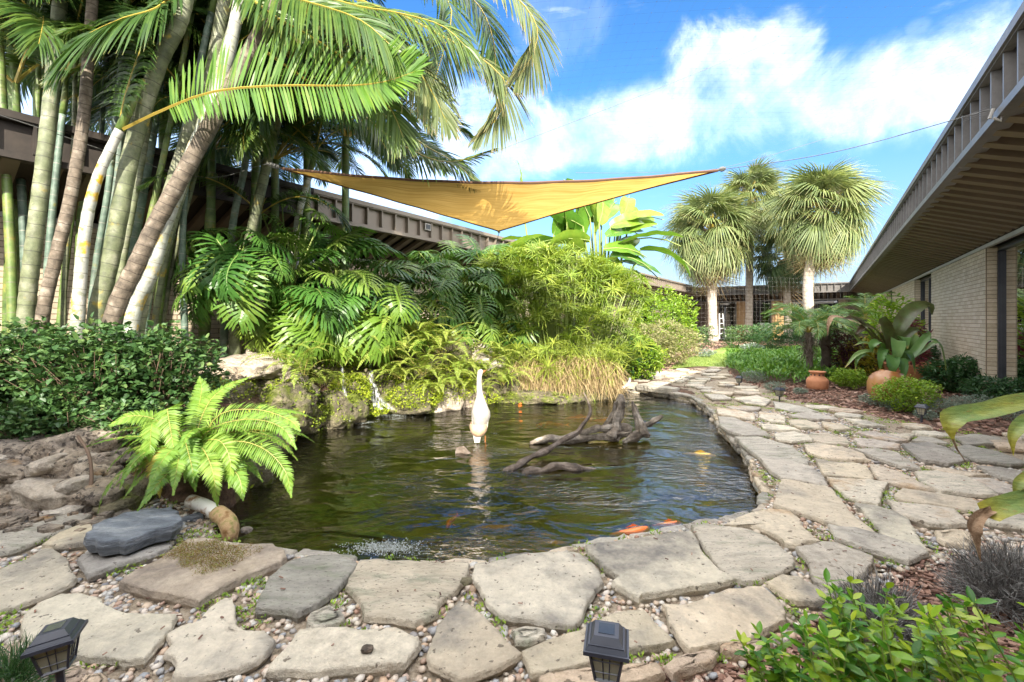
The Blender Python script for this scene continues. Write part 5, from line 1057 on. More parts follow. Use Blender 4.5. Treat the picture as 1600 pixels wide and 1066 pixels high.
for i,(pp_,wd,yy,mat,label) in enumerate(TRUNKS):
    pts=[P(x,y,yy[0]+(yy[1]-yy[0])*k/(len(pp_)-1)) for k,(x,y) in enumerate(pp_)]
    g0=Vector((pts[0].x,pts[0].y,Hs(pts[0].x,pts[0].y)-.05)); pts=[g0]+pts if pts[0].z>g0.z+.05 else pts
    if i in (0,2,4,8,9,10,11,12,13,19):
        T=(pts[-1]-pts[-2]).normalized(); pts.append(pts[-1]+T*random.uniform(1.1,1.9))
    n=70; q=catmull(pts,n); rb,rt=wd[0]*.43*yy[0]/FPX,wd[1]*.43*yy[1]/FPX
    acc=[0]
    for k in range(1,n): acc.append(acc[-1]+(q[k]-q[k-1]).length)
    rr=[(rb+(rt-rb)*k/(n-1))*(1+.03*math.sin(acc[k]/.125*6.283)) for k in range(n)]
    r=root('palm_tree',label,'palm',g0,'clump palms on the left')
    m=MB(); m.tube(q,rr,12,cap=True); m.build('trunk',mat,r,smooth=True)
    top=q[-1]; T=(q[-1]-q[-4]).normalized()
    m=MB(); m.tube([top,top+T*.25,top+T*.5],[rt*1.05,rt*.85,rt*.4],10); m.build('crownshaft',m_trunkgn,r,smooth=True); crowns.append((r,top+T*.38,i))
def add_fronds(r,p,n,s=1.,az=None,meshes=None,col=None,a0=None):
    a0=random.random()*6.28 if a0 is None else a0
    for k in range(n):
        a=a0+6.283*k/n+random.uniform(-.3,.3) if az is None else random.uniform(*az)
        me=random.choice(meshes or PF[:5]); link('frond',me,r,place(p,a,s*random.uniform(.85,1.15),random.uniform(-.25,.25),random.uniform(-.25,.35)))
for r,p,i in crowns:
    nf={1:5,3:4,5:4,6:0,2:4,14:4,15:6,16:5,17:3,18:4}.get(i,10 if i<20 else 3)
    add_fronds(r,p,nf,.75 if i in (17,18,14) else 1.)
    if i in (2,8,10,12): add_fronds(r,p,2,1.,meshes=PF[5:])
# background palms of the clump, crowns low against the roof
for (px,py,Y,tall,lab) in [(330,235,6.0,1.,'low palm crown filling the shade under the roof edge'),(430,250,6.3,1.,'palm crown hanging above the left tip of the sail'),(200,150,5.6,1.,'shaded palm crown behind the clump trunks'),(60,120,5.4,1.,'shaded palm crown behind the trunks at the left edge'),(540,215,6.6,1.,'palm crown drooping over the taupe fascia'),(480,130,6.4,1,'tall palm crown above the left tip of the sail'),(400,60,5.8,1,'tall palm crown high behind the leaning trunks'),(130,40,5.2,1,'tall shaded palm crown high on the left'),(255,165,5.5,1,'dark palm crown behind the middle of the clump'),(20,60,5.0,1,'dark palm crown in the top left corner'),(330,90,5.6,1,'dark palm crown behind the leaning brown trunk')]:
    c=P(px,py,Y); g0=Vector((c.x-.15,c.y+.05,Hs(c.x,c.y)-.05)); r=root('palm_tree',lab,'palm',g0,'clump palms on the left')
    m=MB(); m.tube(catmull([g0,g0.lerp(c,.5)+Vector((.05,0,0)),c],40),[.06]*20+[.05]*20,10); m.build('trunk',m_trunkgn,r,smooth=True); add_fronds(r,c,16,.92)
# hero fronds traced
HERO=[ # pts(px,py,Y), leaflet len, width, up, fold, droop, material (sunlit copy or plain), owner
 ([(190,203,4.05),(250,174,3.95),(330,144,3.85),(430,134,3.8),(540,134,3.75),(600,128,3.7),(648,112,3.7)],.60,.034,(0,-1,.12),.10,.16,m_palmlit,6,74,(1.,.55)),
 ([(186,203,4.05),(196,150,4.05),(215,90,4.1),(240,30,4.1),(262,-30,4.1)],.5,.036,(-.3,-.7,.5),.2,.5,m_palm,6,60,(1,1)),
 ([(430,-60,4.3),(560,0,4.3),(640,30,4.3),(700,62,4.35),(750,90,4.4),(790,130,4.4),(780,180,4.4),(745,216,4.4)],.40,.028,(.5,-.6,.5),.05,.45,m_palmdry,11,84,(1,1)),
 ([(600,-90,4.3),(730,-50,4.3),(800,-10,4.3),(838,40,4.35),(832,85,4.4),(808,122,4.4)],.40,.028,(.6,-.6,.3),.05,.4,m_palmdry,11,74,(1,1)),
 ([(400,70,4.6),(500,140,4.7),(561,175,4.8),(602,209,4.8),(659,243,4.8),(707,253,4.7),(767,236,4.6)],.42,.030,(0,-.5,.8),.1,.35,m_palm,10,76,(1,1)),
 ([(520,120,5.0),(600,180,5.0),(660,225,5.0),(707,252,5.),(742,282,5.)],.36,.026,(0,-.5,.8),.1,.4,m_palm,10,60,(1,1)),
 ([(440,-50,4.3),(520,5,4.2),(600,60,4.2),(660,120,4.2),(700,195,4.2)],.46,.032,(.2,-.7,.6),.1,.45,m_palmdry,11,70,(1,1)),
 ([(430,-60,4.2),(500,-10,4.1),(560,10,4.0),(620,20,4.0),(690,40,4.),(730,75,4.)],.46,.026,(0,-.7,.7),.1,.55,m_palm,11,76,(1,1)),
 ([(350,-40,4.3),(420,20,4.2),(490,60,4.1),(560,110,4.1),(610,170,4.1),(630,215,4.1)],.44,.032,(.1,-.7,.6),.1,.45,m_palm,12,70,(1,1)),
 ([(330,-70,4.0),(400,-20,3.9),(470,0,3.8),(560,30,3.7),(620,80,3.7)],.50,.028,(.1,-.7,.6),.1,.45,m_palm,12,74,(1,1)),
 ([(560,-80,4.6),(660,-50,4.6),(740,0,4.6),(770,60,4.6),(775,130,4.6)],.42,.028,(.5,-.6,.4),.05,.4,m_palm,11,72,(1,1)),
 ([(430,-90,5),(600,-60,5.2),(700,0,5.2),(690,90,5.2),(660,170,5.1)],.46,.032,(.5,-.6,.4),.05,.4,m_palm,11,72,(1,1)),
 ([(300,-40,4.1),(250,10,4.0),(190,30,3.9),(130,60,3.9),(90,110,3.9)],.5,.036,(0,-.7,.6),.1,.5,m_palm,8,60,(1,1)),
 ([(445,140,5.5),(480,150,5.4),(530,170,5.3),(580,200,5.3),(615,250,5.3)],.4,.028,(0,-.6,.7),.1,.45,m_palm,15,56,(1,1)),
 ([(445,140,5.5),(420,160,5.4),(370,180,5.2),(330,220,5.2),(310,270,5.2)],.4,.028,(0,-.6,.7),.1,.45,m_palm,15,56,(1,1)),
]
for pts,lf,wf,up,fd,dp,mat,own,nl,sl in HERO:
    r=crowns[own][0]; mb=frond('frond',[P(*q) for q in pts],int(nl*1.35),lf*.95,wf*.66,up=up,fold=fd,droop=dp,mats=None,start=.2 if mat is m_palmlit else .1,rach=.016,side_len=sl,segs=4,jit=.10,sweep=.3 if own==6 else .6)
    mb.build('frond',[mat,m_rachis],r)

# ---- hedge of round leaves, left
for i,(px,pyb,Y,sx,sz,n,lab) in enumerate([(40,700,3.9,.62,.46,4300,'round leaved green shrub at the left edge above the rock wall'),(150,700,3.75,.55,.44,4200,'round leaved green shrub in front of the leaning palm trunks'),(250,700,3.9,.44,.42,4000,'round leaved green shrub between the trunks and the front fern'),(-60,740,3.6,.5,.45,2500,'round leaved green shrub cut by the left edge')]):
    c=P(px,pyb,Y); c.z=Hs(c.x,c.y)+.02
    leafcloud('shrub',lab,'shrub',c,(sx,.42,sz),n,.052,m_hedge,seed=i*2.2,aspect=.75,twigs=110,outer=.42)
for i,(px,py,Y) in enumerate([(95,655,3.35),(200,650,3.4),(30,640,3.35)]):
    c=P(px,py,Y); c.z=.28
    leafcloud('shrub','low round leaved shoots spilling over the rock wall, %s'%('below the dark brown trunk','nearest the fern','at the left edge')[i],'shrub',c,(.30,.16,.16),900,.042,m_hedge,seed=i+9,aspect=.75,twigs=25)
# ---- front fern
def fern_meshes(mat,n,Lr,seed,pl=.115,wf=.016,nl=52):
    random.seed(seed); out=[]
    for k in range(n):
        L_=random.uniform(*Lr); out.append(frond('fern_frond',arc(L_,R(random.uniform(35,75)),R(random.uniform(-75,-35)),8,random.uniform(-.3,.3)),nl,pl*L_/.6,wf*L_/.6,fold=.06,droop=.16,sweep=.18,start=.12,rach=.004,segs=2,jit=.06,prof=lambda s:max(.10,(1-s)**.7*(.55+.45*min(1,s*5)))).mesh('fern_frond',[mat,m_fernrib]))
    return out
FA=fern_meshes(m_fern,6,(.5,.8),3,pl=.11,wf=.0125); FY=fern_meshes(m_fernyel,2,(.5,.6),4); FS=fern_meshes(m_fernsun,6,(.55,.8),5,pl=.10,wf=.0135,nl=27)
def fern(label,c,n,s,meshes,az=(0,6.283),group=None,extra=None,pitch=(-.3,.35)):
    r=root('fern',label,'fern',c,group)
    for k in range(n):
        a=az[0]+(az[1]-az[0])*(k+random.random()*.8)/n; me=random.choice(meshes if not extra or random.random()>extra[1] else extra[0])
        link('fern_frond',me,r,place(Vector(c)+Vector((random.uniform(-.05,.05),random.uniform(-.05,.05),random.uniform(-.03,.03))),a,s*random.uniform(.8,1.15),random.uniform(-.2,.2),random.uniform(*pitch)))
    return r
r=fern('large bright sword fern drooping over the near left rim of the pond',P(312,712,3.15),56,1.0,FA,(R(-180),R(60)),extra=(FY,.13))
FH=[([(300,712,3.1),(330,670,3.05),(390,655,2.95),(440,668,2.85),(462,700,2.8)],),([(305,712,3.1),(340,650,3.1),(400,640,3.05),(450,655,3.0),(468,672,2.95)],),([(300,715,3.05),(320,690,2.95),(345,690,2.85),(360,720,2.8),(358,760,2.78)],),([(310,715,3.05),(360,690,2.95),(410,700,2.85),(445,735,2.8),(455,775,2.78)],),([(290,710,3.1),(265,670,3.0),(240,660,2.9),(235,690,2.85),(234,720,2.83)],),([(290,712,3.1),(290,680,2.95),(290,690,2.8),(300,730,2.72),(305,765,2.7)],),([(295,712,3.1),(250,660,3.05),(205,650,2.95),(170,665,2.9)],),([(300,718,3.05),(330,715,2.9),(370,740,2.8),(380,780,2.75)],),([(300,700,3.1),(320,640,3.2),(345,610,3.3),(392,588,3.4)],),([(300,700,3.1),(310,640,3.25),(315,610,3.3),(312,590,3.35)],),
    ([(295,715,3.05),(260,700,2.9),(245,730,2.82),(250,775,2.8)],),([(290,705,3.05),(270,650,3.0),(262,640,2.9),(268,680,2.8),(275,720,2.75)],),([(300,715,3.0),(315,700,2.85),(332,735,2.72),(340,790,2.7)],)]
for k,(pts,) in enumerate(FH):
    mat=m_fernyel if k==10 else m_fern
    frond('fern_frond',[P(*q) for q in pts],56,.12,.0125,up=(0,-.6,.8),fold=.05,droop=.22,sweep=.3,start=.14,rach=.004,segs=2,jit=.06,prof=lambda s:max(.10,(1-s)**.65*(.6+.4*min(1,s*5)))).build('fern_frond',[mat,m_fernrib],r)
# ---- sunny bank ferns
FB=[(470,585,5.6,9,.9),(455,560,5.8,6,.8),(505,600,6.1,8,.7),(560,560,6.6,10,.9),(610,560,6.9,14,1.1),(650,540,7.2,16,1.3),(690,550,7.3,16,1.3),(660,585,6.95,14,1.1),(720,580,7.5,14,1.2),(700,600,7.2,14,1.),(755,585,7.7,14,1.1),(785,600,7.8,12,.9),(620,590,6.8,10,.8),(640,500,7.6,14,1.2),(740,610,7.5,10,.8),(535,600,6.3,8,.7),(675,610,7.,9,.8),(770,560,8.,10,1.),(600,520,7.0,10,1.2)]
pos=['below the pale rock ledge','above the left water edge','beside the thin trickle','left of the main waterfall','right above the main waterfall','high on the bank','in the middle of the bank','low beside the waterfall','behind the heron','directly left of the heron neck','right of the heron','against the papyrus thatch','at the waterfall foot','topmost under the split leaves','low by the orange rock','on the mossy bulge','just above the water line','under the papyrus','behind the waterfall top']
for (px,py,Y,n,s),q in zip(FB,pos):
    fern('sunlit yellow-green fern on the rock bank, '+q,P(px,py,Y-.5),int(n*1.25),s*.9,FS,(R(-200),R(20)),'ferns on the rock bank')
# moss mounds
for i,(px,py,Y,sx,sz,n) in enumerate([(548,612,6.1,.26,.24,2600),(648,618,6.6,.40,.20,3400),(610,590,6.7,.20,.25,1200),(505,645,5.9,.30,.12,1300),(590,640,6.3,.15,.08,500),(470,650,5.5,.3,.15,900),(745,622,7.3,.35,.1,900),(440,618,5.45,.35,.25,2000),(520,560,6.3,.35,.2,1600),(700,600,7.0,.4,.3,2600)]):
    c=P(px,py,Y); c.z-=sz*.8
    n_=n; d=rng.normal(size=(n_,3)); d/=np.linalg.norm(d,axis=1)[:,None]; p=d*np.array([sx,sx*.7,sz])*rng.uniform(.85,1.08,n_)[:,None]+np.array([c.x,c.y,c.z+sz*.8])
    o=scatter('moss_mat',*LEAF4,rots(np.arctan2(d[:,1],d[:,0])+rng.normal(0,1,n_),rng.normal(.3,.5,n_),rng.normal(0,.6,n_),rng.uniform(.02,.045,n_)),p,rng.random(n_),m_moss if i not in (3,5,7) else m_bankmoss)
    tag(o,'bright yellow moss and liverwort on the bank, '+('between the two falls','right of the main fall','above the main fall','on the low left rock','at the splash','by the dark left water edge','below the heron neck','left under the pale ledge','behind the thin trickle','left of the heron')[i],'moss',kind='stuff')

# ---- split-leaf philodendrons
def philo_mesh(seed,mat,s=1.):
    random.seed(seed); m=MB(); L_=.62*s; pitch=0
    rib=arc(L_,R(-5),R(-55),8,random.uniform(-.15,.15)); m.tube(rib,[.010*(1-.7*i/8) for i in range(9)],4,m=1,cap=False)
    pts=catmull(rib,30)
    m2=strap(rib,lambda t:.05*s*(1-.5*t),fold=.15,m=m,n=8,cols=2)
    for i in range(13):
        q=.02+.95*i/12; x=q*29; k=min(int(x),28); p=pts[k]; T=(pts[k+1]-pts[k]).normalized(); S=T.cross(Z).normalized()
        for sg in (-1,1):
            l=s*(.40*math.sin(math.pi*(.30+.62*q))**.8)*random.uniform(.9,1.1)+.03; an=R(-48+118*q)+random.uniform(-.08,.08)
            dr=S*sg*math.cos(an)+T*math.sin(an); wv=(T-dr*T.dot(dr)).normalized(); vs=[];wd=.0195*s*random.uniform(.8,1.25)
            prof=[1.1,.7,1.15,.8,1.15,.1]
            for j in range(6):
                t=j/5; c=p+dr*(l*t)-Z*(.32*l*t*t)+Z*.04*s*math.sin(3.14*t); vs+=[c-wv*wd*prof[j],c+wv*wd*prof[j]]
            m.add(vs,[(2*j,2*j+1,2*j+3,2*j+2) for j in range(5)],.5)
    return m.mesh('leaf',[mat,m_stem])
PHD=[philo_mesh(20+k,m_philo) for k in range(4)]; PHS=[philo_mesh(30+k,m_philosun) for k in range(3)]
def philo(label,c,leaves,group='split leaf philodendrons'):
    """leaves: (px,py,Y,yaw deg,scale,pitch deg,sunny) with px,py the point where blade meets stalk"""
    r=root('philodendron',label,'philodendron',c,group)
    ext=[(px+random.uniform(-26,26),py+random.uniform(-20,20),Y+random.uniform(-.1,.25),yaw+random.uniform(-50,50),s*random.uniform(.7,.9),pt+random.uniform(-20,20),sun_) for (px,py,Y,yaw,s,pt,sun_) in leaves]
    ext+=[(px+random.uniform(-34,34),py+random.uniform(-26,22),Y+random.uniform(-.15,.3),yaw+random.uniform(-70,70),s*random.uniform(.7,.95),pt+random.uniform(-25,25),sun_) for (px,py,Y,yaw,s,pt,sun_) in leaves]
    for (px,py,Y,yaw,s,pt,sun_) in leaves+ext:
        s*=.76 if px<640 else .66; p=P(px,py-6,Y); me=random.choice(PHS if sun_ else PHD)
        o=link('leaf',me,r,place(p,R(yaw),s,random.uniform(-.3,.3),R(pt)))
        m=MB(); mid=Vector(c).lerp(p,.55)+Vector((0,0,.12)); m.tube(catmull([Vector(c)+Vector((random.uniform(-.06,.06),random.uniform(-.06,.06),0)),mid,p],8),[.016,.014,.013,.012,.011,.010,.009,.009],6); m.build('leaf_stalk',m_stem,r,smooth=True)
    m=MB(); m.tube([Vector(c)-Z*.5,Vector(c)+Z*.05],[.05,.045],8,bump=.2); m.build('stem',m_trunkbr,r)
random.seed(5)
philo('dark split leaf philodendron before the left brick wall and window',P(372,440,5.6),[(300,388,5.4,190,1.,5,0),(335,380,5.5,120,1.,-20,0),(320,400,5.2,215,.9,20,0),(385,385,5.5,60,.9,-10,0),(355,430,5.2,230,.9,30,0),(395,425,5.3,-20,.9,20,0),(330,440,5.2,250,.9,40,0),(400,380,5.4,10,.9,0,0),(345,400,5.1,280,1.,35,0),(385,455,5.1,290,.9,45,0),(310,425,5.3,200,.8,30,0),(355,385,5.5,160,.8,0,0),(372,405,5.0,250,1.0,40,0),(420,400,5.4,-30,.8,20,0)])
philo('philodendron with sunlit fingered leaves above the pale rock ledge',P(450,490,6.0),[(455,478,5.7,-60,1.1,25,0),(430,470,5.7,250,1.0,30,0),(470,470,5.6,-20,1.1,10,0),(440,440,5.9,150,.9,-20,0),(460,430,5.9,60,1.,-40,0),(480,450,5.8,20,.9,-20,0),(420,500,5.6,240,.9,45,1),(465,500,5.5,-40,1.1,35,1),(445,510,5.5,270,.9,50,1),(480,490,5.6,-10,.9,25,1),(410,340,6.1,20,.8,20,0),(470,345,6.2,-20,.8,10,0),(450,370,6.,200,.9,10,0)])
philo('tall philodendron with leaves standing up in front of the taupe fascia',P(530,470,6.7),[(520,400,6.4,90,1.2,-60,0),(540,395,6.5,60,1.1,-50,0),(500,400,6.4,120,1.1,-55,0),(560,400,6.5,20,1.2,-30,0),(510,440,6.2,200,1.,0,0),(525,470,6.1,-80,1.2,20,0),(560,450,6.3,-20,1.2,10,0),(580,425,6.6,10,1.2,-15,0),(545,490,6.1,-60,1.2,30,1),(565,495,6.1,-30,1.3,30,1),(530,505,6.,-85,1.1,40,1),(580,470,6.3,-10,1.2,15,0),(550,430,6.2,-50,1.1,0,0),(590,480,6.3,-50,1.2,25,1),(545,455,6.,-90,1.,20,0)])
philo('philodendron with broad drooping sunlit leaves right over the waterfall',P(600,480,7.1),[(590,500,6.6,-60,1.3,35,1),(610,490,6.7,-30,1.3,30,1),(625,480,6.9,-10,1.2,15,0),(600,450,6.8,60,1.2,-30,0),(640,450,7.,20,1.2,-10,0),(620,430,7.1,100,1.2,-40,0),(650,430,7.3,50,1.2,-30,0),(660,470,7.1,-20,1.2,15,0),(600,420,7.,150,1.1,-30,0),(575,440,6.9,190,1.1,0,0),(640,500,6.8,-40,1.2,30,1),(615,460,6.6,-70,1.1,20,0)])
philo('deep green philodendron in the middle of the bank under the eave',P(700,480,8.0),[(680,430,7.7,150,1.2,-20,0),(700,420,7.9,90,1.2,-40,0),(720,430,7.8,40,1.2,-30,0),(735,455,7.7,0,1.2,0,0),(690,455,7.5,220,1.2,10,0),(710,470,7.5,-90,1.2,20,0),(740,480,7.6,-40,1.2,25,0),(670,410,8.,120,1.2,-30,0),(750,430,8.,30,1.2,-20,0),(725,500,7.5,-60,1.2,35,0),(660,445,7.6,200,1.1,0,0),(760,500,7.7,-60,1.2,30,0),(700,440,7.4,-100,1.2,10,0),(770,460,7.9,10,1.2,0,0),(640,415,7.8,150,1.1,-20,0)])
philo('dark philodendron farther right beside the papyrus',P(760,470,8.8),[(740,410,8.5,120,1.3,-40,0),(770,400,8.6,80,1.3,-50,0),(790,430,8.4,30,1.3,-20,0),(750,440,8.3,220,1.3,10,0),(780,470,8.2,-60,1.3,20,0),(800,500,8.1,-50,1.3,30,0),(740,500,8.2,-120,1.3,30,0),(765,430,8.2,-90,1.3,0,0),(810,450,8.4,0,1.2,0,0)])
# stray dry stalks in the gap under the leaves
n=1500; x=rng.uniform(-1.3,.3,n); y=rng.uniform(7.9,8.7,n); z_=H(x,y)+rng.uniform(0,.25,n); SB=(np.array([(0,-.5,0),(0,.5,0),(.5,.4,.04),(.5,-.4,.04),(1,0,-.05)]),None)
V=np.array([(0,-.5,0),(0,.5,0),(1,.3,-.1),(1,-.3,-.1)]); F=np.array([[0,3,2,1]])
o=scatter('leaf_litter',V,F,rots(rng.uniform(-3.2,0,n),rng.uniform(-.6,.7,n),rng.normal(0,.6,n),np.stack([rng.uniform(.15,.4,n),np.full(n,.008),np.full(n,.15)],1)),np.stack([x,y,z_],1),rng.random(n),m_shag); tag(o,'dry brown stalks and litter in the gap under the split leaves','dry litter',kind='stuff')

# ---- umbrella papyrus
def umbel(seed,n=20,L_=.19):
    random.seed(seed); m=MB()
    for k in range(n):
        a=6.283*k/n+random.uniform(-.15,.15); e=R(random.uniform(5,50)); l=L_*random.uniform(.8,1.15); dr=Vector((math.cos(a)*math.cos(e),math.sin(a)*math.cos(e),math.sin(e))); wv=Vector((-math.sin(a),math.cos(a),0)); vs=[]
        for j in range(4):
            t=j/3; wd=[.003,.0065,.0055,.001][j]; c=dr*(l*t)-Z*(.45*l*t*t); vs+=[c-wv*wd,c+wv*wd]
        m.add(vs,[(2*j,2*j+1,2*j+3,2*j+2) for j in range(3)])
    return m.mesh('umbel',m_cyp)
UM=[umbel(60+k,random.choice((18,22,26)),random.uniform(.17,.23)) for k in range(5)]
CB_=P(880,600,7.95); 
pap=[]
for j,(dx,lab) in enumerate([(-.75,'umbrella papyrus clump on the far bank, left portion by the split leaves'),(.0,'umbrella papyrus clump in the centre of the far bank'),(.75,'umbrella papyrus clump on the far bank, right portion toward the path')]):
    pap.append(root('papyrus_plant',lab,'papyrus',Vector((CB_.x+dx,8.1,0)),'umbrella papyrus on the far bank'))
random.seed(8); cnt=0; stems=[MB(),MB(),MB()]
per=[0,0,0]
for k in range(740):
    # heads fill a dome: pixel outline 700..1030 x 385..600
    a=random.uniform(-1,1); b=random.random(); px=852+a*148*random.uniform(.9,1.1); top=396+60*abs(a)**2.2+random.uniform(-12,10); py=top+(1-math.sqrt(1-b*b*.999))*220*(1-.25*abs(a))*1.0
    if py>560 and random.random()<.7: continue
    Y=8.6-1.3*((py-top)/200)**.8*math.sqrt(max(0,1-a*a*.6))+random.uniform(-.3,.35); p=P(px,py,Y); j=0 if a<-.33 else (2 if a>.33 else 1)
    if per[j]<280: link('umbel',random.choice(UM),pap[j],place(p,random.random()*6.28,random.uniform(.9,1.6),random.uniform(-.8,.8),random.uniform(-.8,.8))); per[j]+=1
    bs=Vector((CB_.x+(p.x-CB_.x)*.55,8.1+(p.y-8.1)*.3,.0)); stems[j].tube([bs,bs.lerp(p,.6)+Vector((0,0,.12)),p],.0045,3,cap=False)
for j in range(3): stems[j].build('stems',m_stem,pap[j],kind='stuff')
n=7500; x=CB_.x+rng.uniform(-1.08,.95,n); y=7.65+rng.random(n)*.5; z_=rng.uniform(.12,.62,n)*(1-.35*((x-CB_.x)/1.1)**2); 
V=np.array([(0,-.5,0),(0,.5,0),(.55,.4,.10),(.55,-.4,.10),(1,.1,-.1),(1,-.1,-.1)]); F=np.array([[0,3,2,1],[3,5,4,2]])
az=-1.57+rng.normal(0,.8,n)+.5*(x-CB_.x); 
o=scatter('papyrus_thatch',V,F,rots(az,rng.uniform(-1.5,-.5,n),rng.normal(0,.8,n),np.stack([rng.uniform(.15,.42,n),rng.uniform(.005,.012,n),np.full(n,.25)],1)),np.stack([x,y,z_],1),rng.random(n),m_thatch)
tag(o,'pale dead papyrus blades hanging to the water at the far bank','dry thatch',kind='stuff')
n=1600; x=CB_.x+rng.uniform(-1.1,1.,n); y=7.6+rng.random(n)*.4; z_=rng.uniform(.2,.75,n)
o=scatter('papyrus_blades',V,F,rots(az[:n],rng.uniform(-1.2,.9,n),rng.normal(0,.8,n),np.stack([rng.uniform(.15,.35,n),rng.uniform(.006,.012,n),np.full(n,.25)],1)),np.stack([x,y,z_],1),rng.random(n),m_cyp)
tag(o,'green papyrus blades mixed through the dead thatch','papyrus blades',kind='stuff')
# low growth at the right foot of the papyrus
for i,(px,py,Y,sx,sz,n,mt,lab) in enumerate([(1000,585,9.3,.45,.42,2600,m_shrublt,'leafy yellow-green bush at the right foot of the papyrus'),(985,540,9.4,.5,.45,2400,m_shrubdk,'dark leafy bush tucked under the papyrus on the right'),(790,595,7.9,.25,.28,1200,m_shrublt,'small leafy bush between the ferns and the dry thatch')]):
    c=P(px,py,Y); c.z=0; leafcloud('shrub',lab,'shrub',c,(sx,sx*.8,sz),n,.085,mt,seed=i+31,aspect=.35,twigs=20)
# ---- giant bird of paradise behind the papyrus
def paddle(seed,L_=1.0,wd=.22,mat=m_bop):
    random.seed(seed); m=strap(arc(L_,R(10),R(random.uniform(-60,-20)),8,random.uniform(-.2,.2)),lambda t:wd*max(.02,math.sin(math.pi*min(1,t*.96+.04)))**.55*(1-.25*t),fold=random.uniform(.15,.5),n=14,wave=.05,seed=seed)
    m.tube(arc(L_,R(10),R(-40),4),.012,4,m=1,cap=False); return m.mesh('leaf',[mat,m_stem],True)
BP=[paddle(70+k,random.uniform(.9,1.2),random.uniform(.2,.27)) for k in range(5)]
def paddleplant(label,c,leaves):
    leaves=[(a-(a-900)*.28 if a!=812 else a,b+34 if b<345 and a!=812 else b+4,*q) for a,b,*q in leaves]+[(a+random.uniform(-22,22),b+random.uniform(0,30),c_+.2,d+random.uniform(-60,60),e*.85,f_+random.uniform(-15,25),g_+random.uniform(-20,20)) for a,b,c_,d,e,f_,g_ in leaves if a!=812]
    r=root('bird_of_paradise',label,'paddle leaf plant',c,'tall paddle leaved plants behind the papyrus')
    for (px,py,Y,yaw,s,pt,roll) in leaves:
        p=P(px,py,Y); link('leaf',random.choice(BP),r,place(p,R(yaw),s*1.22,R(roll),R(pt)))
        m=MB(); m.tube(catmull([Vector(c),Vector(c).lerp(p,.6)+Vector((0,0,.2)),p],8),[.05,.04,.035,.03,.025,.022,.018,.016],6); m.build('leaf_stalk',m_stem,r,smooth=True)
random.seed(9)
paddleplant('tall paddle leaf plant left of centre behind the papyrus',Vector((P(850,500,10).x,10,0)),[(845,395,9.6,170,.8,-10,20),(860,380,9.7,200,.8,0,40),(830,385,9.8,150,.8,-20,0),(812,290,10.2,90,.55,-80,80),(880,360,9.6,100,1.,-70,60),(870,340,9.8,80,1.,-75,70),(895,370,9.6,60,1.,-60,80),(850,370,9.5,190,.8,20,20),(905,320,10,70,.9,-50,60)])
paddleplant('tall paddle leaf plant right of centre leaning toward the fan palms',Vector((P(940,500,10).x,10,0)),[(930,372,9.5,180,.75,-5,40),(950,345,9.6,60,.9,-60,70),(940,330,9.7,100,1.,-70,80),(965,365,9.5,20,.8,-15,40),(975,350,9.6,10,.75,-15,60),(985,330,9.7,15,.8,-25,60),(960,385,9.4,0,.85,0,40),(990,378,9.5,5,1.0,-12,5),(975,395,9.4,-10,.8,10,30),(925,400,9.4,250,.7,30,20),(955,310,9.8,40,.8,-45,50),(1000,320,9.9,30,.6,-35,50),(915,350,9.5,160,.7,-30,60),(945,400,9.4,-70,.7,35,20)])

# ---- fan palms
def fan(seed,mat,L_=.85,droop=.5,n=48):
    random.seed(seed); m=MB(); m.tube([Vector((0,0,0)),Vector((.5,0,.04)),Vector((.95,0,-.05))],[.022,.016,.012],4,m=1,cap=False); b=Vector((.95,0,-.05))
    for k in range(n):
        a=R(-140+280*k/(n-1)); l=L_*(1-.25*abs(a)/2.6)*random.uniform(.9,1.05); dr=Vector((math.cos(a),math.sin(a),.12*math.cos(k*3.1))).normalized(); wv=Vector((-math.sin(a),math.cos(a),random.uniform(-.5,.5))).normalized(); vs=[];tt=[]
        for j in range(5):
            t=j/4; wd=[.009,.024,.022,.013,.002][j]; c=b+Vector((.12*math.cos(a/2),0,0))*0+dr*(l*t)-Z*(droop*random.uniform(.8,1.3)*l*max(0,t-.3)**1.6*1.6); vs+=[c-wv*wd,c+wv*wd]; tt+=[t,t]
        m.add(vs,[(2*j,2*j+1,2*j+3,2*j+2) for j in range(4)],random.random(),tt)
    return m.mesh('leaf',[mat,m_rachis])
FN=[fan(80+k,m_sabal,.88,random.uniform(.55,1.0)) for k in range(4)]; FD=[fan(90+k,m_sabaldry,.8,1.6,22) for k in range(3)]; FK=[fan(95+k,m_sabalshade,.85,.8) for k in range(2)]
m_seed=mk('palm_seed_stalk',[(.12,.09,.06),(.28,.22,.16),(.40,.33,.25)],dict(rnd=.8,noise=.2),rough=.8)
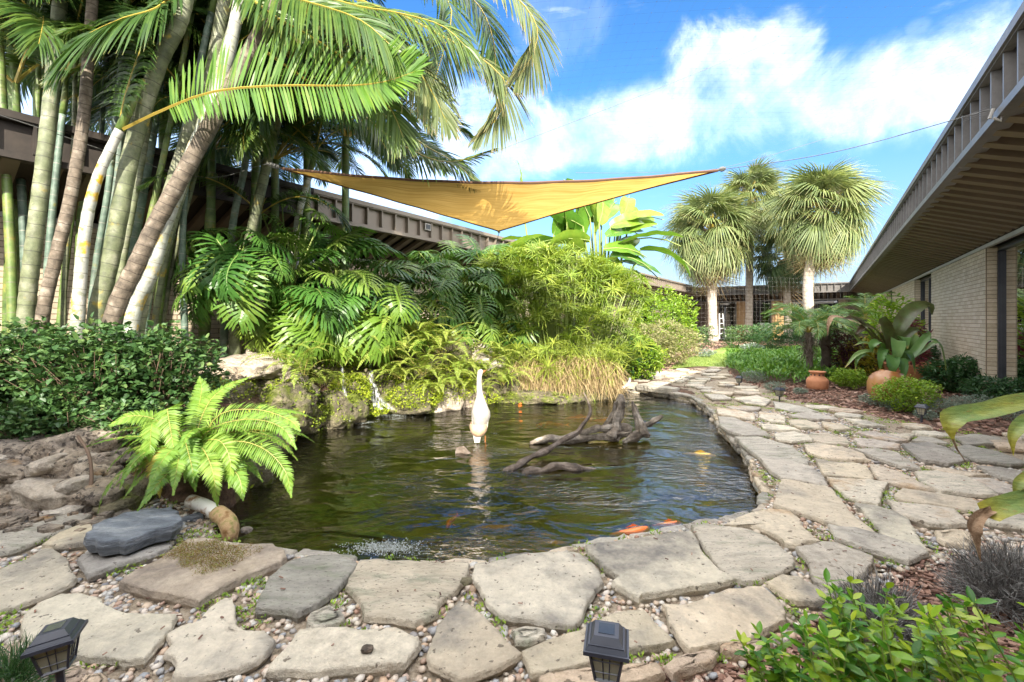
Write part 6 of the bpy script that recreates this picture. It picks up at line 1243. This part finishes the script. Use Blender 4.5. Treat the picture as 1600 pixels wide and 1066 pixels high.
def fanpalm(label,base,top,rad,tr,nleaf,ndead,fresh,sc=1.,lean=0):
    r=root('fan_palm',label,'fan palm',base,'cabbage palms at the far end')
    mid=base.lerp(top,.5)+Vector((lean,0,0)); q=catmull([base,mid,top],40); m=MB(); m.tube(q,[tr*(1.15-.2*min(1,k/8)) for k in range(40)],14,bump=.08); m.build('trunk',m_sabtrunk,r,smooth=True)
    for k in range(nleaf):
        u_=(k+.5)/nleaf; pt=-(R(72)-R(125)*u_**.9); az=k*2.399+random.uniform(-.2,.2)
        link('leaf',random.choice(fresh),r,place(top+Z*(.55-.6*u_),az,rad*random.uniform(.88,1.1),random.uniform(-.4,.4),pt))
    for k in range(ndead):
        link('dead_leaf',random.choice(FD),r,place(top-Z*random.uniform(0,.5),k*2.399,rad*random.uniform(.6,.95),random.uniform(-.5,.5),R(random.uniform(50,88))))
    m=MB()   # old leaf boots / seed stalks at the crown base
    for k in range(16):
        a=k*2.4; m.tube([top-Z*.5+Vector((math.cos(a),math.sin(a),0))*tr*.8,top-Z*.1+Vector((math.cos(a),math.sin(a),0))*tr*2.2],[.05,.03],4)
    m.build('leaf_boots',m_sabaldry,r,kind='stuff')
    for k in range(5):
        a=random.uniform(-2.6,-.4) ; q=np.array(top+Vector((math.cos(a)*rad*.62,math.sin(a)*rad*.62,random.uniform(-.2,.9)))); n_=420
        d_=rng.normal(size=(n_,3)); d_/=np.linalg.norm(d_,axis=1)[:,None]
        scatter('seed_cluster',LEAF4[0],LEAF4[1],rots(np.arctan2(d_[:,1],d_[:,0]),np.arcsin(d_[:,2]),rng.normal(0,1,n_),np.stack([rng.uniform(.08,.2,n_),np.full(n_,.03),np.full(n_,.1)],1)),q+d_*np.array([.30,.30,.22])*rng.random(n_)[:,None]*rad/1.5,rng.random(n_),m_seed,r)
random.seed(14)
def gz(px,Y): return Vector(((px-800)/FPX*Y,Y,0))
fanpalm('fan palm with a full crown and straight pale trunk, left of the three',gz(1114,25),P(1110,372,25),1.55,.26,70,40,FN)
fanpalm('slimmer fan palm standing just behind the left one',gz(1170,26.),P(1172,322,26.),1.25,.21,46,10,FN)
fanpalm('fan palm with leaning trunk and long dead skirt, right of the three',gz(1268,21),P(1282,338,21),1.38,.22,72,60,FN,lean=-.35)
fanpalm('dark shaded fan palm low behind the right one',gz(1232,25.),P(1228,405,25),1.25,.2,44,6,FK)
# ---- pygmy date palms
DP=[]
random.seed(15)
for k in range(4): DP.append(frond('frond',arc(random.uniform(.85,1.05),R(random.uniform(40,60)),R(random.uniform(-60,-30)),8,random.uniform(-.2,.2)),44,.22,.012,fold=.2,droop=.25,rach=.008,start=.15,segs=2).mesh('frond',[mk('date_palm_leaflet_%d'%k,[(.05,.13,.035),(.11,.23,.05),(.26,.34,.08)],rough=.35,trans=.3),m_rachis]))
for i,(px,Y,pt,shag,lab) in enumerate([(1265,9.2,(1264,520),1,'pygmy date palm with a shaggy dark trunk on the left of the pair'),(1290,9.6,(1288,512),0,'pygmy date palm with a brown knobbly trunk on the right of the pair')]):
    b=gz(px,Y); t=P(*pt,Y); r=root('date_palm',lab,'date palm',b,'pygmy date palms in the bed')
    m=MB(); m.tube(catmull([b,b.lerp(t,.5),t],16),[.09 if not shag else .06]*16,10,bump=.5); m.build('trunk',m_shag,r)
    if shag:
        n=420; p=np.array(t)-np.array([0,0,1])*rng.uniform(.0,.45,n)[:,None]+rng.normal(0,.05,(n,3)); o=scatter('trunk_fibre',V,F,rots(rng.uniform(0,6.28,n),rng.uniform(-1.3,-.2,n),rng.normal(0,.6,n),np.stack([rng.uniform(.12,.24,n),rng.uniform(.008,.015,n),np.full(n,.2)],1)),p,rng.random(n),m_shag,r)
    for k in range(24): link('frond',random.choice(DP),r,place(t,k*2.399,random.uniform(.95,1.2),random.uniform(-.3,.3),R(random.uniform(-30,25))))
b=gz(1352,11.5); r=root('date_palm','yellowish date palm half hidden under the end of the right eave','date palm',b,'pygmy date palms in the bed'); t=P(1352,500,11.5)
m=MB(); m.tube([b,t],.07,8,bump=.4); m.build('trunk',m_shag,r)
for k in range(14): link('frond',random.choice(DP),r,place(t,k*2.399,random.uniform(.9,1.1),0,R(random.uniform(-40,10))))
# ---- big purple/green strap leaf plant in the planter
def straps(label,cat,c,leaves,mat,name='strap_plant',pet=.35,group=None,fold=.25):
    r=root(name,label,cat,c,group)
    for pts,wd,mt in leaves:
        q=[P(*a) for a in pts]; m=strap(q,lambda t:wd*1.2*(pet+(1-pet)*min(1,t/.35))*(max(.02,1-max(0,t-.55)/.45))**.7,up=(0,-.55,.83),fold=fold,n=16,wave=.04,seed=random.random()*5); m.build('leaf',mt or mat,r,smooth=True)
    return r
straps('large plant of broad purple-green strap leaves in the rust planter','strap leaf plant',G(1400,600,0),[
 ([(1385,545,7.4),(1382,515,7.2),(1384,495,7.0)],.125,m_strapred),([(1392,545,7.4),(1405,512,7.3),(1425,485,7.3),(1450,476,7.3),(1456,492,7.2)],.10,m_strapred),([(1380,545,7.4),(1362,520,7.2),(1340,500,7.1),(1316,498,7.0)],.085,m_strapred),([(1382,548,7.3),(1360,525,7.1),(1345,506,7.0),(1325,492,7.)],.08,m_strapred),
 ([(1386,548,7.3),(1372,520,7.1),(1352,510,7.0),(1338,522,6.9)],.06,m_strapred),([(1396,548,7.4),(1415,525,7.4),(1432,515,7.4),(1444,528,7.4)],.06,m_strapred),([(1390,565,7.1),(1382,545,6.9),(1376,560,6.7),(1374,585,6.7)],.05,None),([(1394,565,7.1),(1412,550,6.9),(1424,560,6.8),(1430,585,6.8)],.05,None),([(1385,560,7.2),(1375,535,6.9),(1362,540,6.8),(1364,556,6.8)],.05,None),([(1395,562,7.2),(1402,532,6.9),(1402,548,6.7),(1398,572,6.7)],.08,None),([(1388,575,7.1),(1392,555,6.8),(1394,570,6.6),(1392,592,6.6)],.08,None),([(1398,560,7.2),(1412,528,7.),(1418,545,6.9)],.07,None),([(1400,570,7.2),(1425,540,7.),(1432,520,7.)],.07,None),([(1402,575,7.1),(1420,560,6.9),(1440,535,6.9),(1450,520,6.9),(1440,515,6.9)],.05,None),([(1380,570,7.2),(1365,550,7.),(1340,553,6.9),(1320,575,6.8)],.035,None),([(1378,575,7.2),(1355,555,7.),(1340,560,6.9),(1336,580,6.9)],.03,None),([(1405,575,7.2),(1440,550,7.),(1465,535,6.9),(1475,560,6.9),(1478,580,6.9)],.03,None),([(1405,578,7.2),(1440,538,7.2),(1462,532,7.1),(1470,545,7.1)],.035,None),([(1395,580,7.),(1405,560,6.7),(1412,575,6.6),(1408,600,6.6)],.06,None),([(1382,560,7.2),(1372,545,7),(1350,535,7),(1335,540,7)],.035,None),([(1380,520,7.6),(1310,495,7.4),(1295,505,7.3),(1293,525,7.3)],.03,m_strapdry)],m_strap)
# second strap clump between
# ---- leaves reaching in from the right edge, near
nl=root('strap_plant','near plant whose broad curling leaves reach in from the right edge','strap leaf plant',Vector((2.1,1.5,-.02)))
def wl(pts,wd,mat,n=20,fold=.35,up=(0,-.6,.8),peak=.6,cols=6):
    q=[P(*a) for a in pts]; m=strap(q,lambda t:wd*(.55+.45*min(1,t/.4))*(max(.03,1-max(0,t-peak)/(1-peak)))**.8,up=up,fold=fold,n=n,wave=.05,cols=cols); m.build('leaf',mat,nl,smooth=True)
wl([(1800,640,1.6),(1700,612,1.6),(1600,628,1.55),(1540,644,1.5),(1492,652,1.47),(1482,668,1.45),(1490,692,1.44)],.034,m_bigleaf,peak=.75)
wl([(1488,686,1.44),(1494,702,1.44),(1504,716,1.44),(1514,731,1.44)],.009,m_strapdry,peak=.2)
wl([(1800,700,1.4),(1680,640,1.4),(1612,655,1.4),(1582,680,1.38),(1583,712,1.37)],.022,m_bigleaf)
wl([(1800,690,1.3),(1650,720,1.3),(1600,748,1.3),(1587,765,1.3),(1586,780,1.3)],.014,m_bigleaf)
wl([(1850,770,1.3),(1700,765,1.3),(1610,782,1.28),(1560,795,1.26),(1536,806,1.25)],.030,m_bigleaf,peak=.98)
wl([(1550,798,1.255),(1528,810,1.245),(1517,828,1.24),(1522,850,1.235),(1532,878,1.23)],.024,m_strapdry,peak=.5,fold=.8)
m=MB(); m.tube([Vector((2.1,1.5,-.1)),P(1850,740,1.4)],[.04,.03],8); m.build('stem',m_stem,nl)
# ---- bottom-right fresh shrub: leafy shoots
random.seed(21)
def oval(): 
    m=MB(); vs=[];F_=[]
    for i,(x_,w_) in enumerate([(0,.01),(.18,.14),(.42,.22),(.68,.19),(.88,.09),(1,.0)]):
        z_=-.10*x_*x_; vs+=[(x_,-w_,z_+w_*.25),(x_,0,z_),(x_,w_,z_+w_*.25)]
    for i in range(5): F_+=[(3*i,3*i+1,3*i+4,3*i+3),(3*i+1,3*i+2,3*i+5,3*i+4)]
    m.add(vs,F_); return m.mesh('leaf',m_privet,True)
OV_=oval()
Vb=np.array([v.co[:] for v in OV_.vertices]); Fb=np.array([list(p_.vertices) for p_ in OV_.polygons])
for bi,(x0,x1,ytop,Ys,ns,lab) in enumerate([(1150,1330,(985,925),(1.25,1.45),26,'fresh green shrub at the bottom edge left of the lower right corner'),(1300,1480,(890,960),(1.2,1.5),30,'fresh green shrub in the lower right with the tallest shoots'),(1440,1640,(930,950),(1.1,1.4),30,'fresh green shrub filling the lower right corner')]):
    c=G((x0+x1)/2,1120,0); r=root('shrub',lab,'shrub',c,'fresh green shrubs in the lower right'); LV=[]; stm=MB()
    for k in range(ns):
        f=random.random(); px=x0+(x1-x0)*f; Y=random.uniform(*Ys); yt=ytop[0]+(ytop[1]-ytop[0])*f+random.uniform(0,110)
        tip=P(px+random.uniform(-20,20),yt,Y); bs=Vector((c.x+(tip.x-c.x)*.45,Y-.05,0)); q=catmull([bs,bs.lerp(tip,.5)+Vector((random.uniform(-.03,.03),0,.02)),tip],12); stm.tube(q,[.004-.0002*i for i in range(12)],4,cap=False)
        for j in range(3,13):
            if j==12: p=q[11]; sides=(0,)
            else: p=q[j]; sides=(-1,1)
            a0=j*1.57+k
            for s in sides:
                az=a0+(0 if s>0 else 3.14)+random.uniform(-.5,.5); LV.append((p.copy(),az,random.uniform(-.1,.7) if j<12 else 1.,random.uniform(.038,.062)*(1.0 if j<9 else .75)))
    LV.sort(key=lambda t:t[0].y+ -t[0].z)
    for (p,az,el,s) in LV[:295]:
        o=link('leaf',OV_,r,Matrix.Translation(p)@Matrix.Rotation(az,4,'Z')@Matrix.Rotation(-el,4,'Y')@Matrix.Rotation(random.uniform(-.5,.5),4,'X')@Matrix.Scale(s,4))
    rest=LV[295:]
    if rest: scatter('foliage',Vb,Fb,rots(np.array([q[1] for q in rest]),np.array([q[2] for q in rest]),rng.normal(0,.3,len(rest)),np.array([q[3] for q in rest])),np.array([tuple(q[0]) for q in rest]),rng.random(len(rest)),m_privet,r,smooth=True)
    stm.build('shoots',m_stem,r,kind='stuff')
# wiry grey plants
def wiry(label,c,sx,sz,n,mat=m_drytwig,ln=(.04,.10)):
    r=root('wiry_plant',label,'wiry plant',c); d=rng.normal(size=(n,3)); d/=np.linalg.norm(d,axis=1)[:,None]; d[:,2]=np.abs(d[:,2]); p=np.array(c)+d*rng.random(n)[:,None]**.5*np.array([sx,sx*.8,sz])
    scatter('sprigs',V,F,rots(np.arctan2(d[:,1],d[:,0])+rng.normal(0,.6,n),np.arcsin(np.clip(d[:,2],-1,1))*.7+rng.normal(.2,.4,n),rng.normal(0,1,n),np.stack([rng.uniform(*ln,n),rng.uniform(.0015,.004,n),np.full(n,.06)],1)),p,rng.random(n),mat,r)
wiry('silvery black wiry bush beside the dried leaf at the right edge',G(1575,945,-.02),.21,.22,4200); wiry('small wiry plant at the left of the fresh shrubs',G(1375,985,-.02),.17,.16,2400); wiry('small wiry plant in the bottom left corner by the leaning light',G(20,1075,-.02),.12,.10,900,m_shrubdk)
# ---- right bed plants
BED=[('shrub','mound of small yellow-green leaves left of the glazed jar',1326,606,.30,.17,2600,.035,m_shrublt,.6),('shrub','mound of small yellow-green leaves leaning on the glazed jar',1418,642,.36,.22,3000,.035,m_shrublt,.6),('shrub','dark leafy shrub against the right brick wall',1500,612,.50,.28,3200,.075,m_shrubdk,.4),('shrub','dark leafy shrub behind the planter toward the brick wall',1470,585,.5,.3,2600,.08,m_shrubdk,.4),('shrub','dark shrub at the foot of the big right window',1560,628,.45,.18,2200,.06,m_shrubdk,.4),
 ('shrub','low green shrub between the terracotta pot and the strap leaf plant',1340,590,.5,.22,2600,.05,m_shrubdk,.5),('croton','variegated yellow and red shrub behind the date palms',1348,560,.40,.38,1600,.10,m_croton,.35),('croton','dark red leaved shrub rising behind the strap leaf plant',1412,550,.40,.60,700,.13,m_red,.3),('croton','small pinkish red leaved shrub left of the strap leaf plant',1322,560,.3,.52,800,.11,m_red,.3),('shrub','bright green variegated shrub top behind the strap leaf plant',1395,540,.5,.85,1500,.12,m_shrublt,.4)]
for i,(nm,lab,px,py,sx,sz,n,ls,mt,asp) in enumerate(BED):
    c=G(px,py,-.03); 
    if nm=='croton' or py==540:
        Y={560:9.5,550:9.,540:9.8}[py]; c=gz(px,Y)
    leafcloud(nm,lab,nm,c,(sx,sx*.8,sz),n,ls,mt,seed=i*1.3+40,aspect=asp,twigs=14)
for i,(px,py,s) in enumerate([(1365,632,.17),(1395,640,.14),(1470,648,.22),(1500,640,.2),(1445,655,.12),(1178,597,.25),(1210,612,.18),(1530,640,.22),(1575,655,.2),(1250,615,.1)]):
    c=G(px,py,-.03); leafcloud('silver_plant','low silvery grey plant in the mulch, '+('left of the jar','in front of the jar','right of the small path light','farther right of the small path light','at the path edge before the light','by the far path light','beside the path light left of the pot','near the right window foot','at the right edge under the big leaf','left of the terracotta pot')[i],'silvery plant',c,(s,s*.8,s*.45),int(900*s/.2),.03,m_grey,seed=i+60,aspect=.3,twigs=0,group='silvery plants in the mulch')
# fern-like ground cover
cov=[tuple(G(x,y))[:2] for x,y in [(1136,562),(1135,575),(1160,590),(1215,600),(1262,601),(1300,596),(1350,590),(1400,582),(1400,560),(1340,556),(1180,556)]]
bb=np.array(cov); n=26000; x=rng.uniform(bb[:,0].min(),bb[:,0].max(),n); y=rng.uniform(bb[:,1].min(),bb[:,1].max(),n); k=inpoly(x,y,cov); x,y=x[k],y[k]; n=len(x)
hgt=.30*(.75+.35*np.sin(x*3.1)*np.cos(y*2.3)); z_=rng.random(n)**.6*hgt
V2=np.array([(0,-.5,0),(0,.5,0),(.55,.8,.25),(.55,-.8,.25),(1,.1,.15),(1,-.1,.15)])
o=scatter('ground_cover',V2,F,rots(rng.uniform(0,6.28,n),rng.uniform(.0,1.1,n),rng.normal(0,.4,n),np.stack([rng.uniform(.08,.17,n),rng.uniform(.012,.026,n),np.full(n,.1)],1)),np.stack([x,y,z_],1),rng.random(n),m_cover); tag(o,'bright green ferny ground cover in front of the date palms','ground cover',kind='stuff')
# ---- far hedges and round bushes
for i,(px,py,Y,sx,sy,sz,n,ls,mt,shp,lab) in enumerate([
 (1036,535,14.5,.95,.9,1.02,5200,.10,m_shrublt,'ell','big clipped round bush right of the papyrus'),
 (1040,556,12.4,.80,.8,.58,4200,.07,m_shrubpk,'ell','pinkish brown mounded bush below the clipped round bush'),
 (1078,530,20.5,.8,.5,.42,2600,.09,m_shrubgr,'box','low clipped hedge left of the nearest fan palm trunk'),
 (1172,532,19.5,.9,.5,.45,3000,.09,m_shrubgr,'box','clipped hedge with sunny top right of the nearest fan palm trunk'),
 (1225,533,18.,1.1,.5,.50,3800,.08,m_shrubdk,'box','dark clipped hedge behind the lawn left of the date palms'),
 (1318,540,15.,.55,.5,.45,2200,.07,m_shrubgr,'box','clipped hedge right of the date palm trunks'),
 (1140,536,23.,.3,.3,.35,500,.10,m_shrubgr,'ell','small shrub in front of the step ladder'),
 (1175,541,16.,.35,.3,.18,700,.06,m_grey,'ell','low greyish plant in the round mulch bed on the lawn'),
 (1100,548,15.,.3,.3,.12,500,.06,m_grey,'ell','low pale plant in the mulch near the pink bush')]):
    c=gz(px,Y); leafcloud('clipped_hedge' if shp=='box' else 'round_bush',lab,'hedge' if shp=='box' else 'bush',c,(sx,sy,sz),n,ls,mt,shape=shp,seed=i+80,aspect=.5,twigs=0,outer=.8)
# ---- lawn
lawn=[tuple(G(x,y,-.04))[:2] for x,y in [(1045,577),(1075,560),(1110,550),(1140,540),(1190,541),(1250,541),(1330,543),(1330,556),(1180,558),(1140,563),(1134,574),(1090,573)]]
link('lawn',mesh_from('lawn',[(x,y,-.03) for x,y in lawn],[tuple(range(len(lawn)))],m_lawn),kind='structure')
bb=np.array(lawn); n=60000; x=rng.uniform(bb[:,0].min(),bb[:,0].max(),n); y=rng.uniform(bb[:,1].min(),bb[:,1].max(),n); k=inpoly(x,y,lawn)&((x-P(1165,540,17).x)**2/2.2+(y-17)**2/2>1); x,y=x[k],y[k]; n=len(x)
o=scatter('lawn_grass',V,F,rots(rng.uniform(0,6.28,n),rng.uniform(.8,1.5,n),rng.normal(0,.4,n),np.stack([rng.uniform(.03,.06,n),rng.uniform(.006,.010,n),np.full(n,.03)],1)),np.stack([x,y,np.full(n,-.03)],1),rng.random(n),m_grass); tag(o,'short lawn grass between the path and the far hedges','grass',kind='stuff')
# ---- bark mulch
def mulch(name,poly,n,s,mat,label,avoid=True):
    bb=np.array(poly); x=rng.uniform(bb[:,0].min(),bb[:,0].max(),n); y=rng.uniform(bb[:,1].min(),bb[:,1].max(),n); k=inpoly(x,y,poly)
    if avoid: k&=sdist(x,y,PATH)>-.05
    x,y=x[k],y[k]; n=len(x); B=box_mesh('chip',(.5,.5,.5),mat); Vc=np.array([v.co[:] for v in B.vertices]); Fc=np.array([list(p_.vertices) for p_ in B.polygons]); ss=rng.uniform(.6,1.4,n)*s
    o=scatter(name,Vc,Fc,rots(rng.uniform(0,6.28,n),rng.normal(0,.25,n),rng.normal(0,.3,n),np.stack([ss,ss*rng.uniform(.3,.6,n),ss*.18],1)),np.stack([x,y,H(x,y)+rng.uniform(.0,.025,n)],1),rng.random(n),mat); tag(o,label,'bark mulch',kind='stuff')
Q=lambda L_:[tuple(G(x,y))[:2] for x,y in L_]
mulch('bark_mulch',Q([(1130,575),(1200,596),(1330,590),(1500,600),(1700,620),(1700,700),(1470,672),(1300,640),(1180,605)]),9000,.055,m_mulch,'reddish bark mulch in the bed right of the path')
mulch('bark_mulch',Q([(1080,1100),(1150,1010),(1260,955),(1330,920),(1400,880),(1480,850),(1640,870),(2000,900),(2000,1120)]),9000,.03,m_mulch,'dark bark mulch under the fresh shrubs in the lower right')
mulch('bark_mulch',Q([(960,592),(1000,575),(1050,560),(1075,556),(1060,574),(1000,584)]),1800,.06,m_mulchlt,'pale bark mulch at the foot of the round bush')
mulch('bark_mulch',Q([(1055,545),(1100,534),(1140,532),(1290,537),(1290,541),(1140,541),(1100,551),(1060,556)]),3500,.09,m_mulchlt,'bark mulch around the fan palm trunks')
mulch('bark_mulch',Q([(820,1120),(900,1045),(1080,1030),(1130,1010),(1160,1060),(1100,1120)]),1400,.028,m_mulch,'scattered bark chips at the bottom edge right of the centre light',False)
# leaf debris on the flagstones
n=260; x=rng.uniform(-3,3.5,n); y=rng.uniform(1.6,4.5,n); k=(sdist(x,y,PATH)<0)&(sdist(x,y,POND)>.1); x,y=x[k],y[k]; n=len(x)
B=box_mesh('crumb',(.5,.5,.5),m_mulch); Vc=np.array([v.co[:] for v in B.vertices]); Fc=np.array([list(p_.vertices) for p_ in B.polygons])
o=scatter('leaf_crumbs',Vc,Fc,rots(rng.uniform(0,6.28,n),np.zeros(n),np.zeros(n),np.stack([rng.uniform(.006,.025,n),rng.uniform(.003,.007,n),np.full(n,.003)],1)),np.stack([x,y,np.full(n,.014)],1),rng.random(n),m_mulch); tag(o,'dark leaf crumbs and bits of bark scattered over the flagstones','debris',kind='stuff')
for i,(px,py,s,mt,lab) in enumerate([(574,1014,.022,m_driftdk,'dark pitted bark lump on the long pale flagstone'),(729,908,.028,m_rockdk,'small flat brown stone on the edge between two rim flagstones'),(385,828,.03,m_rock,'small grey stone at the water edge by the elbow pipe')]):
    o=link('small_rock',rock_mesh('small_rock',(s,s*.8,s*.5),i+200,mt,sub=2),None,Matrix.Translation(G(px,py,.02))); tag(o,lab,'stone')
# trees beyond the roofs
for i,(x,y,s,lab) in enumerate([(-14,14,3.2,'dark leafy tree beyond the left wing roof'),(-9,24,2.6,'leafy tree far behind the left wing')]):
    c=Vector((x,y,2.)); r=root('tree',lab,'tree',Vector((x,y,0))); m=MB(); m.tube([Vector((x,y,0)),Vector((x+.2,y,3)),Vector((x,y,4.2))],[.25,.2,.1],8); m.build('trunk',m_twig,r)
    leafcloud('x','','',Vector((x,y,1.5)),(s,s,s*.45),5000,.3,m_shrubdk,parent=r,twigs=0,seed=i+3)
